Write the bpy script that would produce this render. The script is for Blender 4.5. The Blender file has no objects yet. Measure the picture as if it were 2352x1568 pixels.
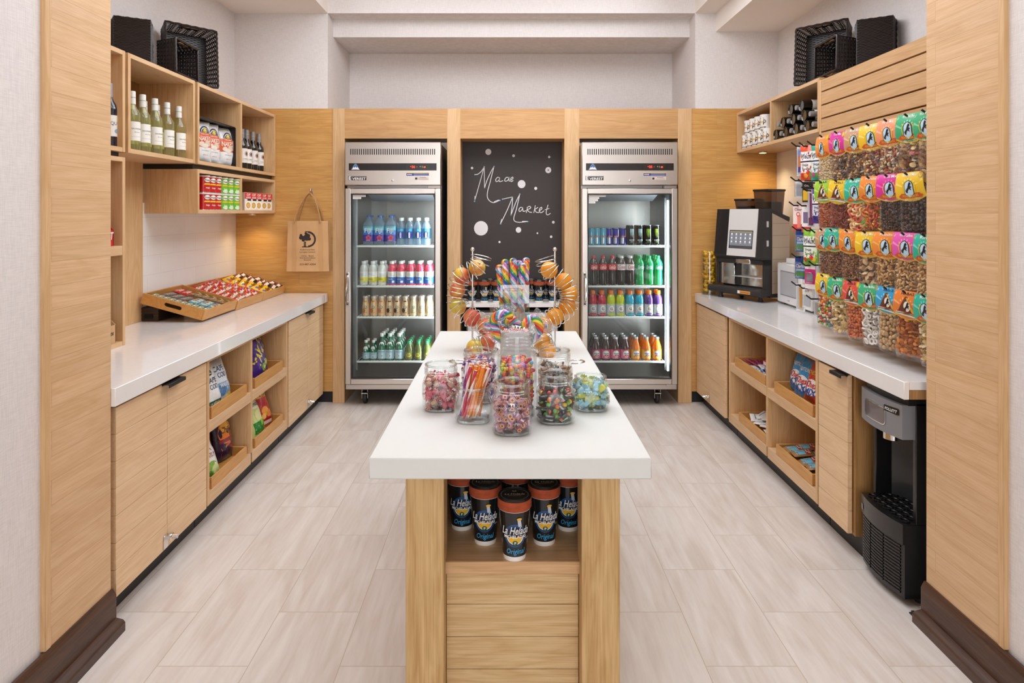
import bpy, math, random
from math import sin, cos, pi, radians, sqrt
from mathutils import Vector, Matrix

S = bpy.context.scene
COL = S.collection
# ------------------------------------------------------------------ camera, world, lights, exposure
F, VX, VY, H = 1510.0, 1163.0, 489.0, 1.5          # focal length and vanishing point in pixels of 2352x1568, eye height
cam = bpy.data.objects.new('camera', bpy.data.cameras.new('camera'))
COL.objects.link(cam)
cam.location = (0, 0, H)
cam.rotation_euler = (pi / 2, 0, 0)
cam.data.sensor_width = 36.0
cam.data.lens = F / 2352 * 36
cam.data.shift_x = (1176 - VX) / 2352
cam.data.shift_y = -(784 - VY) / 2352
cam.data.clip_start = 0.05
S.camera = cam
S.view_settings.view_transform = 'Standard'
S.view_settings.look = 'None'
S.view_settings.gamma = 1.0
S.view_settings.use_curve_mapping = False
S.view_settings.exposure = 0.12
S.cycles.use_denoising = True
S.cycles.max_bounces = 9
S.cycles.diffuse_bounces = 5
S.cycles.glossy_bounces = 4
S.cycles.transparent_max_bounces = 40
S.cycles.sample_clamp_indirect = 6.0
S.cycles.caustics_reflective = False
S.cycles.caustics_refractive = False

world = bpy.data.worlds.new('lobby_daylight')
S.world = world
world.use_nodes = True
wb = world.node_tree.nodes['Background']
wb.inputs[0].default_value = (0.95, 0.97, 1.0, 1)
wb.inputs[1].default_value = 2.75

def area(name, loc, rot, sx, sy, power, color=(1, 1, 1)):
    l = bpy.data.lights.new(name, 'AREA')
    l.shape = 'RECTANGLE'; l.size = sx; l.size_y = sy; l.energy = power; l.color = color
    o = bpy.data.objects.new(name, l); COL.objects.link(o)
    o.location = loc; o.rotation_euler = rot
    return o
area('market_ceiling_light', (0.03, 3.55, 3.36), (0, 0, 0), 2.5, 2.0, 56, (0.93, 0.97, 1.05))
area('front_ceiling_light', (0.03, 1.7, 3.43), (0, 0, 0), 2.5, 1.0, 15, (0.93, 0.97, 1.05))
for s_, nm in ((1, 'cross_fill_right'), (-1, 'cross_fill_left')):     # added fill lamps with no fixture, each aimed across at the opposite wall
    o_ = area(nm, (1.22 * s_, 3.5, 3.30), (0, 0, 0), 0.3, 2.4, 12 if s_ > 0 else 5, (0.93, 0.97, 1.05))
    o_.rotation_euler = (0, radians(62) * s_, 0)
sun = bpy.data.objects.new('lobby_daylight', bpy.data.lights.new('lobby_daylight', 'SUN')); COL.objects.link(sun)  # added frontal fill without falloff, no known window behind it
sun.data.energy = 0.9; sun.data.angle = radians(50); sun.data.color = (0.94, 0.97, 1.03)
sun.rotation_euler = (radians(88), 0, 0)

def PX(px, D): return (px - VX) * D / F
def PZ(py, D): return H - (py - VY) * D / F

# ------------------------------------------------------------------ materials
MATS = {}
def lin(h):
    h = h.lstrip('#')
    o = []
    for i in (0, 2, 4):
        c = int(h[i:i + 2], 16) / 255
        o.append(c / 12.92 if c <= 0.04045 else ((c + 0.055) / 1.055) ** 2.4)
    return (o[0], o[1], o[2], 1.0)
def newmat(name):
    m = bpy.data.materials.new(name); m.use_nodes = True
    nt = m.node_tree
    return m, nt, nt.nodes['Principled BSDF']
def PM(hexc, rough=0.5, metal=0.0, coat=0.0, emit=0.0, alpha=1.0, var=0.0):
    key = (hexc, rough, metal, coat, emit, alpha, var)
    if key in MATS: return MATS[key]
    m, nt, b = newmat('paint_' + hexc.lstrip('#'))
    c = lin(hexc)
    b.inputs['Base Color'].default_value = c
    b.inputs['Roughness'].default_value = rough
    b.inputs['Metallic'].default_value = metal
    b.inputs['Coat Weight'].default_value = coat
    if emit:
        b.inputs['Emission Color'].default_value = c
        b.inputs['Emission Strength'].default_value = emit
    if alpha < 1: b.inputs['Alpha'].default_value = alpha
    N = nt.nodes.new
    tc = N('ShaderNodeTexCoord'); no = N('ShaderNodeTexNoise'); no.inputs['Scale'].default_value = 35
    no.inputs['Detail'].default_value = 3
    nt.links.new(tc.outputs['Object'], no.inputs['Vector'])
    mr = N('ShaderNodeMapRange'); mr.inputs[3].default_value = max(0.02, rough - 0.05); mr.inputs[4].default_value = min(1, rough + 0.05)
    nt.links.new(no.outputs[0], mr.inputs[0]); nt.links.new(mr.outputs[0], b.inputs['Roughness'])
    if var:
        mx = N('ShaderNodeMix'); mx.data_type = 'RGBA'
        mx.inputs[6].default_value = tuple(x * (1 - var) for x in c[:3]) + (1,)
        mx.inputs[7].default_value = tuple(min(1, x * (1 + var)) for x in c[:3]) + (1,)
        nt.links.new(no.outputs[0], mx.inputs[0]); nt.links.new(mx.outputs[2], b.inputs['Base Color'])
    MATS[key] = m
    return m

def coords(nt, order, scale, off=(0, 0, 0)):
    """Object coordinates re-ordered ('YZX' puts world Y on texture X ...), shifted and scaled."""
    N = nt.nodes.new
    tc = N('ShaderNodeTexCoord'); sp = N('ShaderNodeSeparateXYZ'); cb = N('ShaderNodeCombineXYZ'); mp = N('ShaderNodeMapping')
    nt.links.new(tc.outputs['Object'], sp.inputs[0])
    for i, a in enumerate(order): nt.links.new(sp.outputs['XYZ'.index(a)], cb.inputs[i])
    mp.inputs['Scale'].default_value = scale; mp.inputs['Location'].default_value = off
    nt.links.new(cb.outputs[0], mp.inputs[0])
    return mp.outputs[0]

def wood(name, grain='X', light='D9B283', dark='B98A55', rough=0.42, brick=None, contrast=1.22, off=(0, 0, 0)):
    """Oak veneer: grain runs along an axis; brick=(order, length, height, x0, y0) adds staggered boards with hairline joints."""
    key = ('wood', name)
    if key in MATS: return MATS[key]
    m, nt, b = newmat(name)
    L = nt.links.new; N = nt.nodes.new
    def streak(along, across, det, dist):
        sc = [across] * 3; sc['XYZ'.index(grain)] = along
        v = coords(nt, 'XYZ', sc, off)
        n = N('ShaderNodeTexNoise'); n.inputs['Scale'].default_value = 1.0; n.inputs['Detail'].default_value = det
        n.inputs['Roughness'].default_value = 0.6; n.inputs['Distortion'].default_value = dist
        if brick:                                    # every board gets its own piece of grain
            ad = N('ShaderNodeVectorMath'); ad.operation = 'ADD'
            L(v, ad.inputs[0]); L(bro, ad.inputs[1]); v = ad.outputs[0]
        L(v, n.inputs['Vector'])
        return n.outputs[0]
    if brick:
        order, bl, bh, x0, y0 = brick
        bt = N('ShaderNodeTexBrick'); bt.offset = 0.37; bt.squash = 1.0
        L(coords(nt, order, (1, 1, 1), (x0, y0, 0)), bt.inputs['Vector'])
        bt.inputs['Scale'].default_value = 1.0
        bt.inputs['Brick Width'].default_value = bl; bt.inputs['Row Height'].default_value = bh
        bt.inputs['Mortar Size'].default_value = 0.0006; bt.inputs['Mortar Smooth'].default_value = 0.1
        bt.inputs['Color1'].default_value = (0, 0, 0, 1); bt.inputs['Color2'].default_value = (1, 1, 1, 1)
        bt.inputs['Mortar'].default_value = (0.5, 0.5, 0.5, 1)
        sc_ = N('ShaderNodeVectorMath'); sc_.operation = 'SCALE'; sc_.inputs[3].default_value = 17.0
        L(bt.outputs['Color'], sc_.inputs[0]); bro = sc_.outputs[0]
    broad = streak(1.1, 9.0, 3, 0.9)
    fine = streak(5.0, 190.0, 4, 0.25)
    ml = N('ShaderNodeMath'); ml.operation = 'MULTIPLY'; ml.inputs[1].default_value = 11.0; L(broad, ml.inputs[0])
    fr = N('ShaderNodeMath'); fr.operation = 'PINGPONG'; fr.inputs[1].default_value = 1.0; L(ml.outputs[0], fr.inputs[0])
    mx0 = N('ShaderNodeMath'); mx0.operation = 'MULTIPLY'; mx0.inputs[1].default_value = 0.22; L(fr.outputs[0], mx0.inputs[0])
    mx1 = N('ShaderNodeMath'); mx1.operation = 'MULTIPLY_ADD'; mx1.inputs[1].default_value = 0.85; L(fine, mx1.inputs[0]); L(mx0.outputs[0], mx1.inputs[2])
    cr = N('ShaderNodeMapRange'); cr.inputs[1].default_value = 0.57 - 0.34 / contrast; cr.inputs[2].default_value = 0.57 + 0.34 / contrast
    L(mx1.outputs[0], cr.inputs[0])
    mc = N('ShaderNodeMix'); mc.data_type = 'RGBA'
    mc.inputs[6].default_value = lin(light); mc.inputs[7].default_value = lin(dark)
    L(cr.outputs[0], mc.inputs[0])
    out = mc.outputs[2]
    if brick:
        hv = N('ShaderNodeMapRange'); hv.inputs[3].default_value = 0.97; hv.inputs[4].default_value = 1.03
        L(bt.outputs['Color'], hv.inputs[0])
        mv = N('ShaderNodeVectorMath'); mv.operation = 'SCALE'; L(out, mv.inputs[0]); L(hv.outputs[0], mv.inputs[3])
        mj = N('ShaderNodeMix'); mj.data_type = 'RGBA'; mj.inputs[7].default_value = lin('A67C4C')
        jf = N('ShaderNodeMath'); jf.operation = 'MULTIPLY'; jf.inputs[1].default_value = 0.7; L(bt.outputs['Fac'], jf.inputs[0]); L(jf.outputs[0], mj.inputs[0]); L(mv.outputs[0], mj.inputs[6]); out = mj.outputs[2]
    L(out, b.inputs['Base Color'])
    b.inputs['Roughness'].default_value = rough
    bp = N('ShaderNodeBump'); bp.inputs['Strength'].default_value = 0.08; bp.inputs['Distance'].default_value = 0.002
    L(fine, bp.inputs['Height']); L(bp.outputs[0], b.inputs['Normal'])
    MATS[key] = m
    return m

def glass(name, tint='FFFFFF', lo=0.05, hi=0.75, rough=0.02, bump=0.0, bscale=30, milk=0.0):
    key = ('glass', name)
    if key in MATS: return MATS[key]
    m, nt, b = newmat(name)
    N = nt.nodes.new; L = nt.links.new
    nt.nodes.remove(b)
    out = nt.nodes['Material Output']
    tr = N('ShaderNodeBsdfTransparent'); tr.inputs[0].default_value = lin(tint)
    gl = N('ShaderNodeBsdfGlossy'); gl.inputs['Roughness'].default_value = rough; gl.inputs[0].default_value = (0.95, 0.95, 0.95, 1)
    lw = N('ShaderNodeLayerWeight'); lw.inputs[0].default_value = 0.5
    pw = N('ShaderNodeMath'); pw.operation = 'POWER'; pw.inputs[1].default_value = 3.0; L(lw.outputs['Facing'], pw.inputs[0])
    mr = N('ShaderNodeMapRange'); mr.inputs[3].default_value = lo; mr.inputs[4].default_value = hi; L(pw.outputs[0], mr.inputs[0])
    mx = N('ShaderNodeMixShader'); L(mr.outputs[0], mx.inputs[0]); L(tr.outputs[0], mx.inputs[1]); L(gl.outputs[0], mx.inputs[2])
    if bump:
        no = N('ShaderNodeTexNoise'); no.inputs['Scale'].default_value = bscale; no.inputs['Detail'].default_value = 3
        tc = N('ShaderNodeTexCoord'); L(tc.outputs['Object'], no.inputs['Vector'])
        bp = N('ShaderNodeBump'); bp.inputs['Strength'].default_value = bump; bp.inputs['Distance'].default_value = 0.01
        L(no.outputs[0], bp.inputs['Height']); L(bp.outputs[0], gl.inputs['Normal']); L(bp.outputs[0], lw.inputs['Normal'])
    sh = mx.outputs[0]
    if milk:
        df = N('ShaderNodeBsdfDiffuse'); df.inputs[0].default_value = lin(tint)
        tl = N('ShaderNodeBsdfTranslucent'); tl.inputs[0].default_value = lin(tint)
        m1 = N('ShaderNodeMixShader'); m1.inputs[0].default_value = .5; L(df.outputs[0], m1.inputs[1]); L(tl.outputs[0], m1.inputs[2])
        m2 = N('ShaderNodeMixShader'); m2.inputs[0].default_value = milk; L(sh, m2.inputs[1]); L(m1.outputs[0], m2.inputs[2]); sh = m2.outputs[0]
    L(sh, out.inputs[0])
    MATS[key] = m
    return m

def steel(name, grain='X', col='C9C2BB', rough=0.3):
    key = ('steel', name)
    if key in MATS: return MATS[key]
    m, nt, b = newmat(name)
    N = nt.nodes.new; L = nt.links.new
    sc = [220] * 3; sc['XYZ'.index(grain)] = 2
    n = N('ShaderNodeTexNoise'); n.inputs['Scale'].default_value = 1; L(coords(nt, 'XYZ', sc), n.inputs['Vector'])
    b.inputs['Base Color'].default_value = lin(col); b.inputs['Metallic'].default_value = 1.0
    mr = N('ShaderNodeMapRange'); mr.inputs[3].default_value = rough - 0.06; mr.inputs[4].default_value = rough + 0.08
    L(n.outputs[0], mr.inputs[0]); L(mr.outputs[0], b.inputs['Roughness'])
    bp = N('ShaderNodeBump'); bp.inputs['Strength'].default_value = 0.04; bp.inputs['Distance'].default_value = 0.001
    L(n.outputs[0], bp.inputs['Height']); L(bp.outputs[0], b.inputs['Normal'])
    MATS[key] = m
    return m

def linen(name, col, order='XZY'):
    key = ('linen', name)
    if key in MATS: return MATS[key]
    m, nt, b = newmat(name)
    N = nt.nodes.new; L = nt.links.new
    hs = []
    for sc in ((25, 420, 25), (420, 25, 420)):
        n = N('ShaderNodeTexNoise'); n.inputs['Scale'].default_value = 1; n.inputs['Detail'].default_value = 2
        L(coords(nt, order, sc), n.inputs['Vector']); hs.append(n.outputs[0])
    ad = N('ShaderNodeMath'); ad.operation = 'ADD'; L(hs[0], ad.inputs[0]); L(hs[1], ad.inputs[1])
    c = lin(col)
    mx = N('ShaderNodeMix'); mx.data_type = 'RGBA'; mx.inputs[6].default_value = tuple(x * 0.9 for x in c[:3]) + (1,); mx.inputs[7].default_value = tuple(min(1, x * 1.08) for x in c[:3]) + (1,)
    mr = N('ShaderNodeMapRange'); mr.inputs[1].default_value = 0.7; mr.inputs[2].default_value = 1.3; L(ad.outputs[0], mr.inputs[0])
    L(mr.outputs[0], mx.inputs[0]); L(mx.outputs[2], b.inputs['Base Color'])
    b.inputs['Roughness'].default_value = 0.75
    bp = N('ShaderNodeBump'); bp.inputs['Strength'].default_value = 0.15; bp.inputs['Distance'].default_value = 0.001
    L(ad.outputs[0], bp.inputs['Height']); L(bp.outputs[0], b.inputs['Normal'])
    MATS[key] = m
    return m

def tiles(name, order, bl, bh, x0, y0, c1, c2, mortar, msize, rough, offset=0.5, vein=0.0):
    key = ('tiles', name)
    if key in MATS: return MATS[key]
    m, nt, b = newmat(name)
    N = nt.nodes.new; L = nt.links.new
    bt = N('ShaderNodeTexBrick'); bt.offset = offset
    L(coords(nt, order, (1, 1, 1), (x0, y0, 0)), bt.inputs['Vector'])
    bt.inputs['Scale'].default_value = 1.0; bt.inputs['Brick Width'].default_value = bl; bt.inputs['Row Height'].default_value = bh
    bt.inputs['Mortar Size'].default_value = msize; bt.inputs['Mortar Smooth'].default_value = 0.2
    bt.inputs['Color1'].default_value = (0, 0, 0, 1); bt.inputs['Color2'].default_value = (1, 1, 1, 1); bt.inputs['Mortar'].default_value = (0.5, 0.5, 0.5, 1)
    mx = N('ShaderNodeMix'); mx.data_type = 'RGBA'; mx.inputs[6].default_value = lin(c1); mx.inputs[7].default_value = lin(c2)
    if vein:
        sc_ = N('ShaderNodeVectorMath'); sc_.operation = 'SCALE'; sc_.inputs[3].default_value = 9.0; L(bt.outputs['Color'], sc_.inputs[0])
        hs = []
        for s, d in (((9, 1.3, 1), 1.6), ((55, 4.0, 1), 0.6)):
            ad = N('ShaderNodeVectorMath'); ad.operation = 'ADD'
            v = coords(nt, 'XYZ', s); L(v, ad.inputs[0]); L(sc_.outputs[0], ad.inputs[1])
            rt = N('ShaderNodeMapping'); rt.inputs['Rotation'].default_value = (0, 0, 0.12); L(ad.outputs[0], rt.inputs[0])
            n = N('ShaderNodeTexNoise'); n.inputs['Scale'].default_value = 1; n.inputs['Detail'].default_value = 5; n.inputs['Distortion'].default_value = d
            L(rt.outputs[0], n.inputs['Vector']); hs.append(n.outputs[0])
        a2 = N('ShaderNodeMath'); a2.operation = 'MULTIPLY_ADD'; a2.inputs[1].default_value = 0.45; L(hs[1], a2.inputs[0]); L(hs[0], a2.inputs[2])
        mr = N('ShaderNodeMapRange'); mr.inputs[1].default_value = 0.55; mr.inputs[2].default_value = 0.95; L(a2.outputs[0], mr.inputs[0])
        L(mr.outputs[0], mx.inputs[0])
    else:
        L(bt.outputs['Color'], mx.inputs[0])
    mj = N('ShaderNodeMix'); mj.data_type = 'RGBA'; mj.inputs[7].default_value = lin(mortar)
    L(bt.outputs['Fac'], mj.inputs[0]); L(mx.outputs[2], mj.inputs[6]); L(mj.outputs[2], b.inputs['Base Color'])
    b.inputs['Roughness'].default_value = rough
    bp = N('ShaderNodeBump'); bp.invert = True; bp.inputs['Strength'].default_value = 0.25; bp.inputs['Distance'].default_value = 0.002
    L(bt.outputs['Fac'], bp.inputs['Height']); L(bp.outputs[0], b.inputs['Normal'])
    MATS[key] = m
    return m

# ------------------------------------------------------------------ mesh building
class MB:
    def __init__(s):
        s.v = []; s.f = []; s.m = []; s.mats = []; s.M = None
    def mi(s, mat):
        if mat not in s.mats: s.mats.append(mat)
        return s.mats.index(mat)
    def add(s, vs, fs, mat):
        o = len(s.v)
        if s.M is not None: vs = [s.M @ Vector(p) for p in vs]
        s.v += [tuple(p) for p in vs]
        k = s.mi(mat) if not isinstance(mat, list) else None
        for i, f in enumerate(fs):
            s.f.append([o + j for j in f]); s.m.append(k if k is not None else s.mi(mat[i]))
        return s
    def box(s, x0, x1, y0, y1, z0, z1, mat, c=0.0):
        x0, x1 = min(x0, x1), max(x0, x1); y0, y1 = min(y0, y1), max(y0, y1); z0, z1 = min(z0, z1), max(z0, z1)
        c = min(c, (x1 - x0) * .45, (y1 - y0) * .45, (z1 - z0) * .45)
        if c <= 0:
            vs = [(x, y, z) for x in (x0, x1) for y in (y0, y1) for z in (z0, z1)]
            return s.add(vs, [(0, 1, 3, 2), (4, 6, 7, 5), (0, 4, 5, 1), (2, 3, 7, 6), (0, 2, 6, 4), (1, 5, 7, 3)], mat)
        vs = []; idx = {}
        lo = (x0, y0, z0); hi = (x1, y1, z1)
        for sx in (0, 1):
            for sy in (0, 1):
                for sz in (0, 1):
                    sg = (sx, sy, sz)
                    for ax in range(3):
                        p = []
                        for k in range(3):
                            b = hi[k] if sg[k] else lo[k]
                            if k != ax: b += -c if sg[k] else c
                            p.append(b)
                        idx[sg, ax] = len(vs); vs.append(tuple(p))
        fs = []
        for ax in range(3):
            a, b = [k for k in range(3) if k != ax]
            for t in (0, 1):
                q = []
                for u, w in ((0, 0), (1, 0), (1, 1), (0, 1)):
                    g = [0, 0, 0]; g[ax] = t; g[a] = u; g[b] = w; q.append(idx[tuple(g), ax])
                fs.append(q)
        for ax in range(3):
            a, b = [k for k in range(3) if k != ax]
            for u in (0, 1):
                for w in (0, 1):
                    g0 = [0, 0, 0]; g0[a] = u; g0[b] = w; g1 = list(g0); g1[ax] = 1
                    g0, g1 = tuple(g0), tuple(g1)
                    fs.append([idx[g0, a], idx[g1, a], idx[g1, b], idx[g0, b]])
        for sx in (0, 1):
            for sy in (0, 1):
                for sz in (0, 1): fs.append([idx[(sx, sy, sz), k] for k in range(3)])
        # orient outward
        ctr = Vector(((x0 + x1) / 2, (y0 + y1) / 2, (z0 + z1) / 2)); out = []
        for f in fs:
            P = [Vector(vs[i]) for i in f]; n = (P[1] - P[0]).cross(P[2] - P[0])
            out.append(f if n.dot(sum(P, Vector()) / len(P) - ctr) >= 0 else f[::-1])
        return s.add(vs, out, mat)
    def lathe(s, prof, mat, n=20, at=(0, 0, 0), cap=True):
        """prof: [(radius, z, material of the band that starts here or None)]"""
        vs = []; fs = []; ms = []
        for p in prof:
            for i in range(n):
                a = 2 * pi * i / n; vs.append((at[0] + p[0] * sin(a), at[1] - p[0] * cos(a), at[2] + p[1]))
        cur = mat
        for k in range(len(prof) - 1):
            if len(prof[k]) > 2 and prof[k][2] is not None: cur = prof[k][2]
            for i in range(n):
                j = (i + 1) % n
                fs.append((k * n + i, k * n + j, (k + 1) * n + j, (k + 1) * n + i)); ms.append(cur)
        if cap:
            if prof[0][0] > 1e-6: fs.append(tuple(range(n))[::-1]); ms.append(mat)
            if prof[-1][0] > 1e-6: fs.append(tuple((len(prof) - 1) * n + i for i in range(n))); ms.append(cur)
        return s.add(vs, fs, ms)
    def tube(s, pts, r, mat, n=8, closed=False, flat=None):
        pts = [Vector(p) for p in pts]; K = len(pts); vs = []; fs = []
        up = None
        for k, p in enumerate(pts):
            if closed: t = pts[(k + 1) % K] - pts[k - 1]
            else: t = pts[min(k + 1, K - 1)] - pts[max(k - 1, 0)]
            t.normalize()
            if up is None:
                up = Vector((0, 0, 1)) if abs(t.z) < 0.9 else Vector((1, 0, 0))
            a = t.cross(up)
            if a.length < 1e-6: a = t.cross(Vector((0, 1, 0.01)))
            a.normalize(); b = a.cross(t); b.normalize(); up = b
            rr = r[k] if isinstance(r, (list, tuple)) else r
            ra, rb = (rr, rr) if flat is None else (rr * flat[0], rr * flat[1])
            for i in range(n):
                g = 2 * pi * (i + .5) / n; vs.append(p + a * ra * cos(g) + b * rb * sin(g))
        for k in range(K if closed else K - 1):
            k2 = (k + 1) % K
            for i in range(n):
                j = (i + 1) % n; fs.append((k * n + i, k * n + j, k2 * n + j, k2 * n + i))
        if not closed:
            fs.append(tuple(range(n))[::-1]); fs.append(tuple((K - 1) * n + i for i in range(n)))
        return s.add(vs, fs, mat)
    def grid(s, fn, us, vs_, mat, flip=False):
        vs = [fn(u, v) for v in vs_ for u in us]; n = len(us); fs = []; ms = []
        for j in range(len(vs_) - 1):
            for i in range(n - 1):
                f = (j * n + i, j * n + i + 1, (j + 1) * n + i + 1, (j + 1) * n + i)
                fs.append(f[::-1] if flip else f)
                ms.append(mat((us[i] + us[i + 1]) / 2, (vs_[j] + vs_[j + 1]) / 2) if callable(mat) else mat)
        return s.add(vs, fs, ms)
    def blob(s, c, r, mat, rot=None, lod=1, bend=0.0):
        V, Fc = ICO[lod]
        R = rot if rot is not None else Matrix.Identity(3)
        vs = []
        for p in V:
            q = Vector((p[0] * r[0], p[1] * r[1], p[2] * r[2]))
            if bend: q.y += bend * (q.x / r[0]) ** 2 * r[0]
            q = R @ q; vs.append((c[0] + q.x, c[1] + q.y, c[2] + q.z))
        return s.add(vs, Fc, mat)
    def deco(s, fn, shape, mat, eps=0.0006):
        """Lay a flat shape (2-D verts in metres, faces) onto a surface fn(x, z)."""
        vs = []
        for x, z in shape[0]:
            p = Vector(fn(x, z)); a = Vector(fn(x + 1e-4, z)) - p; b = Vector(fn(x, z + 1e-4)) - p
            n = a.cross(b); n = n.normalized() if n.length > 1e-14 else Vector((0, -1, 0))
            vs.append(p + n * eps)
        return s.add(vs, shape[1], mat)
    def mesh(s, name):
        me = bpy.data.meshes.new(name)
        me.from_pydata(s.v, [], s.f)
        for m in s.mats: me.materials.append(m)
        me.polygons.foreach_set('material_index', s.m)
        me.polygons.foreach_set('use_smooth', [True] * len(s.f))
        me.update()
        me.set_sharp_from_angle(angle=radians(38))
        return me

def _ico(sub):
    import bmesh
    bm = bmesh.new(); bmesh.ops.create_icosphere(bm, subdivisions=sub, radius=1.0)
    V = [tuple(v.co) for v in bm.verts]; Fc = [tuple(v.index for v in f.verts) for f in bm.faces]; bm.free()
    return V, Fc
ICO = {1: _ico(1), 2: _ico(2), 3: _ico(3)}
def rrot(rnd): return Matrix.Rotation(rnd.uniform(0, 6.28), 3, 'X') @ Matrix.Rotation(rnd.uniform(0, 6.28), 3, 'Z') @ Matrix.Rotation(rnd.uniform(0, 6.28), 3, 'Y')
def lins(a, b, n): return [a + (b - a) * i / (n - 1) for i in range(n)]

# 2-D shapes: (verts, faces)
def disc(cx, cz, rx, rz=None, n=24, a0=0, a1=2 * pi):
    rz = rx if rz is None else rz
    full = abs(a1 - a0 - 2 * pi) < 1e-6
    k = n if full else n + 1
    V = [(cx, cz)]; Fc = []
    for q in (0.5, 1.0):
        for i in range(k):
            a = a0 + (a1 - a0) * i / n; V.append((cx + rx * q * cos(a), cz + rz * q * sin(a)))
    for i in range(n):
        j = (i + 1) % k
        Fc.append((0, 1 + i, 1 + j)); Fc.append((1 + i, 1 + k + i, 1 + k + j, 1 + j))
    return V, Fc
def ring(cx, cz, r0, r1, n=28, a0=0, a1=2 * pi, asp=1.0):
    V = []; Fc = []
    for i in range(n + 1):
        a = a0 + (a1 - a0) * i / n
        for r in (r0, r1): V.append((cx + r * cos(a), cz + r * asp * sin(a)))
    for i in range(n): Fc.append((2 * i, 2 * i + 1, 2 * i + 3, 2 * i + 2))
    return V, Fc
def rect(x0, x1, z0, z1, nx=8, nz=3, skew=0.0):
    V = [(x0 + (x1 - x0) * i / nx + skew * j / nz, z0 + (z1 - z0) * j / nz) for j in range(nz + 1) for i in range(nx + 1)]
    Fc = [(j * (nx + 1) + i, j * (nx + 1) + i + 1, (j + 1) * (nx + 1) + i + 1, (j + 1) * (nx + 1) + i) for j in range(nz) for i in range(nx)]
    return V, Fc
def poly(pts): return list(pts), [tuple(range(len(pts)))] if sum(pts[i][0] * pts[(i + 1) % len(pts)][1] - pts[(i + 1) % len(pts)][0] * pts[i][1] for i in range(len(pts))) > 0 else [tuple(range(len(pts)))[::-1]]
def fan(pts, rings=4):
    cx = sum(p[0] for p in pts) / len(pts); cz = sum(p[1] for p in pts) / len(pts); P2 = []
    for i in range(len(pts)):
        p, q = pts[i], pts[(i + 1) % len(pts)]; P2 += [p, ((p[0] + q[0]) / 2, (p[1] + q[1]) / 2)]
    if sum(P2[i][0] * P2[(i + 1) % len(P2)][1] - P2[(i + 1) % len(P2)][0] * P2[i][1] for i in range(len(P2))) < 0: P2.reverse()
    n = len(P2); V = [(cx, cz)]; Fc = [(0, 1 + i, 1 + (i + 1) % n) for i in range(n)]
    for r in range(1, rings + 1): V += [(cx + (x - cx) * r / rings, cz + (z - cz) * r / rings) for x, z in P2]
    for r in range(rings - 1): Fc += [(1 + r * n + i, 1 + (r + 1) * n + i, 1 + (r + 1) * n + (i + 1) % n, 1 + r * n + (i + 1) % n) for i in range(n)]
    return V, Fc
def stroke(pts, w):
    V = []; Fc = []; K = len(pts)
    for k, p in enumerate(pts):
        a = pts[max(k - 1, 0)]; b = pts[min(k + 1, K - 1)]
        dx, dz = b[0] - a[0], b[1] - a[1]; l = sqrt(dx * dx + dz * dz) or 1
        V += [(p[0] + dz / l * w / 2, p[1] - dx / l * w / 2), (p[0] - dz / l * w / 2, p[1] + dx / l * w / 2)]
    for k in range(K - 1): Fc.append((2 * k, 2 * k + 2, 2 * k + 3, 2 * k + 1))
    return V, Fc
def spline(P, n=6):
    """Catmull-Rom through points of any dimension."""
    out = []
    K = len(P)
    for k in range(K - 1):
        p0, p1, p2, p3 = P[max(k - 1, 0)], P[k], P[k + 1], P[min(k + 2, K - 1)]
        for i in range(n):
            t = i / n
            out.append(tuple(.5 * (2 * b + (c - a) * t + (2 * a - 5 * b + 4 * c - d) * t * t + (3 * b - a - 3 * c + d) * t ** 3) for a, b, c, d in zip(p0, p1, p2, p3)))
    out.append(tuple(P[-1]))
    return out
TXT = {}
def text(string, cx, cz, h, w=None, bold=0.0, shear=0.0, rot=0.0):
    key = (string, bold)
    if key not in TXT:
        c = bpy.data.curves.new('t', 'FONT'); c.body = string; c.size = 1.0; c.resolution_u = 2; c.offset = bold; c.align_x = 'CENTER'
        o = bpy.data.objects.new('t', c); COL.objects.link(o)
        dg = bpy.context.evaluated_depsgraph_get(); dg.update()
        e = o.evaluated_get(dg); me = e.to_mesh()
        V = [(v.co.x, v.co.y) for v in me.vertices]; Fc = [tuple(p.vertices) for p in me.polygons]
        Fn = []
        for f in Fc:
            ar = sum(V[f[i]][0] * V[f[(i + 1) % len(f)]][1] - V[f[(i + 1) % len(f)]][0] * V[f[i]][1] for i in range(len(f)))
            Fn.append(f if ar >= 0 else f[::-1])
        e.to_mesh_clear(); bpy.data.objects.remove(o); bpy.data.curves.remove(c)
        TXT[key] = (V, Fn)
    V, Fc = TXT[key]
    if not V: return [], []
    xs = [v[0] for v in V]; wd = (max(xs) - min(xs)) or 1; mid = (max(xs) + min(xs)) / 2
    sz = h / 0.70; sx = sz if w is None else min(w / wd, sz * 3)
    out = []
    for x, z in V:
        X = (x - mid) * sx + z * sz * shear; Z = (z - 0.35) * sz
        if rot: X, Z = X * cos(rot) - Z * sin(rot), X * sin(rot) + Z * cos(rot)
        out.append((cx + X, cz + Z))
    return out, Fc

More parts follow.
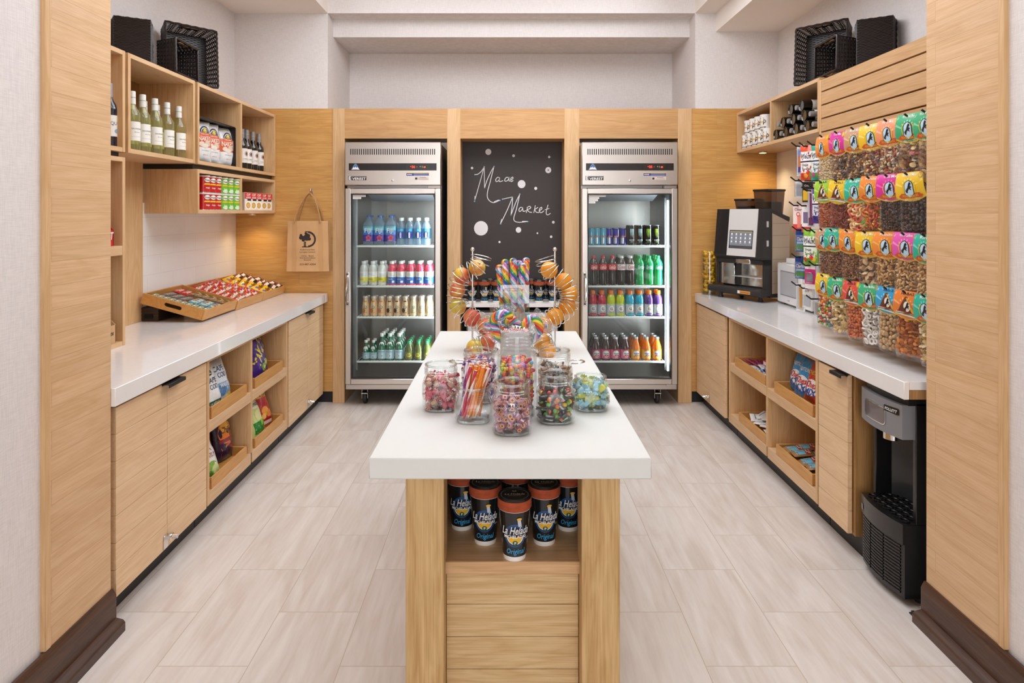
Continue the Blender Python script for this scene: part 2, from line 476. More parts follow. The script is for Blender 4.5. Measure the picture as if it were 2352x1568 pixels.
# ------------------------------------------------------------------ objects
def tag(o, label=None, cat=None, group=None, kind=None):
    if label: o['label'] = label
    if cat: o['category'] = cat
    if group: o['group'] = group
    if kind: o['kind'] = kind
    return o
def T(name, label, cat, loc=(0, 0, 0), rotz=0.0, group=None, mw=None):
    o = bpy.data.objects.new(name, None); COL.objects.link(o)
    o.empty_display_size = 0.05
    if mw is not None: o.matrix_world = mw
    else:
        o.location = loc; o.rotation_euler = (0, 0, rotz)
    return tag(o, label, cat, group)
def P(name, mb, root, world=False, label=None, kind=None):
    """A part under a thing; world=True when the mesh was built in world coordinates."""
    me = mb if isinstance(mb, bpy.types.Mesh) else None
    if me is None:
        if world: mb.v = [(x - root.location.x, y - root.location.y, z - root.location.z) for x, y, z in mb.v]
        me = mb.mesh(name)
    o = bpy.data.objects.new(name, me); COL.objects.link(o); o.parent = root
    if label: o['label'] = label
    if kind: o['kind'] = kind
    return o
def SUB(name, mb, part, label=None):
    """A sub-part: built in the same local coordinates as its part."""
    o = bpy.data.objects.new(name, mb if isinstance(mb, bpy.types.Mesh) else mb.mesh(name)); COL.objects.link(o); o.parent = part
    if label: o['label'] = label
    return o
def ONE(name, mb, label, cat, loc=(0, 0, 0), rotz=0.0, group=None, mw=None):
    o = bpy.data.objects.new(name, mb if isinstance(mb, bpy.types.Mesh) else mb.mesh(name)); COL.objects.link(o)
    if mw is not None: o.matrix_world = mw
    else:
        o.location = loc; o.rotation_euler = (0, 0, rotz)
    return tag(o, label, cat, group)
def ST(name, mb):
    o = bpy.data.objects.new(name, mb.mesh(name)); COL.objects.link(o); o['kind'] = 'structure'
    return o
def KIT(kit, name, label, cat, loc=(0, 0, 0), rotz=0.0, group=None, mw=None):
    """Put down a copy of a ready kit: [(part name, mesh)] (one part -> a single mesh)."""
    if len(kit) == 1: return ONE(name, kit[0][1], label, cat, loc, rotz, group, mw)
    r = T(name, label, cat, loc, rotz, group, mw)
    for pn, me in kit: P(pn, me, r)
    return r
ORD = ['first', 'second', 'third', 'fourth', 'fifth', 'sixth', 'seventh', 'eighth', 'ninth', 'tenth', 'eleventh', 'twelfth']
def nth(i, n, frm='left'):
    """where the i-th of n stands, in words"""
    if n == 1: return ''
    return ORD[i] + ' from the ' + frm
# ------------------------------------------------------------------ the setting
XL, XR = -2.15, 2.15             # side walls
XCL, XCR = -1.41, 1.50           # base cabinet fronts
YW = 5.19                        # front of the oak-clad end wall
YB = 5.93                        # plaster wall behind it
ZC = 0.87                        # worktop height
WHITE = linen('wallpaper_weave', 'E1DBD8', 'XZY'); WHITES = linen('wallpaper_weave_side', 'E1DBD8', 'YZX')
CEIL = PM('F0E8E0', 0.8)
OAKBX = wood('oak_boards_side', 'Y', 'E2BE95', 'CBA172', 0.45, brick=('YZX', 0.83, 0.076, 0.13, 0.02))
OAKBY = wood('oak_boards_end', 'X', 'D9A862', 'BE8640', 0.45, brick=('XZY', 1.1, 0.155, 0.13, 0.0))  # end boards: golden cast of the yellow light put into their colour
OAKX = wood('oak_grain_x', 'X', 'D0A26C', 'B48450'); OAKY = wood('oak_grain_y', 'Y', 'E3C097', 'CCA274'); OAKZ = wood('oak_grain_z', 'Z', 'E0BA8C', 'C69A66')
OAKS = wood('oak_slats', 'Y', 'D6AE80', 'BC9060', 0.42); OAKD = wood('oak_doors', 'Y', 'EECDA4', 'D9B184', 0.36); OAKIN = wood('oak_inside_shaded', 'Z', 'B98C56', '8E6638', 0.5)  # cell oak darkened, putting the shade of the interiors into its colour
DARKW = wood('dark_stained_wood', 'Y', '5A3D2C', '33211A', 0.35, contrast=1.2)
BLACK = PM('1A1817', 0.45); QUARTZ = PM('F0EEEC', 0.16, coat=0.3, var=0.02)
STEELX = steel('brushed_steel', 'X'); CHROME = PM('E4E2E0', 0.12, 1.0)
FLOOR = tiles('limestone_tiles', 'YXZ', 0.59, 0.303, -2.767 + 0.59 * 6 + 0.295 * 0, 0.833 + 0.303 * 6 + 0.022, 'E2DBD4', 'CFC3B9', 'BFB2A0', 0.0016, 0.38, vein=1.0)
TILEW = tiles('white_wall_tile', 'YZX', 0.305, 0.115, 0.05, 0.02, 'F6F4F3', 'F3F1EF', 'E4E0DC', 0.0010, 0.12)

b = MB(); b.box(-4.5, 4.5, -5, 6.2, -0.12, 0, FLOOR); ST('floor', b)
JL, JR = -1.42, 1.54             # faces of the oak-clad entrance piers
YL0, YL1 = 2.05, 2.36            # their near and far edges
YR0, YR1 = 2.06, 2.41
b = MB(); b.box(-2.3, XL, 2.3, 6.05, 0, 3.6, WHITES); ST('wall_left', b)
b = MB(); b.box(XR, 2.3, 2.3, 6.05, 0, 3.6, WHITES); ST('wall_right', b)
b = MB(); b.box(XL, XR, YB, 6.05, 0, 3.6, WHITE); ST('wall_back', b)
# plaster shoulders either side of the recess above the oak
b = MB(); b.box(XL, -1.413, YW + 0.012, YB, 2.32, 3.6, WHITE); ST('wall_back_shoulder_left', b)
b = MB(); b.box(1.495, XR, YW + 0.012, YB, 2.32, 3.6, WHITE); ST('wall_back_shoulder_right', b)
# entrance piers: oak cladding in the opening, wallpapered passage toward the lobby
b = MB(); b.box(-2.3, JL - 0.012, -5, YL1, 0, 3.6, WHITES); ST('wall_passage_left', b)
b = MB(); b.box(JR + 0.012, 2.3, -5, YR1, 0, 3.6, WHITES); ST('wall_passage_right', b)
b = MB(); b.box(JL - 0.012, JL, YL0 - 0.005, YL1, 0.0, 3.5, OAKBX); ST('wall_pier_left', b)
b = MB(); b.box(JR, JR + 0.012, YR0 - 0.005, YR1, 0.0, 3.5, OAKBX); ST('wall_pier_right', b)
b = MB(); b.box(JL - 0.03, JL + 0.004, YL0 - 0.03, YL0 - 0.005, 0.15, 3.5, OAKZ, 0.002); ST('trim_1', b)
b = MB(); b.box(JR + 0.03, JR - 0.004, YR0 - 0.03, YR0 - 0.005, 0.15, 3.5, OAKZ, 0.002); ST('trim_2', b)
def basebd(x, sgn, y1):
    b = MB()
    prof = [(0, 0), (0.054, 0), (0.054, 0.030), (0.046, 0.040), (0.022, 0.046), (0.022, 0.128), (0.016, 0.140), (0.010, 0.150), (0, 0.150)]
    vs = []; n = len(prof)
    for y in (-4.5, y1): vs += [(x + sgn * (-0.004 + u), y, z) for u, z in prof]
    fs = [(i, (i + 1) % n, n + (i + 1) % n, n + i) for i in range(n)] + [tuple(range(n)), tuple(range(n, 2 * n))]
    if sgn > 0: fs = [f[::-1] for f in fs]
    b.add(vs, fs, DARKW); return b
ST('baseboard_left', basebd(JL, 1, YL1 + 0.004)); ST('baseboard_right', basebd(JR, -1, YR1 + 0.004))
# ceilings
b = MB(); b.box(-1.413, 1.657, 0.9, YW, 3.45, 3.6, CEIL); b.box(-4.5, 4.5, -5, 0.9, 3.45, 3.6, CEIL); ST('ceiling', b)
b = MB(); b.box(XL, -1.413, 0.9, YW + 0.012, 3.078, 3.6, CEIL); ST('ceiling_soffit_left', b)
b = MB(); b.box(1.657, XR, 0.9, YW + 0.012, 2.933, 3.6, CEIL); b.box(1.495, 1.657, 0.9, YW + 0.012, 3.08, 3.6, CEIL); ST('ceiling_soffit_right', b)
b = MB(); b.box(-1.413, 1.495, YW + 0.012, 5.37, 3.08, 3.6, WHITE); b.box(-1.413, 1.495, 5.37, YB, 2.935, 3.6, WHITE); ST('ceiling_header', b)
# oak-clad end wall: side panels, stiles, rails around two cooler bays and the chalkboard niche
ZT = 2.325
xs = lambda px: PX(px, YW)
b = MB(); b.box(XL, xs(764), YW + 0.008, YW + 0.04, 0.09, ZT, OAKBY); ST('wall_end_panel_left', b)
b = MB(); b.box(xs(1589), XR, YW + 0.008, YW + 0.04, 0.09, ZT, OAKBY); ST('wall_end_panel_right', b)
b = MB(); b.box(XL, xs(765), YW + 0.03, YW + 0.05, 0, 0.09, BLACK); ST('baseboard_end_left', b)
b = MB(); b.box(xs(1589), XR, YW + 0.03, YW + 0.05, 0, 0.09, BLACK); ST('baseboard_end_right', b)
k = 3
for a, c in ((764, 791.5), (1027, 1057.5), (1296.5, 1331), (1557.5, 1589)):
    b = MB(); b.box(xs(a), xs(c), YW, 5.9, 0.0, ZT - 0.001, OAKZ, 0.002); ST('trim_%d' % k, b); k += 1
ZO = 2.088
for a, c in ((791.5, 1027), (1057.5, 1296.5), (1331, 1557.5)):
    b = MB(); b.box(xs(a), xs(c), YW + 0.001, 5.5, ZO, ZT - 0.001, OAKX); ST('trim_%d' % k, b); k += 1
# tile splashbacks on the side walls
b = MB(); b.box(XL, XL + 0.012, 3.84, YW + 0.008, ZC, 1.56, TILEW); ST('wall_splashback_left', b)
b = MB(); b.box(XR - 0.012, XR, 3.6, YW + 0.008, ZC, 1.985, TILEW); ST('wall_splashback_right', b)
b = MB(); b.box(XL, XL + 0.028, 3.2, 3.84, ZC, 1.795, OAKZ, 0.002); ST('trim_%d' % k, b); k += 1
# ------------------------------------------------------------------ left and right fitted furniture
def door_mb(xf, sgn, y0, y1, z0=0.095, z1=0.79, mat=None, rows=7, seed=0):
    """Oak door built of horizontal boards with hairline grooves; its face is at xf, looking along sgn."""
    rnd = random.Random(seed); m = MB(); h = (z1 - z0) / rows; mat = mat or OAKD
    xb = xf - sgn * 0.022
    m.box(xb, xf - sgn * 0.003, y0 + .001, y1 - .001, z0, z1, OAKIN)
    for k in range(rows):
        e = rnd.uniform(0, 0.0012)
        m.box(xb + sgn * .002, xf - sgn * e, y0, y1, z0 + k * h + .0007, z0 + (k + 1) * h - .0007, mat, .0008)
    return m
def tab_pull(xf, sgn, y0, y1, z):
    m = MB(); m.box(xf - sgn * .005, xf + sgn * .032, y0, y1, z, z + .0035, BLACK, .001)
    m.box(xf + sgn * .028, xf + sgn * .032, y0, y1, z - .012, z + .003, BLACK, .001)
    m.box(xf - sgn * .0, xf + sgn * .004, y0, y1, z - .004, z + .003, BLACK); return m
def hasp(xf, sgn, y, z):
    m = MB(); m.box(xf, xf + sgn * .004, y - .022, y + .012, z, z + .055, CHROME, .001)
    m.box(xf, xf + sgn * .022, y + .0, y + .030, z + .030, z + .052, CHROME, .004)
    m.tube([(xf + sgn * .014, y + .015, z + .04), (xf + sgn * .040, y + .020, z + .040)], .010, CHROME, 10); return m

def local(part_mb, root):
    part_mb.v = [(x - root.location.x, y - root.location.y, z - root.location.z) for x, y, z in part_mb.v]; return part_mb
def cabinet(label, xf, sgn, xwall, y0, y1, splits, handles, hasps, seed):
    r = T('base_cabinet', label, 'cabinet', ((xf + xwall) / 2, (y0 + y1) / 2, 0))
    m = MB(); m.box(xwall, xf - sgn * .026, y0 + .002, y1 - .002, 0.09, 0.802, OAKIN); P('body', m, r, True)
    m = MB(); m.box(xwall + sgn * .1, xf - sgn * .06, y0 + .002, y1 - .002, 0, 0.09, BLACK); P('toe_kick', m, r, True)
    for k in range(len(splits) - 1):
        d = P('door', door_mb(xf, sgn, splits[k] + .0015, splits[k + 1] - .0015, seed=seed + k), r, True)
        for (dk, a, c) in handles:
            if dk == k: SUB('handle', local(tab_pull(xf, sgn, a, c, .787), r), d, 'black tab pull')
        for (dk, y) in hasps:
            if dk == k: SUB('lock', local(hasp(xf, sgn, y, .10), r), d, 'chrome cam lock')
    return r
XDL, XDR = -1.425, 1.495
cabinet('oak two-door base cabinet under the left worktop, nearest the entrance', XDL, 1, XL + .001, 2.37, 3.13, (2.40, 2.765, 3.128), [(1, 2.72, 2.86)], [(0, 2.752)], 1)
cabinet('oak two-door base cabinet under the left worktop, against the oak end wall', XDL, 1, XL + .001, 4.285, 5.19, (4.31, 4.74, 5.11), [(0, 4.66, 4.79)], [(0, 4.73)], 5)
cabinet('oak two-door base cabinet under the far end of the right worktop', XDR, -1, XR - .001, 4.42, 5.19, (4.50, 4.83, 5.17), [], [(1, 4.86)], 9)
cabinet('oak single-door base cabinet beside the black ice dispenser', XDR, -1, XR - .001, 2.862, 3.155, (2.88, 3.15), [(0, 2.88, 2.98)], [], 13)
def open_unit(label, xf, sgn, xwall, y0, y1, yd):
    r = T('open_shelf_unit', label, 'shelf unit', ((xf + xwall) / 2, (y0 + y1) / 2, 0)); t = .022
    m = MB(); m.box(xwall + sgn * .1, xf - sgn * .06, y0 + .002, y1 - .002, 0, 0.1, BLACK); P('toe_kick', m, r, True)
    for a, bb in ((y0 + .002, y0 + .002 + t), (y1 - t - .002, y1 - .002)):
        m = MB(); m.box(xwall + sgn * .02, xf, a, bb, .1, .80, OAKZ, .001); P('side_panel', m, r, True)
    m = MB(); m.box(xwall + sgn * .02, xf, yd - t / 2, yd + t / 2, .16, .795, OAKZ, .001); P('divider', m, r, True)
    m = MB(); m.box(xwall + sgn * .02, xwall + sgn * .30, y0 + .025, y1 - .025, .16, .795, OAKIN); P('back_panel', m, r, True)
    for z0, z1 in ((.1, .16), (.445, .5)):
        for a, bb in ((y0 + .024, yd - t / 2), (yd + t / 2, y1 - .024)):
            m = MB(); m.box(xwall + sgn * .301, xf - sgn * .001, a, bb, z0, z1, OAKY, .001); P('shelf', m, r, True)
    m = MB(); m.box(xf - sgn * .03, xf - sgn * .001, y0 + .024, y1 - .024, .785, .80, OAKY); P('top_rail', m, r, True)
    return r
open_unit('oak open shelf unit with four cells of crisps under the left worktop', XDL, 1, XL + .001, 3.132, 4.283, 3.68)
open_unit('oak open shelf unit with four cells of trays under the right worktop', XDR, -1, XR - .001, 3.157, 4.418, 3.775)

def worktop(label, xf, sgn, xwall, y0, y1):
    r = T('worktop', label, 'worktop', ((xf + xwall) / 2, (y0 + y1) / 2, ZC - .067))
    m = MB(); m.box(xwall, xf - sgn * .021, y0, y1, ZC - .03, ZC - .0004, QUARTZ); m.box(xf - sgn * .021, xf, y0, y1, ZC - .067, ZC, QUARTZ, .002)
    m.box(xwall, xf - sgn * .02, y0 + .002, y1 - .001, ZC - .0005, ZC, QUARTZ); P('slab', m, r, True)
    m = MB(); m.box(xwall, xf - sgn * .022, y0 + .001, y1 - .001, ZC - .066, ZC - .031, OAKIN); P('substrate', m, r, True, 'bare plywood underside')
    return r
worktop('glossy white stone worktop along the left wall under the wall shelves', -1.405, 1, XL + .001, 2.362, YW - .02)
worktop('glossy white stone worktop along the right wall under the hanging snack bags', 1.483, -1, XR - .001, 2.452, YW - .01)

def cubby(name, label, xf, sgn, xwall, y0, y1, z0, z1, dividers=(), shelves=(), endgrain=None):
    r = T(name, label, 'shelf', ((xf + xwall) / 2, (y0 + y1) / 2, z0)); t = .022
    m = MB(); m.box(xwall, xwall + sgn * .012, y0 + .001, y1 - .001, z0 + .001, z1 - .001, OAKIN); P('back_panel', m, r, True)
    for a in (y0, y1 - t):
        m = MB(); m.box(xwall, xf, a, a + t, z0, z1, OAKZ, .001); P('side_panel', m, r, True)
    for z in (z1 - t, z0):
        m = MB(); m.box(xwall + sgn * .0121, xf - sgn * .0005, y0 + t, y1 - t, z, z + t, OAKY, .001); P('top_panel' if z > z0 else 'bottom_panel', m, r, True)
    for d in dividers:
        m = MB(); m.box(xwall + sgn * .0121, xf - sgn * .0005, d - t / 2, d + t / 2, z0 + t, z1 - t, OAKZ, .001); P('divider', m, r, True)
    for z in shelves:
        m = MB(); m.box(xwall + sgn * .0121, xf - sgn * .001, y0 + t, y1 - t, z - .045, z, OAKY, .001); P('shelf_board', m, r, True)
    return r
XUL, XUR = -1.822, 1.818
U0, U1 = 1.79, 2.273
DV = 4.525
cubby('wall_shelf', 'oak wall shelf box half hidden behind the left entrance pier', XUL, 1, XL, 2.40, 3.144, U0, U1)
cubby('wall_shelf', 'oak wall shelf box holding the white wine bottles', XUL, 1, XL, 3.168, 3.85, U0, U1)
cubby('wall_shelf', 'oak two-cell wall shelf holding popcorn bags and red wine', XUL, 1, XL, 3.882, YW, U0, U1, (DV,))
cubby('wall_shelf', 'low oak two-cell wall shelf holding crisp tubes and noodle boxes', XUL, 1, XL, 3.882, YW, 1.497, 1.76, (DV,))
cubby('shelf_tower', 'oak two-cell shelf tower standing on the left worktop behind the pier', XUL, 1, XL, 2.40, 3.144, ZC, 1.765, (), (1.345,))
m = MB(); m.box(XL, XUL - .03, 3.882, YW - .002, 1.761, 1.789, BLACK); m.box(XL, XUL - .03, 2.42, 3.14, 1.766, 1.789, BLACK)
ST('trim_30', m)
cubby('wall_shelf', 'oak two-cell wall shelf with white canisters and stacked wine on the right wall', XUR, -1, XR, 3.822, YW, 1.972, 2.288, (4.527,))

# slatwall
r = T('slatwall', 'oak slatwall panel on the right carrying the hanging snack bags', 'display panel', (1.85, 3.1, ZC))
m = MB(); m.box(1.842, 1.862, 2.43, 3.80, ZC, 2.268, PM('6B4A2C', .6)); P('backing', m, r, True)
zt = 2.268; k = 0
m = MB()
while zt > 0.95:
    z0 = 2.199 - .0775 * k
    m.box(1.82, 1.8425, 2.43, 3.80, max(z0 + .004, .9), zt, OAKS, .0008); zt = z0 - .004; k += 1
P('slats', m, r, True)
m = MB(); m.box(1.818, 1.866, 3.801, 3.82, ZC, 2.27, OAKZ, .001); P('end_panel', m, r, True)

# under-shelf lamps
PUCK = PM('F4F0E8', .3)
def puck(label, x, y, z, power):
    m = MB(); m.lathe([(.03, -.012), (.034, -.010), (.034, -.001)], STEELX, 16, (0, 0, 0)); m.lathe([(.026, -.0125), (.0001, -.0127)], PM('FFD58A', .4, emit=6.0), 16)
    o = ONE('puck_light', m, label, 'lamp', (x, y, z))
    l = bpy.data.lights.new('puck_lamp', 'SPOT'); l.energy = power; l.color = (1, .74, .36); l.spot_size = radians(125); l.spot_blend = 1.0; l.shadow_soft_size = .03
    q = bpy.data.objects.new('puck_lamp', l); COL.objects.link(q); q.location = (x, y, z - .02)
puck('small round puck light under the low left wall shelf', -1.95, 5.05, 1.497, 4.5)
puck('small round puck light under the right wall shelf', 1.97, 5.05, 1.972, 7)

# ------------------------------------------------------------------ wicker baskets
WICK = PM('231712', .36, var=.3)
def wicker(L, W, Hh, flare=.02, strands=15, stakes=11, handle=True):
    """Open-topped basket standing on its base, length along X; woven strands round upright stakes."""
    m = MB()
    def ringpts(z, k=0):
        f = flare * z / Hh; a, b2 = L / 2 + f, W / 2 + f; pts = []
        for (x0, y0, x1, y1, n) in ((-a, -b2, a, -b2, stakes * 2), (a, -b2, a, b2, stakes), (a, b2, -a, b2, stakes * 2), (-a, b2, -a, -b2, stakes)):
            for i in range(n):
                t = i / n; x = x0 + (x1 - x0) * t; y = y0 + (y1 - y0) * t
                nx, ny = ((0, -1), (1, 0), (0, 1), (-1, 0))[[(-a, -b2), (a, -b2), (a, b2), (-a, b2)].index((x0, y0))]
                w = .0016 * (1 if (i + k) % 2 else -1)
                pts.append((x + nx * w, y + ny * w, z))
        return pts
    for k in range(strands):
        z = .006 + (Hh - .016) * k / (strands - 1)
        m.tube(ringpts(z, k), (Hh / strands) * .46, WICK, 5, True, flat=(.45, 1.0))
    P0 = ringpts(0); P1 = ringpts(Hh)
    for i in range(0, len(P0), 2): m.tube([P0[i], P1[i]], .0032, WICK, 5)
    kit = [('woven_sides', m.mesh('woven_sides'))]
    m = MB(); m.tube([(x * 1.0, y, Hh) for x, y, z in P1], .0075, WICK, 6, True); kit.append(('rim', m.mesh('rim')))
    m = MB(); m.box(-L / 2, L / 2, -W / 2, W / 2, .002, .005, WICK)
    nb = int(L / .0075)
    for k in range(nb):
        x = -L / 2 + L * (k + .5) / nb
        m.tube([(x, -W / 2 + W * q / 12, .002 + (.0016 if (q + k) % 2 else -.0012)) for q in range(13)], .0034, WICK, 5)
    kit.append(('base', m.mesh('base')))
    if handle:
        for s in (-1, 1):
            m = MB(); x = s * (L / 2 + flare + .001)
            m.box(x - .007, x + .007, -.055, .055, Hh - .055, Hh - .012, PM('B9A892', .25, .6), .003)
            kit.append(('handle', m.mesh('handle')))
    return kit
def place(kit, name, label, cat, loc, ex, ey, ez, group=None):
    """Kit put down with its X, Y and Z axes along the given world directions."""
    ex, ey, ez = Vector(ex).normalized(), Vector(ey).normalized(), Vector(ez).normalized()
    M = Matrix(((ex.x, ey.x, ez.x, loc[0]), (ex.y, ey.y, ez.y, loc[1]), (ex.z, ey.z, ez.z, loc[2]), (0, 0, 0, 1)))
    return KIT(kit, name, label, cat, group=group, mw=M)
BIG = wicker(.32, .27, .12, .02, 13, 12); SMALL = wicker(.165, .25, .11, .014, 11, 8); MID = wicker(.25, .17, .11, .012, 12, 8)
def stand(kit, label, x, y, zb, hgt, mouth, tilt):
    """Basket stood on one side, its mouth toward (x, y) 'mouth', the top tipped back by tilt."""
    mv = Vector((mouth[0], mouth[1], 0)).normalized()
    up = Vector((0, 0, 1)) * cos(tilt) - mv * sin(tilt); mz = mv * cos(tilt) + Vector((0, 0, 1)) * sin(tilt)
    ey = mz.cross(up)
    place(kit, 'wicker_basket', label, 'basket', Vector((x, y, zb)) + up * (hgt / 2), up, ey, mz)
for sg, zz, side in ((1, U1, 'left shelves'), (-1, 2.288, 'right shelves')):
    stand(MID, 'brown wicker basket standing on end, nearest the entrance above the ' + side, -1.99 * sg, 3.50 if sg > 0 else 3.55, zz + .012, .275, (-.5 * sg, .84), -.10)
    stand(BIG, 'large black wicker basket leaning by the wall above the ' + side, -2.02 * sg, 4.13, zz + .012, .36, (.74 * sg, -.67), .06)
    stand(SMALL, 'small black wicker basket in front of a large one above the ' + side, -1.955 * sg, 3.80, zz + .009, .193, (1 * sg, .03), .02)
# ------------------------------------------------------------------ glass-door coolers
PANE = glass('door_pane', 'F4F8F7', 0.03, 0.35, 0.01)
INOX = steel('cooler_liner', 'Z', '9A9794', 0.35); WIREW = PM('F4F4F2', .35)
FRAME = steel('door_frame_steel', 'Z', 'CFC8C1', 0.34)
LED = PM('EEF4FF', .4, emit=5.0)
def cooler(label, xc, digits, hinge, side_gap):
    """Stainless reach-in cooler; hinge=+1 has the hinge on the right."""
    W, D0, D1 = .735, 5.06, 5.87; x0, x1 = xc - W / 2, xc + W / 2; z0, zc, z1 = .137, 1.695, 2.046
    r = T('display_cooler', label, 'fridge', (xc, 5.46, 0)); t = .045; yb = D0 + .075
    m = MB()
    m.box(x0, x0 + t, yb, D1, z0, zc, INOX); m.box(x1 - t, x1, yb, D1, z0, zc, INOX)
    m.box(x0 + t, x1 - t, D1 - t, D1, z0, zc, INOX); m.box(x0 + t, x1 - t, yb, D1 - t, z0, z0 + .05, INOX)
    m.box(x0, x1, yb, D1, zc, z1 - .012, INOX); P('body', m, r, True)
    m = MB(); m.box(x0, x1, D0 + .02, yb, z0, z0 + .038, STEELX, .002); P('kick_strip', m, r, True)
    # machine compartment front
    m = MB(); zb = 1.712; m.box(x0 - .003, x1 + .003, D0 - .004, D0 + .07, zb, z1, STEELX, .006)
    nv = 40; BLK = PM('0B0B0B', .6); dk = PM('4A4643', .4)
    for i in range(nv):
        x = x0 + .045 + (W - .09) * i / (nv - 1); m.box(x - .0036, x + .0036, D0 - .0052, D0 - .003, z1 - .098, z1 - .053, BLK)
    fl = lambda x, z: (x, D0 - .0065, z)
    front = P('grille_panel', m, r, True)
    m = MB(); m.box(x0 + .03, x1 - .03, D0 - .0062, D0 - .003, 1.827, 1.882, PM('1E1A18', .25), .001)
    m.box(x1 - .265, x1 - .09, D0 - .0068, D0 - .006, 1.836, 1.874, PM('2B2320', .2))
    RED = PM('FF2A22', .4, emit=3.5); Fq = lambda x, z: (x, D0 - .0070, z)
    m.deco(Fq, text(digits, x1 - .208, 1.855, .018, .024, .01), RED, .0003)
    m.deco(Fq, disc(x1 - .228, 1.857, .003), RED, .0003); m.deco(Fq, rect(x1 - .186, x1 - .176, 1.853, 1.856, 1, 1), PM('C23A22', .4, emit=1), .0003)
    m.deco(Fq, text('*', x1 - .155, 1.853, .016), PM('D8D4D0', .4), .0003); m.deco(Fq, rect(x1 - .142, x1 - .140, 1.848, 1.862, 1, 1), PM('D8D4D0', .4), .0003)
    m.deco(Fq, text('o', x1 - .122, 1.856, .018, .018, .03), PM('E2562E', .4, emit=1.2), .0003)
    cx = x0 + .082
    m.deco(lambda x, z: (x, D0 - .0064, z), poly([(cx - .034, 1.831), (cx + .034, 1.831), (cx + .006, 1.878), (cx - .006, 1.878)]), PM('7E8A96', .4), .0003)
    m.deco(lambda x, z: (x, D0 - .0064, z), poly([(cx - .028, 1.834), (cx + .028, 1.834), (cx + .004, 1.873), (cx - .004, 1.873)]), PM('2F6FA8', .4), .0005)
    m.deco(lambda x, z: (x, D0 - .0064, z), poly([(cx - .028, 1.834), (cx + .028, 1.834), (cx + .014, 1.853), (cx + .006, 1.845), (cx, 1.857), (cx - .006, 1.846), (cx - .013, 1.853)]), PM('EEF1F4', .4), .0007)
    m.deco(lambda x, z: (x, D0 - .0064, z), text('EVEREST', cx, 1.836, .005, .03), PM('B02A2A', .4), .0009)
    P('control_panel', m, r, True)
    m = MB(); m.box(x0 + .026, x0 + .165, D0 - .0052, D0 - .003, 1.752, 1.784, PM('16120F', .3))
    m.deco(lambda x, z: (x, D0 - .0053, z), text('E', x0 + .040, 1.768, .027, .020, .02), PM('F2F0EC', .4), .0003)
    m.deco(lambda x, z: (x, D0 - .0053, z), text('VEREST', x0 + .108, 1.764, .018, .104, .015), PM('F2F0EC', .4), .0003)
    m.deco(lambda x, z: (x, D0 - .0053, z), rect(x0 + .055, x0 + .16, 1.779, 1.783, 1, 1), PM('B9B4AE', .4), .0003)
    m.deco(lambda x, z: (x, D0 - .0053, z), text('REFRIGERATION', x0 + .108, 1.781, .003, .095), PM('2A2624', .4), .0005)
    P('brand_badge', m, r, True)
    m = MB(); m.box(x1 - .262, x1 - .09, D0 - .0050, D0 - .003, 1.786, 1.808, PM('2C3A8C', .4)); m.box(x1 - .262, x1 - .09, D0 - .0051, D0 - .003, 1.806, 1.811, PM('E2C22C', .4))
    m.deco(lambda x, z: (x, D0 - .0050, z), text('NOTICE', x1 - .238, 1.796, .009, .036, .02), PM('F2F0EC', .4), .0004)
    for k in range(3): m.deco(lambda x, z: (x, D0 - .0050, z), rect(x1 - .205, x1 - .096, 1.789 + .006 * k, 1.7905 + .006 * k, 1, 1), PM('B9C0DE', .4), .0004)
    m.box(x1 - .2, x1 - .09, D0 - .0050, D0 - .003, 1.754, 1.778, PM('D9CBBE', .4)); m.box(x1 - .195, x1 - .178, D0 - .0052, D0 - .003, 1.757, 1.773, PM('2A2624', .4))
    m.deco(lambda x, z: (x, D0 - .0050, z), text('WARNING', x1 - .135, 1.773, .006, .05, .02), PM('8A3A2A', .4), .0004)
    for k in range(2): m.deco(lambda x, z: (x, D0 - .0050, z), rect(x1 - .17, x1 - .096, 1.758 + .006 * k, 1.7595 + .006 * k, 1, 1), PM('8A7A70', .4), .0004)
    P('warning_stickers', m, r, True)
    m = MB(); m.M = Matrix.Translation((xc, D0 - .004, 1.748)) @ Matrix.Rotation(pi / 2, 4, 'X'); m.lathe([(.009, -.002), (.009, .004), (.006, .006), (.0001, .006)], CHROME, 14); P('key_lock', m, r, True)
    # door
    dz0, dz1, fw = .180, 1.690, .043
    m = MB()
    m.box(x0, x0 + fw, D0, D0 + .06, dz0, dz1, FRAME, .004); m.box(x1 - fw, x1, D0, D0 + .06, dz0, dz1, FRAME, .004)
    m.box(x0 + fw, x1 - fw, D0 + .0005, D0 + .06, dz0, dz0 + fw, FRAME, .004); m.box(x0 + fw, x1 - fw, D0 + .0005, D0 + .06, dz1 - fw, dz1, FRAME, .004)
    door = P('door', m, r, True)
    m = MB(); g = .006
    for a, c, e, f in ((x0 + fw, x0 + fw + g, dz0 + fw, dz1 - fw), (x1 - fw - g, x1 - fw, dz0 + fw, dz1 - fw), (x0 + fw + g, x1 - fw - g, dz0 + fw, dz0 + fw + g), (x0 + fw + g, x1 - fw - g, dz1 - fw - g, dz1 - fw)):
        m.box(a, c, D0 + .006, D0 + .058, e, f, PM('2A2826', .5))
    SUB('gasket', local(m, r), door, 'black rubber gasket')
    m = MB(); m.box(x0 + fw + .002, x1 - fw - .002, D0 + .020, D0 + .026, dz0 + fw + .002, dz1 - fw - .002, PANE); SUB('glass_pane', local(m, r), door)
    m = MB(); sx = x0 + fw + .012
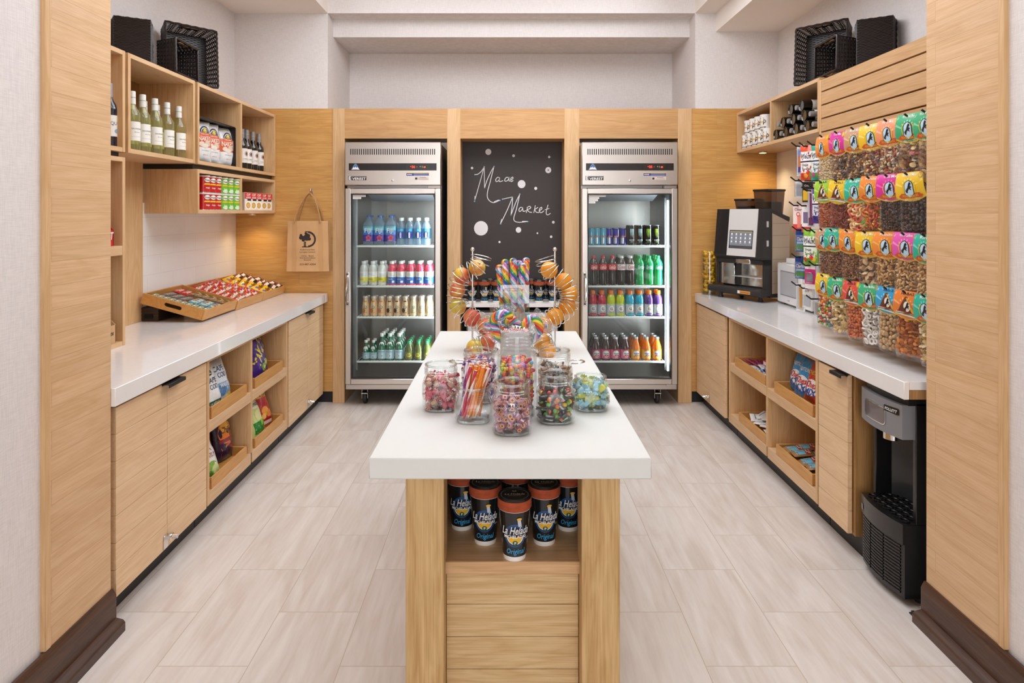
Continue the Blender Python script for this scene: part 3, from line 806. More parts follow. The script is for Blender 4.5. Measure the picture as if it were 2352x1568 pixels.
    for k, wd in enumerate((.10, .065) if hinge > 0 else (.13, .08, .07, .05)):
        m.box(sx, sx + wd, D0 + .0188, D0 + .0198, dz1 - fw - .022 - .017 * k, dz1 - fw - .007 - .017 * k, PM('EDEBE6', .5))
        m.deco(lambda x, z: (x, D0 + .0187, z), rect(sx + .006, sx + wd - .008, dz1 - fw - .0155 - .017 * k, dz1 - fw - .0135 - .017 * k, 1, 1), PM('8A8784', .5), .0003)
    SUB('sticker', local(m, r), door, 'white paper notice on the glass')
    hx = x0 + .020; m = MB()
    m.box(hx - .011, hx + .013, D0 - .010, D0 + .002, .785, 1.045, STEELX, .003)
    m.tube([(hx + .002, D0 - .01, 1.02), (hx + .002, D0 - .035, 1.0), (hx + .002, D0 - .042, .915), (hx + .002, D0 - .035, .83), (hx + .002, D0 - .01, .81)], .0085, CHROME, 8)
    for z in (.803, 1.027): m.box(hx - .007, hx + .009, D0 - .0125, D0 - .009, z - .008, z + .008, PM('2A2826', .4), .001)
    SUB('handle', local(m, r), door, 'chrome pull handle')
    m = MB(); hxx = x1 - .03
    m.box(hxx - .07, hxx + .028, D0 + .012, D0 + .06, 1.690, 1.712, PM('A8A09A', .35, .8), .002); P('top_hinge', m, r, True)
    m = MB(); m.box(x1 - .085, x1 - .01, D0 + .006, D0 + .03, .165, .1795, PM('C8C2BC', .35, .8), .002); P('bottom_hinge', m, r, True)
    # inside
    m = MB(); m.add([(x0 + .12, D1 - .35, 1.60), (x1 - .09, D1 - .35, 1.60), (x1 - .09, D0 + .16, 1.675), (x0 + .12, D0 + .16, 1.675), (x0 + .12, D1 - .35, 1.69), (x1 - .09, D1 - .35, 1.69), (x1 - .09, D0 + .16, 1.69), (x0 + .12, D0 + .16, 1.69)],
                    [(3, 2, 1, 0), (4, 5, 6, 7), (0, 1, 5, 4), (1, 2, 6, 5), (2, 3, 7, 6), (3, 0, 4, 7)], PM('C4CCD6', .4))
    for fx in (-.11, .07):
        for rr in (.02, .035, .05, .065): m.tube([(xc + fx + rr * cos(a), D0 + .28 + rr * sin(a), 1.6605 - .0 + (D0 + .16 - (D0 + .28 + rr * sin(a))) * .10) for a in lins(0, 2 * pi * .97, 18)], .0022, PM('8E949C', .4), 5, True)
    P('evaporator_cover', m, r, True)
    lx = x1 - t - .016 if hinge > 0 else x1 - t - .016
    m = MB(); m.box(lx + .006, lx + .014, yb + .02, yb + .04, .26, 1.60, LED, .002); P('light_strip', m, r, True, 'glowing white light strip')
    li = area('cooler_tube_lamp', (lx - .010, yb + .045, .93), (0, 0, 0), 1.3, .012, 5.0, (.90, .95, 1.0))
    zd = -Vector((-.80, .60, 0)); xd = Vector((0, 0, 1)); yd = zd.cross(xd)
    li.matrix_world = Matrix(((xd.x, yd.x, zd.x, li.location.x), (xd.y, yd.y, zd.y, li.location.y), (xd.z, yd.z, zd.z, li.location.z), (0, 0, 0, 1)))
    for s in (0, 1):
        x = x0 + t + .006 if s == 0 else x1 - t - .006
        m = MB(); m.box(x - .006, x + .006, yb + .10, yb + .116, .25, 1.62, PM('B8BABC', .3, .9)); P('shelf_post', m, r, True)
    out = []
    for z in (1.245, .928, .683, .333):
        m = MB(); m.box(x0 + t + .013, x1 - t - .02, yb + .055, yb + .067, z - .016, z, WIREW, .003)
        for k in range(24):
            x = x0 + t + .02 + (W - 2 * t - .046) * k / 23; m.tube([(x, yb + .06, z - .003), (x, D1 - t - .06, z - .003)], .0025, WIREW, 5)
        for y in (5.35, 5.55, 5.74): m.tube([(x0 + t + .013, y, z - .007), (x1 - t - .02, y, z - .007)], .003, WIREW, 5)
        P('wire_shelf', m, r, True); out.append(z)
    for (cx_, cy_) in ((x0 + .13 if hinge > 0 else x0 + .13, D0 + .12), (x1 - .13, D0 + .12), (x0 + .13, D1 - .12), (x1 - .13, D1 - .12)):
        m = MB(); m.box(cx_ - .045, cx_ + .045, cy_ - .04, cy_ + .04, .130, .137, CHROME, .001)
        for s in (-1, 1): m.box(cx_ + s * .022 - .002, cx_ + s * .022 + .002, cy_ - .02, cy_ + .028, .045, .131, CHROME, .001)
        m.box(cx_ - .024, cx_ + .024, cy_ - .045, cy_ - .015, .088, .095, CHROME, .001)
        m.M = Matrix.Translation((cx_, cy_ + .012, .0505)) @ Matrix.Rotation(pi / 2, 4, 'Y'); m.lathe([(.02, -.016), (.046, -.014), (.05, -.008), (.05, .008), (.046, .014), (.02, .016)], PM('1D1B1A', .5), 22)
        m.M = None; P('caster', m, r, True, 'black swivel caster')
    return r
CLX, CRX = PX(901.7, 5.05), PX(1447, 5.05)
cooler('stainless glass-door cooler of water, juice and coffee left of the chalkboard', CLX, '36', 1, 0)
cooler('stainless glass-door cooler of cans, soda and sports drinks right of the chalkboard', CRX, '35', -1, 0)

# ------------------------------------------------------------------ bottles and cans
KITS = {}
def cylf(R): return lambda s_, z: (R * sin(s_ / R), -R * cos(s_ / R), z)
CLEARP = glass('clear_plastic', 'EAF3F8', .06, .7, .03); WATER = glass('bottled_water', 'D8EBF6', .06, .6, .03, .3, 60, milk=.35)
CLEARG = glass('clear_glass', 'F2F6F4', .07, .85, .02)
def label_mb(R, z0, z1, mat, n=24):
    m = MB(); m.lathe([(R, z0), (R, z1)], mat, n, cap=False); return m
def kit(name, parts):
    KITS[name] = [(pn, mb.mesh(pn)) for pn, mb in parts]; return KITS[name]
def plastic(h, wmat=None): return PM(h, .18, coat=.4)

# square water bottle with flower label
m = MB(); hw = .041
def sq(w, z, k=6):
    pts = []; c = w * .28
    for q in range(4):
        for i in range(k):
            a = pi / 2 * q + pi / 2 * i / (k - 1); cx, cy = ((1, 1), (-1, 1), (-1, -1), (1, -1))[q]; pts.append(((w - c) * cx + c * cos(a), (w - c) * cy + c * sin(a), z))
    return pts
def loft(m, rings, mat):
    n = len(rings[0]); vs = sum(rings, []); fs = []; ms = []
    for k in range(len(rings) - 1):
        for i in range(n): j = (i + 1) % n; fs.append((k * n + i, k * n + j, (k + 1) * n + j, (k + 1) * n + i))
    fs.append(tuple(range(n))[::-1]); fs.append(tuple((len(rings) - 1) * n + i for i in range(n))); m.add(vs, fs, mat)
loft(m, [sq(hw * .9, 0), sq(hw, .008), sq(hw, .155), sq(hw * .92, .172), sq(hw * .55, .196), sq(hw * .38, .208), sq(hw * .38, .222)], WATER)
c = MB(); c.lathe([(.0175, .218), (.0178, .234), (.016, .236)], plastic('2E6BC8'), 18)
l = MB(); loft(l, [sq(hw + .0006, .03), sq(hw + .0006, .083)], plastic('3A1FA0')); loft(l, [sq(hw + .0006, .083), sq(hw + .0006, .118)], plastic('2C7FD0')); loft(l, [sq(hw + .0006, .118), sq(hw + .0006, .148)], plastic('5FC4DC'))
fl = lambda x, z: (x, -hw - .001, z)
l.deco(fl, text('FIJI', 0, .118, .034, .052, .015), plastic('F7FAFC')); PINK = plastic('F0588A'); 
for k in range(5): l.deco(fl, disc(.004 + .012 * cos(k * 1.257 + .3), .058 + .012 * sin(k * 1.257 + .3), .0105, n=10), PINK, .0008)
l.deco(fl, disc(.004, .058, .006, n=10), plastic('D42A3A'), .001); l.deco(fl, rect(-.016, .018, .034, .037, 2, 1), plastic('D9D4F0'), .0008)
kit('fiji', [('bottle', m), ('cap', c), ('label', l)])
# small clear water
m = MB(); m.lathe([(.028, 0), (.032, .004), (.032, .05), (.0305, .055), (.032, .06), (.032, .135), (.027, .158), (.014, .185), (.013, .196)], WATER, 20)
c = MB(); c.lathe([(.0155, .192), (.0155, .215), (.014, .217)], plastic('F2F4F6'), 16)
l = label_mb(.0326, .05, .132, glass('blue_film', 'B8DDF2', .06, .3, .1)); f = cylf(.033); l.deco(f, disc(.004, .082, .022, .028, n=18), plastic('2B2F9E')); l.deco(f, rect(-.03, .028, .108, .130, 8, 2), plastic('38A7D6'))
l.deco(f, text('1', .004, .080, .04, .011, .03), plastic('EDF2F8'), .001)
kit('water', [('bottle', m), ('cap', c), ('label', l)])
def vit(liq, lab, name):
    m = MB(); m.lathe([(.030, 0), (.0345, .004), (.0345, .118), (.033, .135), (.026, .155), (.017, .163), (.0165, .172)], liq, 20)
    c = MB(); c.lathe([(.019, .167), (.0195, .186), (.0175, .189)], plastic('EFECEA'), 16)
    l = label_mb(.0351, .012 if lab != 'E9DC2E' else .028, .108, plastic('F3F1EC')); f = cylf(.0354); W_ = .1
    z0 = .012 if lab != 'E9DC2E' else .030
    l.deco(f, rect(-.052, .052, z0, .064, 16, 2), plastic(lab)); l.deco(f, text('zero' if name == 'vit_y' else 'water', -.008, .090, .007, .03), plastic('8A8A90'), .001)
    l.deco(f, rect(-.018, .020, .078, .0795, 4, 1), plastic('9A9AA0'), .001)
    l.deco(f, text('vitamin', -.012, .050, .010, .036, .01), plastic('2A2A44' if name == 'vit_y' else 'E9ECF4'), .001); l.deco(f, rect(.002, .022, .020, .036, 3, 2), plastic('F3F1EC' if name != 'vit_y' else 'C9BC22'), .001)
    kit(name, [('bottle', m), ('cap', c), ('label', l)])
vit(plastic('DDDCD6'), 'E9DC2E', 'vit_y'); vit(plastic('E0425E'), '2E6FC4', 'vit_p')
def frap(cap_, body, name, dark):
    m = MB(); B = PM(body, .12, coat=.6); m.lathe([(.026, 0), (.030, .004), (.0305, .055), (.029, .085), (.0245, .108), (.0205, .122), (.0205, .140)], B, 20)
    m2 = MB(); m2.lathe([(.0225, .138), (.0232, .141), (.0232, .153), (.021, .156)], PM('D8CFC4', .3, .4), 16)
    l = MB(); f = lambda s_, z: ((.0307 - max(0, z - .055) * .05) * sin(s_ / .0305), -(.0307 - max(0, z - .055) * .05) * cos(s_ / .0305), z)
    l.deco(f, disc(.003, .071, .0115, n=16), plastic('F1EEE6')); l.deco(f, ring(.003, .071, .0075, .0115, 16), plastic('1F6B4A'), .001); l.deco(f, poly([(-.001, .066), (.007, .066), (.003, .077)]), plastic('1F6B4A'), .001)
    l.deco(f, text('frappuccino', -.002, .030, .009, .036, .01), plastic(dark), .001)
    l.deco(f, disc(-.012, .045, .014, .018, n=14), plastic(dark if name != 'frap_v' else 'C9B08A'), .0007)
    if name != 'frap_v':
        l.deco(f, rect(-.016, .016, .112, .121, 5, 1), plastic(dark), -.0042)
    kit(name, [('bottle', m), ('cap', m2), ('label', l)])
frap('D8CFC4', 'E3B98C', 'frap_c', 'D07A34'); frap('D8CFC4', 'D9B48A', 'frap_m', '3A2018'); frap('D8CFC4', 'DCC49A', 'frap_v', '9A7A3A')
GREENG = PM('0E6B4A', .06, coat=.8); LABC = plastic('BFDDE6')
def pelle(h, R, name):
    k = h / .21; m = MB(); m.lathe([(R * .9, 0), (R, .004), (R, .088 * k), (R * .86, .112 * k), (R * .46, .142 * k), (R * .40, .155 * k), (R * .38, .192 * k)], GREENG, 20)
    c = MB(); c.lathe([(R * .45, .183 * k), (R * .47, .205 * k), (R * .4, .21 * k)], plastic('F0F0EC'), 14)
    l = label_mb(R + .0006, .012, .082 * k, LABC); f = cylf(R + .0008); l.deco(f, text('S.PELLEGRINO', 0, .068 * k, .008, R * 1.6, .01), plastic('4A6A8A')); l.deco(f, disc(.004, .036 * k, .004, n=8), plastic('D0342A')); l.deco(f, rect(-R * .7, R * .7, .014, .017, 6, 1), plastic('8AA8C0'))
    nk = lambda s_, z: (s_, -R * .92 + (z - .098 * k) * .35 + abs(s_) * .35, z)
    l.deco(nk, disc(0, .122 * k, R * .56, R * .60, n=16), plastic('F3F3EE'), .002); l.deco(nk, text('SP', 0, .122 * k, .008 * k, .014), plastic('7A8CA0'), .003)
    kit(name, [('bottle', m), ('cap', c), ('label', l)])
pelle(.212, .0335, 'pelle_l'); pelle(.156, .029, 'pelle_s')
m = MB(); m.lathe([(.029, 0), (.033, .004), (.033, .075), (.030, .095), (.017, .122), (.0145, .13)], PM('55602A', .08, coat=.6), 18); c = MB(); c.lathe([(.0165, .126), (.0165, .148), (.015, .15)], plastic('17915A'), 14)
l = label_mb(.0336, .014, .07, plastic('6E7A3A')); f = cylf(.0338); l.deco(f, disc(0, .042, .02, .016, n=14), plastic('D6C64A')); l.deco(f, stroke(spline([(-.016, .038), (-.008, .048), (-.004, .038), (.004, .048), (.008, .040), (.017, .050)], 4), .003), plastic('3A2A14'), .001)
kit('tea', [('bottle', m), ('cap', c), ('label', l)])
ALU = PM('D2D3D4', .22, .9)
def can(name, R, h, col, deco):
    m = MB(); C = PM(col, .22, .35, coat=.4); m.lathe([(R * .8, 0), (R * .86, .003), (R, .010), (R, h - .012), (R * .86, h - .003), (R * .88, h), (R * .80, h - .002), (.0001, h - .004)], C, 20)
    t = MB(); t.lathe([(R * .88, h - .0025), (R * .89, h + .0005), (R * .80, h - .0015), (.0001, h - .0035)], ALU, 18); deco(m, cylf(R)); kit(name, [('can', m), ('lid', t)])
def rb(blue):
    def d(m, f):
        B = PM(blue, .25, .3); SL = PM('C9CCD2', .25, .6)
        m.deco(f, poly([(.004, .012), (.026, .012), (.026, .060), (.012, .060)]), B, .0004)
        m.deco(f, rect(-.026, .001, .012, .060, 5, 4), SL, .0003); m.deco(f, rect(-.018, .018, .064, .074, 5, 1), plastic('D3223C'), .0006); m.deco(f, text('Red Bull', 0, .069, .006, .034, .01), plastic('F2D34A'), .0009)
        m.deco(f, rect(.012, .026, .065, .122, 3, 3), SL, .0003)
    return d
can('redbull_cyan', .0262, .134, '58B4D4', rb('4AA6CC')); can('redbull_blue', .0262, .134, '2A2A9A', rb('26309E'))
def mon(colr):
    def d(m, f):
        M_ = plastic(colr)
        for k, (x, lo) in enumerate(((-.011, .068), (0, .058), (.011, .066))): m.deco(f, poly([(x - .003, .13), (x + .004, .128), (x + .002, .1), (x + .004, .085), (x + .001, lo), (x - .001, .09), (x - .004, .105)]), M_, .0005)
        m.deco(f, text('MONSTER', 0, .040, .009, .042, .02), plastic('E8EDF0')); m.deco(f, text('ENERGY', 0, .026, .006, .026, .01), M_)
    return d
can('monster_w', .0295, .157, '141518', mon('BCE4E8')); can('monster_g', .0295, .157, '121316', mon('9AD22E'))
def soda(name, liq, cap_, lab, brand, bcol, dia=False, neck=None):
    B = PM(liq, .06, coat=.8); NK = PM(neck, .08, coat=.8) if neck else None; R = .035
    m = MB(); m.lathe([(.026, 0), (.034, .006), (R, .03), (.0335, .08), (.0325, .11), (.0345, .125), (R, .128), (R, .168, NK), (.031, .183), (.018, .205), (.0135, .212), (.013, .22)], B, 20)
    c = MB(); c.lathe([(.0155, .212), (.0155, .230), (.014, .232)], plastic(cap_), 14); l = label_mb(R + .0005, .120, .166, plastic(lab)); f = cylf(R + .0007)
    l.deco(f, text(brand, 0, .146, .022, .056, .015, .25), plastic(bcol)); l.deco(f, stroke([(-.026, .131), (-.01, .128), (.01, .132), (.026, .128)], .003), plastic(bcol), .001)
    kit(name, [('bottle', m), ('cap', c), ('label', l)])
soda('coke', '1B0F0C', 'D42424', 'D81E28', 'Coca-Cola', 'F5F0EC', neck='55463F'); soda('diet', '1B0F0E', 'E0E0DE', 'E4E2E2', 'Coke', 'C4202E', neck='55463F'); soda('sprite', '149A50', '12A058', '16A566', 'Sprite', 'E9F2F6')
def gat(name, liq, accent):
    m = MB(); B = PM(liq, .10, coat=.6); m.lathe([(.030, 0), (.0355, .004), (.0355, .095), (.0335, .103), (.0355, .112), (.034, .135), (.027, .160), (.018, .170), (.018, .176)], B, 20)
    c = MB(); c.lathe([(.0205, .170), (.021, .199), (.018, .203)], plastic('F07A1E'), 16); l = label_mb(.0361, .012, .094, plastic('C9CCD0')); f = cylf(.0363)
    l.deco(f, disc(0, .060, .021, n=18), plastic('F4F5F6')); l.deco(f, text('G', -.001, .060, .026, .020, .03), plastic('3A3D44' if accent == 0 else '6A4A3A'), .001); l.deco(f, disc(.003, .059, .005, n=8), plastic('F0782A'), .0012)
    l.deco(f, rect(-.026, .026, .015, .026, 6, 1), PM(liq, .3), .0008); l.deco(f, rect(-.02, .02, .031, .034, 4, 1), plastic('8A8E96'), .0008); kit(name, [('bottle', m), ('cap', c), ('label', l)])
gat('gat_red', 'C81E3C', 0); gat('gat_yellow', 'C2CC1E', 1); gat('gat_blue', '1FA3C2', 0); gat('gat_purple', '5A3A86', 1)
def snap(name, liq, lab, ring_, cap_='2A2A30'):
    m = MB(); B = PM(liq, .06, coat=.8); m.lathe([(.031, 0), (.0365, .005), (.0365, .09), (.034, .108), (.024, .138), (.018, .158), (.017, .168)], B, 20); c = MB(); c.lathe([(.0195, .166), (.0198, .18), (.0185, .182), (.0001, .183)], PM('C8CACC', .25, .7), 16)
    l = label_mb(.0371, .014, .086, plastic(lab)); f = cylf(.0373); l.deco(f, disc(0, .052, .026, .027, n=18), plastic('F4EFE6')); l.deco(f, text('Snapple', 0, .056, .013, .044, .02), plastic('4A4A9A'), .001)
    for k in range(4): l.deco(f, disc(-.014 + .009 * k, .036 + .003 * (k % 2), .006, n=8), plastic(ring_ if k % 2 else 'E07A2A'), .0012)
    l.deco(f, rect(-.03, .03, .078, .084, 6, 1), plastic(ring_), .0008); kit(name, [('bottle', m), ('cap', c), ('label', l)])
snap('snap_pink', '3A1A1E', 'E06A94', 'C8244A'); snap('snap_orange', 'E07014', 'F0B030', 'E0642A')

def cy_(px, D): return PX(px, D)
YF = 5.235                        # centre line of the front row of drinks
def shelf_row(kit, name, desc, where, pxs, z, cat, group, R, back=0, backdesc=None):
    n = len(pxs)
    for i, px in enumerate(pxs):
        x = PX(px, YF); w = nth(i, n)
        KIT(KITS[kit], name, (desc + (', ' + w if w else '') + ', ' + where).strip(', '), cat, (x, YF, z), 0 if kit == 'fiji' else random.uniform(-.12, .12), group)
        for q in range(back):
            KIT(KITS[kit], name, desc + ' behind the front row, ' + where, cat, (x + random.uniform(-.002, .002), YF + (2 * R + .010) * (q + 1), z), 0, group + ', rows behind')
random.seed(4)
LC, RC = 'left cooler', 'right cooler'
s1, s2, s3, s4 = 1.2455, .9285, .6835, .3335
shelf_row('fiji', 'water_bottle', 'square water bottle with pink flower label', LC, [847.5, 872.5, 898], s1, 'bottle', 'square water bottles in the left cooler', .042, 1)
shelf_row('water', 'water_bottle', 'slim clear water bottle with white cap', LC, [921, 940.5, 959.5, 979], s1, 'bottle', 'slim water bottles in the left cooler', .033, 1)
shelf_row('vit_y', 'vitamin_drink', 'cloudy drink bottle with white and yellow label', LC, [836, 857, 878], s2, 'bottle', 'yellow-label drinks in the left cooler', .036, 1)
shelf_row('vit_p', 'vitamin_drink', 'pink drink bottle with blue and white label', LC, [900.5, 921.5, 943, 964.5, 986], s2, 'bottle', 'pink drinks in the left cooler', .036, 1)
shelf_row('frap_c', 'coffee_drink', 'caramel iced coffee bottle with orange mark', LC, [840, 859, 877], s3, 'bottle', 'iced coffees in the left cooler', .031, 1)
shelf_row('frap_m', 'coffee_drink', 'iced coffee bottle with dark brown mark', LC, [895, 912.5, 931], s3, 'bottle', 'iced coffees in the left cooler', .031, 1)
shelf_row('frap_v', 'coffee_drink', 'pale vanilla iced coffee bottle', LC, [949.5, 968, 986.5], s3, 'bottle', 'iced coffees in the left cooler', .031, 1)
shelf_row('pelle_s', 'sparkling_water', 'small green sparkling water bottle', LC, [841, 858], s4, 'bottle', 'small sparkling waters in the left cooler', .03, 1)
shelf_row('pelle_l', 'sparkling_water', 'tall green sparkling water bottle', LC, [877.5, 896, 917], s4, 'bottle', 'tall sparkling waters in the left cooler', .034, 3)
shelf_row('tea', 'juice_bottle', 'squat olive drink bottle with green cap', LC, [939.5, 961, 981.5], s4, 'bottle', 'green-capped drinks in the left cooler', .034, 3)
shelf_row('redbull_cyan', 'energy_drink_can', 'slim pale blue and silver drink can', RC, [1358.5, 1371.5, 1386], s1, 'can', 'slim pale blue cans in the right cooler', .027, 1)
shelf_row('redbull_blue', 'energy_drink_can', 'slim dark blue and silver drink can', RC, [1400, 1415, 1431], s1, 'can', 'slim dark blue cans in the right cooler', .027, 1)
shelf_row('monster_w', 'energy_drink_can', 'black drink can with pale blue claw mark', RC, [1449.5, 1468.5], s1, 'can', 'black cans in the right cooler', .03, 1)
shelf_row('monster_g', 'energy_drink_can', 'black drink can with green claw mark', RC, [1488.5, 1507.5], s1, 'can', 'black cans in the right cooler', .03, 1)
shelf_row('coke', 'soda_bottle', 'cola bottle with red cap and red label', RC, [1363, 1385, 1406.5], s2, 'bottle', 'colas in the right cooler', .036, 0)
shelf_row('diet', 'soda_bottle', 'cola bottle with white cap and silver label', RC, [1427.5, 1448], s2, 'bottle', 'colas in the right cooler', .036, 2)
shelf_row('sprite', 'soda_bottle', 'green lemon soda bottle', RC, [1469.5, 1491, 1511.5], s2, 'bottle', 'green sodas in the right cooler', .036, 2)
for kn, ds, pp in (('gat_red', 'red', [1361.5, 1382.5]), ('gat_yellow', 'yellow-green', [1403.5, 1425]), ('gat_blue', 'turquoise', [1447, 1468.5]), ('gat_purple', 'purple', [1490, 1511])):
    shelf_row(kn, 'sports_drink', ds + ' sports drink with orange cap', RC, pp, s3, 'bottle', 'sports drinks in the right cooler', .037, 1)
shelf_row('snap_pink', 'juice_bottle', 'dark glass juice bottle with pink label', RC, [1369, 1391.5, 1413, 1435.5], s4, 'bottle', 'pink-label juices in the right cooler', .038, 2)
shelf_row('snap_orange', 'juice_bottle', 'orange juice drink bottle with yellow label', RC, [1460, 1484, 1508.5], s4, 'bottle', 'orange juices in the right cooler', .038, 2)
# ------------------------------------------------------------------ bags, bottles and packets on the left
def bagsurf(w, h, d, seed=0, wr=.004, taper=.10):
    rnd = random.Random(seed); ph = [rnd.uniform(0, 6.28) for _ in range(6)]
    def prof(x, z):
        u = min(1, abs(x) / (w / 2)); v = min(1, abs(z / h * 2 - 1))
        return max(0, 1 - u ** 2.4) ** .6 * max(0, 1 - v ** 3.5) ** .75
    def f(x, z):
        v = z / h * 2 - 1; q = prof(x, z)
        e = wr * (sin(x / w * 9 + ph[0] + v * 3) * .5 + sin(z / h * 17 + ph[1] + x / w * 6) * .4 + sin((x / w + z / h) * 23 + ph[2]) * .25) * (.3 + .7 * min(1, 2.2 * abs(v)))
        return (x * (1 - taper * (1 - abs(v) ** 6) * .6), -d / 2 * q + e * (q ** .3 if q > 0 else 0), z)
    return f
def bag_mb(w, h, d, mat, decos=(), seed=0, nu=17, nv=21, wr=.004, back=None, crimp=True, taper=.10):
    f = bagsurf(w, h, d, seed, wr, taper); m = MB(); us = lins(-w / 2, w / 2, nu); vs = lins(0, h, nv)
    m.grid(f, us, vs, mat); g = lambda x, z: (f(x, z)[0], -f(x, z)[1] * .9 + .0004, z)
    m.grid(g, us, vs, back or mat, flip=True)
    for sh, mt, ep in decos: m.deco(f, sh, mt, ep)
    return m
FOIL = lambda c: PM(c, .28, coat=.35)
PAPER = lambda c: PM(c, .6)
LEAN = lambda loc, rz, tilt: Matrix.Translation(loc) @ Matrix.Rotation(rz, 4, 'Z') @ Matrix.Rotation(tilt, 4, 'X')
LFT, RGT = pi / 2, -pi / 2              # fronts turned toward +X / -X

# --- wine and spirits
WINEG = glass('pale_green_glass', 'EEF0C0', .07, .8, .02, milk=.16); REDG = PM('0E0F0D', .05, coat=.9)
def wine(name, body, capc, labc, lab_lo, lab_hi, decs, R=.037, h=.305):
    m = MB(); m.lathe([(.030, .006), (R * .96, 0), (R, .006), (R, .178), (R * .92, .198), (R * .55, .222), (.0155, .236), (.0145, .29)], body, 24)
    c = MB(); c.lathe([(.0168, .238), (.0162, .30), (.0154, .304), (.0001, .304)], capc, 18); c.lathe([(.0168, .270), (.0168, .2735)], PM('B8B4A8', .3, .5), 18, cap=False)
    l = MB(); f = cylf(R + .0006); l.deco(f, rect(-.047, .047, lab_lo, lab_hi, 18, 3), labc, 0)
    for sh, mt, e in decs: l.deco(f, sh, mt, e)
    kit(name, [('bottle', m), ('capsule', c), ('label', l)])
CREAM = PAPER('F2EFE6'); INK = PAPER('4A4744')
wine('white_wine', WINEG, PM('E9EAE2', .35), CREAM, .052, .148, [(text('SAUVIGNON', 0, .112, .0075, .058), INK, .0005), (text('BLANC', 0, .095, .004, .03), INK, .0005), (rect(-.03, .03, .072, .0732, 6, 1), PAPER('B9B4A6'), .0005), (poly([(.020, .138), (.047, .138), (.047, .149), (.030, .149)]), PAPER('D9D2B0'), .0006)])
wine('red_wine', REDG, PM('8E8C8A', .35), CREAM, .055, .160, [(ring(.006, .122, .015, .018, 22), PAPER('8A2E2A'), .0005), (disc(.006, .122, .012, n=16), PAPER('6A4A42'), .0006), (rect(-.04, .04, .074, .0755, 8, 1), PAPER('B9B4A6'), .0005), (text('CABERNET', 0, .084, .005, .05), INK, .0005)])
wine('dark_wine', PM('11162A', .05, coat=.9), PM('AEB4C4', .4), CREAM, .05, .15, [(text('AQUA', .0, .112, .016, .06), PAPER('2A3A6A'), .0005), (disc(.02, .075, .018, .012, n=12), PAPER('8AB4C8'), .0005), (disc(.03, .066, .012, .009, n=10), PAPER('C8C84A'), .0007)])
ZU = U0 + .022
for i, px in enumerate((303.5, 327.5, 355.5, 383.5, 410.5)):
    x = -1.895; y = F * x / (px - VX)
    KIT(KITS['white_wine'], 'wine_bottle', 'white wine bottle with white label, ' + nth(i, 5) + ' in its shelf box', 'bottle', (x, y, ZU), pi / 2 - .35 + .04 * i, 'white wine bottles on the left wall shelf')
    KIT(KITS['white_wine'], 'wine_bottle', 'white wine bottle standing behind the front row of white wines', 'bottle', (x - .10, y - .05, ZU), pi / 2 - .3, 'white wine bottles in the back row')
for i, px in enumerate((561.5, 566.5, 580.5, 594.5, 608.5)):
    x = -1.93 if i else -1.94; y = F * x / ((px if i else 556) - VX)
    KIT(KITS['red_wine'], 'wine_bottle', 'dark red wine bottle with cream label, ' + nth(i, 5) + ' in its cell', 'bottle', (x, y, ZU), pi / 2 - .50 + .15, 'red wine bottles on the left wall shelf')
KIT(KITS['dark_wine'], 'wine_bottle', 'dark blue bottle half hidden by the left entrance pier', 'bottle', (-1.885, F * -1.885 / (253 - VX), ZU), pi / 2 - .6)

# --- popcorn bags in a tilted dark basket
TRAYB = PM('241A18', .4)
def tray_panels(r, L, W, h, t, mat, hole=None, seed=0):
    """Open tray in local axes: length L on X, depth W on Y, walls h high."""
    m = MB(); m.box(-L / 2 + t, L / 2 - t, -W / 2 + t, W / 2 - t, 0, t, mat); P('bottom', m, r)
    for s in (-1, 1):
        m = MB(); m.box(-L / 2, L / 2, s * W / 2, s * (W / 2 - t), 0, h, mat, .0015); P('long_side', m, r)
        m = MB(); x0, x1 = s * L / 2, s * (L / 2 - t)
        if hole is None: m.box(x0, x1, -W / 2 + t, W / 2 - t, 0, h, mat, .0015)
        else:
            hw, hz0, hz1 = hole
            m.box(x0, x1, -W / 2 + t, -hw, 0, h, mat); m.box(x0, x1, hw, W / 2 - t, 0, h, mat); m.box(x0, x1, -hw, hw, 0, hz0, mat); m.box(x0, x1, -hw, hw, hz1, h, mat)
            rr = (hz1 - hz0) / 2
            for e in (-1, 1):           # rounded ends of the hand hole
                n = 8; zc = (hz0 + hz1) / 2
                for q in range(n):
                    a0, a1 = pi / 2 - pi * q / n, pi / 2 - pi * (q + 1) / n
                    p = [(hw - rr + rr * cos(a0), zc + rr * sin(a0)), (hw - rr + rr * cos(a1), zc + rr * sin(a1)), (hw, zc + rr * sin(a1)), (hw, zc + rr * sin(a0))]
                    V = [(x0, e * a, b_) for a, b_ in p] + [(x1, e * a, b_) for a, b_ in p]
                    m.add(V, [(0, 1, 2, 3), (7, 6, 5, 4), (0, 4, 5, 1)], mat)
        P('end_panel', m, r)
r = T('black_basket', 'dark box lying on its side in the wall shelf, holding the popcorn bags', 'basket', (-1.935, 4.21, ZU + .0005))
def bb(nm, x0, x1, y0, y1, z0, z1, lb=None): m = MB(); m.box(x0, x1, y0, y1, ZU + .0005 + z0, ZU + .0005 + z1, TRAYB, .0015); P(nm, m, r, True, lb)
bb('lower_side', -2.03, -1.842, 3.93, 4.49, 0, .005); bb('upper_side', -2.03, -1.850, 3.93, 4.49, .268, .273); bb('base', -2.036, -2.0305, 3.93, 4.49, 0, .273); bb('end_panel', -2.03, -1.846, 3.93, 3.935, .0055, .2675); bb('end_panel', -2.03, -1.846, 4.485, 4.49, .0055, .2675)
m = MB(); m.box(-1.905, -1.862, 4.4835, 4.4848, ZU + .11, ZU + .18, PM('C9B49A', .25, .5)); P('handle_plate', m, r, True, 'bright handle plate')
OR = FOIL('E0602A'); WH = FOIL('EDEBE8'); INKB = PAPER('2A2A3A')
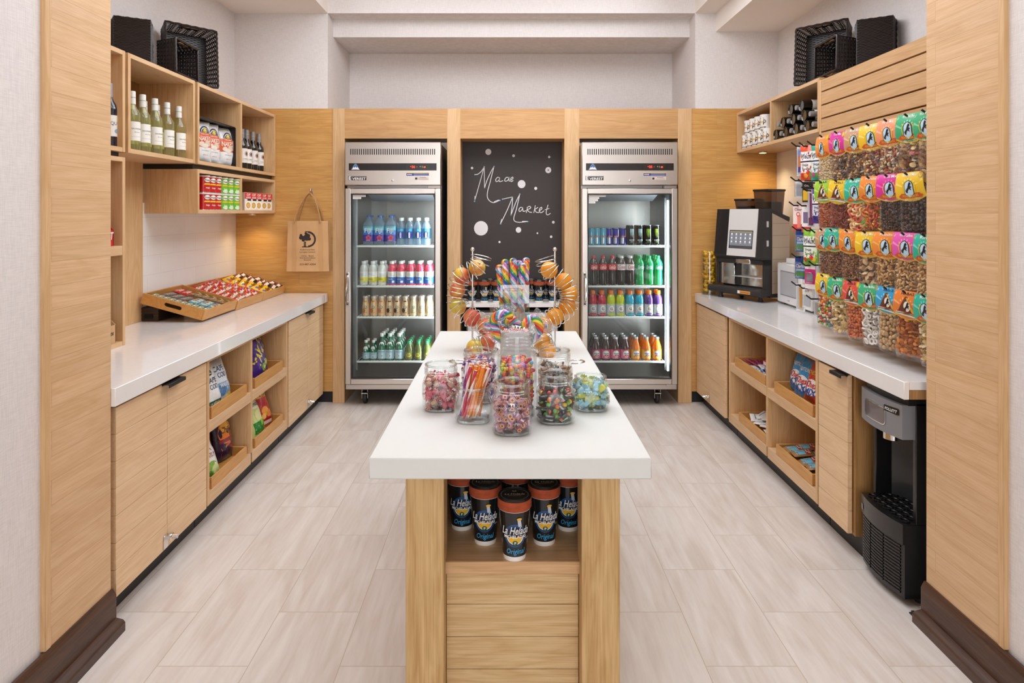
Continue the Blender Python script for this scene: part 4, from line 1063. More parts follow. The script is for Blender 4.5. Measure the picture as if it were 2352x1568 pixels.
KITS['popcorn'] = [('popcorn_bag', bag_mb(.148, .252, .055, WH, [(rect(-.066, .066,   .088, .176, 12, 8), OR, .0006), (text('NAKED', 0, .142, .030, .112, .015), FOIL('F6F2EC'), .0014), (text('POPCORN', 0, .169, .007, .06, .01), FOIL('F6F2EC'), .0014),
    (ring(0, .182, .030, .038, 20, 0, pi), INKB, .0014), (ring(0, .182, .018, .024, 20, 0, pi), INKB, .0014), (disc(0, .190, .014, n=14), FOIL('E8C23A'), .0016), (text('POPCORN', 0, .181, .010, .076, .02), INKB, .0018),
    (disc(-.03, .106, .022, .016, n=12), FOIL('E9DACB'), .0014), (disc(.02, .112, .026, .020, n=12), FOIL('DCC8B4'), .0015), (disc(-.004, .096, .028, .014, n=12), FOIL('F0E2D2'), .0016), (rect(-.035, .035, .066, .069, 6, 1), FOIL('B8B2AC'), .0014), (text('NET WT 1.5 OZ', 0, .04, .005, .045), INKB, .0012)], 3).mesh('popcorn_bag'))]
for i, px in enumerate((466, 487, 519)):
    x = -1.895; y = F * x / (px - VX)
    KIT(KITS['popcorn'], 'popcorn_bag', 'white and orange popcorn bag, ' + nth(i, 3) + ' in the wall shelf', 'bag', group='popcorn bags on the left wall shelf', mw=LEAN((x, y, ZU + .009), LFT - .30, -.06))

# --- crisp tubes and noodle boxes
def crisp(name, col, hl):
    R, h = .0365, .105; m = MB(); m.lathe([(R, .003), (R, h - .006)], PM(col, .25, coat=.4), 22); f = cylf(R + .0004)
    m.deco(f, disc(0, .078, .020, .014, n=18), plastic('F4EDE4')); m.deco(f, text('Pringles', .0, .077, .009, .032, .02), plastic('2A1A1A'), .001)
    m.deco(f, text('Original' if hl == 'o' else 'Sour', .004, .030, .009, .03, .02), plastic('F6F0E6'), .0006); m.deco(f, rect(-.024, .024, .048, .057, 8, 1, .006), plastic('F0C22E'), .0005)
    if hl != 'o': m.deco(f, disc(.006, .016, .024, .012, n=14), plastic('D6EFC8'), .0004)
    t = MB(); t.lathe([(R + .0014, h - .008), (R + .0016, h), (R - .001, h + .0012), (.0001, h + .001)], PM('E8E4DE', .35), 22)
    b_ = MB(); b_.lathe([(R + .0004, 0), (R + .0004, .004)], ALU, 22); kit(name, [('tube', m), ('lid', t), ('base_rim', b_)])
crisp('crisp_red', 'C4161C', 'o'); crisp('crisp_green', '6CBF2A', 's')
ZL = 1.497 + .022
for lv in (0, 1):
    for i, px in enumerate((467.5, 481, 494.5, 509, 522.5, 536.5)):
        x = -1.868; y = F * x / (px - VX); col = 'red' if i < 3 else 'green'
        KIT(KITS['crisp_' + col], 'crisp_tube', 'short %s crisp tube, %s of the %s row' % (col, nth(i % 3, 3), ('lower', 'upper')[lv]), 'tube', (x, y, ZL + .1065 * lv), pi / 2 - .45, 'crisp tubes in the low wall shelf')
RDC, BGE = PM('D23A32', .4), PM('EFE3D2', .45)
m = MB(); m.box(-.036, .036, -.022, .022, 0, .128, PM('EFE3D2', .4), .001); fq = lambda x, z: (x, -.0222, z)
m.deco(fq, rect(-.0356, .0356, .082, .127, 2, 2), RDC); m.deco(fq, text('CUP', 0, .112, .016, .034, .02), PAPER('F6EFE6'), .001); m.deco(fq, text('NOODLES', 0, .092, .011, .044, .02), PAPER('F6EFE6'), .001)
m.deco(fq, rect(-.01, .026, .069, .081, 2, 1), PAPER('1F1A1A'), .0008); m.deco(fq, disc(-.002, .036, .030, .030, n=18), PAPER('FAF5EA'), .0008); m.deco(fq, disc(-.002, .036, .021, .022, n=18), PAPER('D8A24A'), .0012); m.deco(fq, ring(-.002, .036, .006, .009, 14), PAPER('F0D08A'), .0016)
KITS['noodle'] = [('noodle_box', m.mesh('noodle_box'))]
for i, px in enumerate((565, 577.5, 589.5, 602, 612.5, 624.5)):
    x = -1.862; y = F * x / (px - VX)
    KIT(KITS['noodle'], 'noodle_box', 'red and cream noodle box, ' + nth(i, 6) + ' in its cell', 'box', (x, y, ZL), pi / 2 - .38, 'noodle boxes in the low wall shelf')

# --- goods in the shelf tower
def display_box(label, x, y, z, col, w, d, h, back, lip, txt, tcol):
    """Open-fronted display carton, front toward +X."""
    r = T('display_carton', label, 'box', (x, y, z), LFT); C = PM(col, .45)
    m = MB(); m.box(-w / 2, w / 2, -d / 2, d / 2, 0, .003, C); m.box(-w / 2, w / 2, d / 2 - .003, d / 2, 0, back, C); P('carton', m, r)
    m = MB(); m.box(-w / 2, w / 2, -d / 2, -d / 2 + .003, .003, lip, C); ff = lambda a, b_: (a, -d / 2 - .0004, b_)
    for t, cz, hh, ww in txt: m.deco(ff, text(t, w * .12, cz, hh, ww, .02, .15), PAPER(tcol), .0004)
    P('front_lip', m, r)
    for s in (-1, 1):
        m = MB(); V = [(s * w / 2, -d / 2, .003), (s * w / 2, d / 2 - .003, .003), (s * w / 2, d / 2 - .003, back), (s * w / 2, d / 2 - .05, back), (s * w / 2, -d / 2 + .02, lip + .02), (s * w / 2, -d / 2, lip)]
        V2 = [(s * (w / 2 - .003), q, t) for _, q, t in V]; n = len(V)
        F_ = [tuple(range(n)), tuple(range(n, 2 * n))[::-1]] + [(i, n + i, n + (i + 1) % n, (i + 1) % n) for i in range(n)]
        m.add(V + V2, F_, C); P('side_wall', m, r)
    return r
display_box('red cracker display carton in the upper cell of the shelf tower', -1.925, 2.96, 1.3455, 'C81E22', .24, .17, .235, .20, .075, [('CHEEZ-IT', .048, .034, .17), ('BAKED SNACK', .018, .008, .1)], 'F6F2E6')
m = bag_mb(.13, .19, .05, FOIL('C9252A'), [(disc(.0, .12, .05, n=18), FOIL('F2C23A'), .001), (text('CHEEZ', 0, .125, .024, .08, .02), FOIL('C81E22'), .002), (disc(-.02, .07, .02, n=10), FOIL('E89A2A'), .001), (rect(-.05, .05, .03, .05, 8, 2), FOIL('5AA23A'), .001)], 5)
ONE('cracker_bag', m, 'red and yellow cracker bag inside the red carton', 'bag', mw=LEAN((-1.925, 2.985, 1.349), LFT - .2, -.12))
display_box('kraft display carton on the lower floor of the shelf tower', -1.915, 2.95, ZC + .0225, 'C9A173', .26, .17, .12, .085, .085, [('Pretzel Crisps', .05, .022, .16), ('SNACK BAGS', .018, .006, .08)], '4A2F1C')
m = bag_mb(.15, .26, .06, FOIL('EDE8E0'), [(rect(-.066, .066, .15, .245, 12, 5), FOIL('3F9CC6'), .001), (text('Crisps', 0, .20, .03, .10, .02), FOIL('F4F2EC'), .002), (rect(-.066, .066, .142, .15, 12, 1), FOIL('1F3A6A'), .001)] +
    [(ring(dx, dz, .012, .02, 14), FOIL(c_), .0014 + .0002 * q) for q, (dx, dz, c_) in enumerate([(-.03, .10, 'C07A3A'), (.02, .09, 'B4682E'), (-.01, .065, 'C98A4A'), (.035, .06, 'D89A5A'), (.04, .11, 'C07A3A'), (-.04, .05, 'A85E2A'), (.0, .115, 'D0904A')])], 6)
ONE('pretzel_bag', m, 'blue and white pretzel bag inside the kraft carton', 'bag', mw=LEAN((-1.885, 2.985, ZC + .026), LFT - .2, -.06))

# --- tote bag on a hook
m = MB(); m.lathe([(.016, -.004), (.016, 0)], CHROME, 14); r0 = None
hook_x, hook_z, hook_y = PX(715, YW), PZ(441, YW), YW + .008
m = MB(); m.box(-.005, .005, -.034, -.004, -.032, -.026, CHROME, .002); m.box(-.005, .005, -.036, -.030, -.032, .030, CHROME, .002); m.box(-.009, .009, -.004, 0, -.036, .026, CHROME, .001)
ONE('wall_hook', m, 'small chrome hook on the oak end wall holding the tote bag', 'hook', (hook_x, hook_y, hook_z))
KR = PM('CFA473', .8, var=.05); KR2 = PM('C79A68', .8); PRT = PAPER('2A2220')
tb = T('tote_bag', 'tan fabric tote bag with black tree logo hanging on the oak wall', 'bag', (hook_x - .002, hook_y - .055, PZ(621, YW)))
W2, Ht, dp = .165, .392, .085
m = MB()
def tsurf(x, z): return (x * (1 - .06 * (z / Ht)) , -.035 - .010 * cos(x / W2 * 1.3) * (.4 + .6 * (1 - z / Ht)) + .003 * sin(z * 30 + x * 9), z)
m.grid(tsurf, lins(-W2, W2, 15), lins(0, Ht, 15), KR); m.grid(lambda x, z: (tsurf(x, z)[0], .045, z), lins(-W2, W2, 15), lins(0, Ht, 15), KR, flip=True)
for s in (-1, 1): m.grid(lambda u, z: (tsurf(s * W2, z)[0] - s * .03 * (1 - abs(u * 2 - 1)) * (.3 + .7 * z / Ht), tsurf(s * W2, z)[1] + (.045 - tsurf(s * W2, z)[1]) * u, z), lins(0, 1, 5), lins(0, Ht, 15), KR2, flip=s < 0)
m.grid(lambda x, u: (x, tsurf(x, 0)[1] + (.045 - tsurf(x, 0)[1]) * u, 0), lins(-W2, W2, 15), lins(0, 1, 3), KR2, flip=True)
P('body', m, tb)
m = MB(); D_ = lambda sh, e=.0016: m.deco(tsurf, sh, PRT, e)
lx, lz = .008, .250
D_(ring(lx - .004, lz, .048, .062, 26, -pi / 2, pi / 2, 1.0)); D_(rect(lx - .052, lx + .0, lz - .062, lz - .056, 6, 1)); D_(rect(lx - .03, lx + .0, lz + .056, lz + .062, 4, 1))
rn = random.Random(8)
for k in range(20):
    a, q = rn.uniform(0, 6.28), sqrt(rn.random()) * .036; D_(disc(lx - .030 + q * cos(a) * 1.15, lz + .012 + q * sin(a) * .95, rn.uniform(.009, .016), n=9), .0016 + .00004 * k)
D_(poly([(lx - .043, lz - .060), (lx - .037, lz - .05), (lx - .037, lz - .018), (lx - .031, lz - .018), (lx - .031, lz - .05), (lx - .029, lz - .05), (lx - .029, lz - .018), (lx - .022, lz - .018), (lx - .022, lz - .05), (lx - .014, lz - .060)]), .0018)
for t, z, hh, ww in (('DoubleTree by Hilton', .170, .010, .115), ('Los Angeles Commerce', .152, .010, .125), ('Catering  ·  Banquet', .122, .009, .10), ('Hotel Accommodations', .106, .009, .125), ('Restaurant', .091, .009, .056), ('323-887-4304', .056, .014, .125)): D_(text(t, 0, z, hh, ww))
P('print', m, tb, label='black tree logo and lettering')
for yy, nm in ((-.046, 'f'), (.048, 'b')):
    m = MB(); s_ = -1 if nm == 'f' else 1
    top = (0.004, -.004 if nm == 'f' else .010, hook_z - tb.location.z - .012)
    if nm == 'f':
        for e in (-1, 1): m.grid(lambda u, z: (tsurf(e * .105 + u, z)[0], tsurf(e * .105 + u, z)[1] - .002, z), lins(-.017, .017, 4), lins(.0, Ht, 12), KR2)
    pts = spline([(-.100, yy * .98, Ht - .015), (-.075, yy * .8, Ht + .08), (-.035, yy * .3, Ht + .17), (-.012, top[1], top[2] - .012), (.004, top[1], top[2]), (.020, top[1], top[2] - .014), (.052, yy * .3, Ht + .16), (.085, yy * .8, Ht + .07), (.103, yy * .98, Ht - .015)], 5)
    m.tube(pts, .016, KR2, 6, flat=(.16, 1.0) if False else (1.0, .14)); P('handle', m, tb)

# --- candy trays on the worktop
BAMB = wood('bamboo', 'X', 'D9A35C', 'B87E3C', .4, contrast=.9)
TL, TW, TH, TT = .452, .372, .062, .009; TILT = radians(15.5)
def wtray(label, yc, zlift, yaw=0.0, dx=0.0):
    """Bamboo tray tipped toward the room: local X along the wall (toward the end wall), local Y toward the wall, front edge low."""
    M = Matrix.Translation((-1.747 + dx, yc, ZC + .001 + zlift)) @ Matrix.Rotation(LFT + yaw, 4, 'Z') @ Matrix.Rotation(TILT, 4, 'X') @ Matrix.Translation((0, TW / 2, 0))
    r = T('bamboo_tray', label, 'tray', mw=M); tray_panels(r, TL, TW, TH, TT, BAMB, (.052, .022, .044)); return M
MT = [wtray('bamboo tray of olive and grey chocolate bars, nearest of three on the left worktop', 4.005, .010, .0), wtray('bamboo tray of red candy packets, middle of three on the left worktop', 4.472, 0), wtray('bamboo tray of black and yellow packets, farthest of three on the left worktop', 4.930, 0)]
m = MB(); WV = PM('3A2A1C', .7, var=.3)
rn = random.Random(2)
for k in range(8):
    z = .006 + .0095 * k; o_ = .0015 * (k % 2)
    m.tube([(-.050 - o_, -.15 - o_, z), (.050 + o_, -.15 - o_, z), (.050 + o_, .15 + o_, z), (-.050 - o_, .15 + o_, z)], .0056, WV, 6, True)
m.box(-.047, .047, -.147, .147, .002, .074, PM('241A12', .8)); m.box(-.024, .024, -.158, -.14, .016, .040, PM('0E0A08', .9))
ONE('woven_riser', m, 'dark woven basket propping up the back of the nearest bamboo tray', 'basket', (-2.078, 3.975, ZC + .001))
def bar_mb(w, h, d, col, decos=(), seed=0, cr=None):
    """Flow-wrapped bar lying flat: front face up (+Z), crimped ends."""
    m = bag_mb(w, h, d, col, decos, seed, 9, 11, d * .10, taper=.05)
    m.v = [(x, z - h / 2, -y + d * .45) for x, y, z in m.v]; return m
def on_tray(M, kitname, name, label, group, x, y, z=0.0, rot=0.0, cat='candy', rx=0.0):
    KIT(KITS[kitname], name, label, cat, group=group, mw=M @ Matrix.Translation((x, y, TT + z)) @ Matrix.Rotation(rx, 4, 'X') @ Matrix.Rotation(-rx * .9, 4, 'Y') @ Matrix.Rotation(rot, 4, 'Z'))
FT = lambda c: PM(c, .3, coat=.3)
def BK(name, w, h, d, col, decos, seed=0): KITS[name] = [(name, bar_mb(w, h, d, FT(col), decos, seed).mesh(name))]
BK('olive_bar', .038, .125, .022, '2A211C', [(rect(-.016, .016, .012, .113, 4, 10), FT('A8B08A'), .0004), (poly([(-.016, .012), (.016, .02), (.016, .05), (-.016, .04)]), FT('3A241C'), .0009), (rect(-.006, .004, .058, .084, 2, 3), FT('F0EEDF'), .0012)])
BK('grey_bar', .050, .150, .018, '4A4340', [(rect(-.02, .02, .02, .13, 4, 8), FT('7A726E'), .0004), (text('HERSHEYS', 0, .075, .020, .09, .02, 0, pi / 2), FT('C9C2BC'), .001)])
BK('cream_bar', .055, .150, .020, '3AA0B8', [(rect(-.024, .024, .028, .138, 4, 8), FT('E4DCC0'), .0004), (text('ALMOND', 0, .08, .020, .08, .02, 0, pi / 2), FT('6A4A2A'), .001)])
BK('red_bar', .045, .120, .016, 'C8202A', [(rect(-.016, .016, .03, .10, 4, 6), FT('E6D6CC'), .0004), (text('KitKat', 0, .065, .018, .06, .02, 0, pi / 2), FT('C8202A'), .001)])
BK('brown_bar', .050, .130, .020, '5A4230', [(rect(-.02, .02, .03, .11, 4, 6), FT('B89A6A'), .0004), (rect(-.008, .006, .048, .092, 2, 3), FT('2A1A10'), .001), (disc(.008, .03, .014, n=8), FT('E0D6B8'), .001)])
rn = random.Random(5)
def confetti(w, h, cols, n, r): return [(disc(rn.uniform(-w / 2 + r, w / 2 - r), rn.uniform(r * 1.5, h - r * 1.5), r, n=7), FT(rn.choice(cols)), .0005) for _ in range(n)]
BK('red_pack', .068, .125, .026, 'C81A24', confetti(.06, .125, ['E8C22E', '4AA23A', 'E86A2A', '7A2A8A', 'F0E8E0'], 22, .006) + [(text('Skittles', 0, .064, .022, .085, .02, 0, pi / 2), FT('F6F2F0'), .0012)])
BK('yellow_pack', .075, .115, .028, 'EDB61E', [(text('m&m', 0, .062, .030, .075, .03, 0, pi / 2), FT('5A3418'), .0010), (disc(.014, .03, .012, n=8), FT('D8452A'), .0010), (disc(-.01, .028, .010, n=8), FT('3A7AC0'), .0010)])
BK('black_pack', .062, .118, .026, '1C1614', confetti(.055, .118, ['D8D2CA', '8A6A4A', 'C0342A', '5A5450', 'E0C28A'], 14, .006) + [(rect(-.012, .010, .035, .088, 3, 3), FT('E6DED4'), .0012)])
BK('orange_pack', .05, .11, .02, 'E07A1E', [(rect(-.018, .018, .03, .08, 4, 4), FT('F0C84A'), .0005)]); BK('lilac_pack', .05, .11, .018, 'A88AC0', [(rect(-.018, .018, .03, .08, 4, 4), FT('E6DCEF'), .0005)]); BK('green_pack', .05, .11, .02, '3A7A3A', [(rect(-.018, .018, .03, .08, 4, 4), FT('E0D8C0'), .0005)])
TR = ('nearest', 'middle', 'farthest')
for k in range(10): on_tray(MT[0], 'olive_bar', 'chocolate_bar', 'olive and brown chocolate bar, %s in the nearest tray' % nth(k, 10, 'front'), 'olive bars in the nearest tray', -.148, -.155 + .0345 * k, .022, pi / 2 + .12, rx=0)
for k in range(3): on_tray(MT[0], 'grey_bar', 'chocolate_bar', 'silver-grey chocolate bar, %s by the wall in the nearest tray' % nth(k, 3, 'back'), 'grey bars in the nearest tray', -.010, .135 - .052 * k, .020, pi / 2 - .05)
for k in range(3): on_tray(MT[0], 'cream_bar', 'chocolate_bar', 'cream and turquoise candy bar, %s in the nearest tray' % nth(k, 3, 'front'), 'cream bars in the nearest tray', .010, -.148 + .06 * k, .022, pi / 2 + .05)
for k in range(2): on_tray(MT[0], 'red_bar', 'chocolate_bar', 'red and white wafer bar, %s by the wall in the nearest tray' % nth(k, 2, 'back'), 'red bars in the nearest tray', .135, .145 - .048 * k, .026, pi / 2 + .05)
for k in range(5): on_tray(MT[0], 'brown_bar', 'chocolate_bar', 'brown nut bar, %s in the far column of the nearest tray' % nth(k, 5, 'front'), 'brown bars in the nearest tray', .145, -.150 + .048 * k, .024, pi / 2 - .10)
k = 0
for ix in range(3):
    for iy in range(7):
        on_tray(MT[1], 'red_pack', 'candy_packet', 'red candy packet with coloured dots in the middle tray', 'red candy packets in the middle tray', -.085 + .10 * ix + rn.uniform(-.008, .008), -.138 + .045 * iy, .026 + .006 * (iy % 2) + .006 * (ix % 2), -pi / 2 + rn.uniform(-.25, .25), 'packet', .34 + rn.uniform(-.08, .08))
for k in range(5): on_tray(MT[1], ('green_pack', 'orange_pack')[k < 2], 'candy_packet', ('%s candy packet, %s along the near side of the middle tray') % (('orange', 'green')[k >= 2], nth(k, 5, 'front')), 'small packets in the middle tray', -.178, -.112 + .056 * k, .012, rn.uniform(-.2, .2), 'packet')
for k in range(6): on_tray(MT[2], 'yellow_pack', 'candy_packet', 'yellow candy packet, %s in the farthest tray' % nth(k, 6, 'front'), 'yellow packets in the farthest tray', -.075 + rn.uniform(-.01, .01), -.140 + .054 * k, .026 + .006 * (k % 2), -pi / 2 + rn.uniform(-.2, .2), 'packet', .34)
for ix in range(2):
    for k in range(6): on_tray(MT[2], 'black_pack', 'candy_packet', 'black candy packet with a pale pattern in the farthest tray', 'black packets in the farthest tray', .055 + .095 * ix + rn.uniform(-.01, .01), -.145 + .056 * k, .028 + .008 * (k % 2), -pi / 2 + rn.uniform(-.25, .25), 'packet', .34)
for k in range(5): on_tray(MT[2], ('lilac_pack', 'orange_pack')[k > 1], 'candy_packet', '%s candy packet, %s along the near side of the farthest tray' % (('lilac', 'orange')[k > 1], nth(k, 5, 'front')), 'small packets in the farthest tray', -.178, -.112 + .056 * k, .012, rn.uniform(-.2, .2), 'packet')

# --- shallow bamboo trays of crisps in the left open shelves
def shelf_tray(label, sgn, xf, yc, z, L, W=.27, h=.058):
    r = T('bamboo_tray', label, 'tray', (xf - sgn * (W / 2 + .004), yc, z), LFT if sgn > 0 else RGT); tray_panels(r, L, W, h, TT, BAMB); return r
cells = [(3.405, .505, 'left cell, upper level of the left open shelves', .43), (3.405, .163, 'left cell, lower level of the left open shelves', .43), (3.975, .505, 'right cell, upper level of the left open shelves', .46), (3.975, .163, 'right cell, lower level of the left open shelves', .46)]
for y, z, wd, L in cells: shelf_tray('bamboo tray in the ' + wd, 1, XDL, y, z - .004, L)
def crisp_bag(name, w, h, d, col, decos, seed): KITS[name] = [(name, bag_mb(w, h, d, FOIL(col), decos, seed).mesh(name))]
NV = FOIL('22356A'); W_ = FOIL('F4F1EC')
crisp_bag('cape', .17, .225, .07, 'DCE4EA', [(rect(-.07, .07, .03, .10, 10, 5), FOIL('7FA6CC'), .0008), (disc(-.02, .06, .045, .028, n=14), FOIL('4A78A8'), .0012), (text('CAPE', -.005, .175, .028, .085, .01), NV, .0012), (text('COD', .01, .140, .026, .07, .01), NV, .0012), (disc(-.055, .175, .010, .013, n=8), FOIL('D23A3A'), .0012), (rect(-.066, -.052, .05, .09, 3, 3), W_, .0018), (text('WAVES', .015, .085, .020, .08, .02), W_, .0018), (disc(.045, .03, .026, .014, n=12), FOIL('E6C24A'), .0012), (disc(.02, .022, .022, .012, n=12), FOIL('EFD88A'), .0014)], 11)
crisp_bag('cape_green', .17, .225, .07, 'EEF0EE', [(disc(-.02, .19, .05, .024, n=14), FOIL('1F4A34'), .0008), (text('CAPE', 0, .145, .026, .085, .01), NV, .0012), (text('COD', .01, .112, .024, .07, .01), NV, .0012), (rect(-.06, .06, .02, .045, 8, 2), FOIL('1F5A3A'), .0012), (text('JALAPENO', 0, .032, .012, .09, .01), W_, .0018)], 12)
crisp_bag('takis', .14, .245, .07, '4A2A8A', [(text('TAKIS', .0, .135, .055, .17, .03, .2, 1.0), FOIL('F0DC3A'), .0014), (disc(.03, .05, .03, .025, n=12), FOIL('8ABF3A'), .0010), (disc(.035, .05, .012, n=8), FOIL('EDE2B0'), .0016), (disc(-.02, .20, .03, .016, n=10), FOIL('6A4AB0'), .0006)], 13)
crisp_bag('kichi', .16, .20, .06, 'F0EDE6', [(text('SEA', 0, .155, .026, .06, .01), FOIL('8A2A3A'), .0010), (text('LIGHTLY', 0, .12, .022, .10, .01), FOIL('8A2A3A'), .0010), (disc(.0, .05, .06, .042, n=16), FOIL('8AB04A'), .0008), (disc(.02, .05, .034, .022, n=12), FOIL('C8D88A'), .0014), (disc(-.03, .035, .022, .016, n=10), FOIL('4A7A2A'), .0016)], 14)
crisp_bag('jalap', .15, .24, .07, 'D8621E', [(disc(0, .17, .05, .05, n=16), FOIL('E8902A'), .0006), (text('Jack', 0, .19, .03, .08, .02, .2), FOIL('F2E04A'), .0012), (text('KETTLE', 0, .145, .018, .09, .02), FOIL('3A5A2A'), .0012), (disc(.01, .07, .05, .035, n=14), FOIL('C8401A'), .0010), (disc(.02, .08, .025, .02, n=10), FOIL('F0B85A'), .0014), (disc(-.03, .05, .02, .016, n=10), FOIL('5A8A2A'), .0016)], 15)
crisp_bag('blaze', .15, .25, .07, '2A1A3A', [(disc(0, .15, .058, .06, n=16), FOIL('E87A1E'), .0006), (disc(0, .18, .04, .03, n=14), FOIL('F0B03A'), .0010), (text('Chile', 0, .165, .03, .09, .02, .2), FOIL('1F1A2A'), .0014), (rect(-.055, .055, .10, .12, 8, 2), FOIL('8A1E2A'), .0012), (poly([(-.05, .03), (.05, .06), (.045, .075), (-.05, .05)]), FOIL('D8341E'), .0012), (poly([(-.045, .06), (.03, .085), (.03, .098), (-.05, .075)]), FOIL('E05A2A'), .0012)], 16)
crisp_bag('sabri', .17, .25, .07, 'B0141E', [(disc(0, .20, .065, .03, n=14), FOIL('D0242A'), .0006), (text('Sabritas', 0, .20, .032, .12, .02, .2), FOIL('F2DC6A'), .0012), (disc(.0, .10, .035, .028, n=12), FOIL('E89A3A'), .0010), (disc(.035, .08, .03, .024, n=12), FOIL('D87A2A'), .0012), (disc(-.02, .07, .022, .018, n=10), FOIL('F0BE5A'), .0014), (rect(-.06, .06, .02, .04, 8, 2), FOIL('E6D8C8'), .0010)], 17)
crisp_bag('limon', .16, .235, .06, 'CFE08A', [(disc(0, .19, .05, .03, n=14), FOIL('F0EFE0'), .0006), (text('Limon', 0, .19, .026, .085, .02, .2), FOIL('2A7A3A'), .0012), (rect(-.06, .06, .02, .085, 8, 4), FOIL('2A8A3A'), .0008), (disc(.01, .12, .04, .03, n=12), FOIL('E8E4A0'), .0012), (disc(.03, .07, .02, n=10), FOIL('8AC23A'), .0014)], 18)
BG = 'crisp bags in the left open shelves'
def cb(kitn, label, y, z, x=-1.55, yaw=-.15, tilt=-.28): KIT(KITS[kitn], 'crisp_bag', label, 'bag', group=BG, mw=LEAN((x, y, z + TT), LFT + yaw, tilt))
cb('cape_green', 'white crisp bag with green top, leftmost on the upper left shelf', 3.30, .502, -1.475); cb('cape', 'pale blue crisp bag in front on the upper left shelf', 3.44, .502, -1.49, -.2); cb('cape', 'pale blue crisp bag standing higher at the back of the upper left shelf', 3.545, .518, -1.585, -.25)
cb('cape_green', 'white crisp bag behind the front bags of the upper left shelf', 3.38, .512, -1.59)
cb('takis', 'purple crisp bag with yellow letters, nearer of two on the upper right shelf', 3.975, .502, -1.49, -.2); cb('takis', 'purple crisp bag with yellow letters, farther of two on the upper right shelf', 4.10, .502, -1.53, -.25)
cb('kichi', 'white and green crisp bag at the front of the lower left shelf', 3.27, .160, -1.465, -.15, -.35); cb('jalap', 'orange crisp bag in the middle of the lower left shelf', 3.40, .160, -1.55); cb('blaze', 'black and orange crisp bag standing tallest on the lower left shelf', 3.54, .160, -1.52, -.2, -.15)
cb('limon', 'green and white crisp bag on the lower right shelf', 3.93, .160, -1.475, -.1, -.35); cb('sabri', 'dark red crisp bag on the lower right shelf', 4.08, .160, -1.50, -.25, -.30)
# ------------------------------------------------------------------ chalkboard niche
YN = 5.45
isl = wood('oak_island', 'Y', 'E3C289', 'C29A5C', .42)
m = MB(); bx0, bx1 = PX(1056, YW) - .0, PX(1298, YW)
BOARD = PM('37302E', .55, var=.12)
m.box(bx0 + .002, bx1 - .002, YN, YN + .02, .80, ZO - .001, BOARD)
cb_ = T('chalkboard', 'dark chalkboard with white hand lettering and dots in the oak niche', 'chalkboard', ((bx0 + bx1) / 2, YN, .80)); P('board', m, cb_, True)
m = MB(); CH = PM('E9E8EA', .8); CB = PM('9FB4C4', .8)
def bp(cx, cy): return (PX(1040 + cx * .17857, YN), PZ(300 + cy * .17857, YN))
fb = lambda x, z: (x, YN - .0004, z)
def chalk(pts, w=8, sm=True):
    p = spline([bp(*q) for q in pts], 5) if sm else [bp(*q) for q in pts]
    m.deco(fb, stroke(p, w * .17857 * YN / F), CH, .0006)
for st, sm in (([(285, 565), (320, 560), (365, 525), (405, 465)], 1), ([(405, 465), (280, 905)], 0), ([(405, 465), (408, 740)], 0), ([(408, 740), (440, 640), (490, 530), (530, 462)], 1), ([(530, 462), (480, 660), (445, 800), (455, 880), (520, 925), (600, 895)], 1), ([(530, 915), (590, 890)], 0), ([(285, 840), (282, 905)], 0),
               ([(640, 880), (770, 852)], 0), ([(770, 852), (700, 1020), (615, 1195)], 1), ([(770, 852), (762, 980), (745, 1095)], 1), ([(745, 1095), (780, 1000), (820, 900), (862, 818)], 1), ([(862, 818), (820, 1000), (785, 1120), (800, 1165), (860, 1178), (960, 1168)], 1), ([(890, 1165), (955, 1165)], 0), ([(630, 1135), (612, 1195)], 0),
               ([(600, 605), (575, 600), (552, 630), (560, 655), (590, 640), (603, 608), (597, 645), (608, 655), (648, 642)], 1), ([(715, 605), (690, 600), (668, 630), (675, 650), (705, 640), (725, 600), (735, 560), (722, 630), (728, 648), (748, 640)], 1), ([(745, 638), (775, 612), (770, 597), (750, 610), (742, 640), (755, 655), (778, 638)], 1),
               ([(892, 985), (865, 990), (850, 1020), (862, 1040), (890, 1015), (898, 988), (903, 1030), (915, 1038), (940, 1028)], 1), ([(945, 1057), (962, 982)], 0), ([(952, 990), (985, 972), (1002, 988), (985, 1005), (960, 1016), (985, 1045), (1018, 1050)], 1), ([(1042, 1057), (1062, 960)], 0), ([(1097, 985), (1075, 1000), (1055, 1016), (1075, 1048), (1110, 1052)], 1),
               ([(1115, 1030), (1145, 1005), (1140, 985), (1120, 1000), (1112, 1035), (1135, 1055), (1172, 1030)], 1), ([(1225, 953), (1202, 1040), (1206, 1075), (1225, 1082), (1257, 1062)], 1), ([(1182, 1018), (1242, 1000)], 0)):
    chalk(st, 9 if sm else 8, bool(sm))
for cx, cy in ((285, 565), (405, 463), (530, 460), (280, 908), (605, 896), (640, 880), (862, 816), (615, 1198), (963, 1168)):
    x, z = bp(cx, cy); m.deco(fb, disc(x, z, .0058, n=10), CB, .0009)
P('lettering', m, cb_, True, 'white chalk words Made Market')
DOTS = [(457, 273, 38), (782, 322, 17), (1240, 338, 15), (248, 480, 16), (1228, 507, 38), (885, 687, 50), (1067, 742, 19), (363, 1255, 90), (1293, 1177, 17), (845, 1276, 35), (1088, 1318, 11), (1265, 1364, 16), (601, 1431, 14)]
for cx, cy, q in DOTS:
    m = MB(); x, z = bp(cx, cy); R = q * .17857 * YN / F; m.deco(fb, disc(x, z, R, R * 1.04, 20), CH, .0006)
    if q in (17, 15): m.deco(fb, disc(x, z, R * .35), CB, .0009)
    if q == 38 and cx > 1000: m.deco(fb, disc(x, z, R * .25), PM('5A6A8A', .8), .0009)
    P('chalk_dot', m, cb_, True)
SHF = PM('F0EDEA', .3)
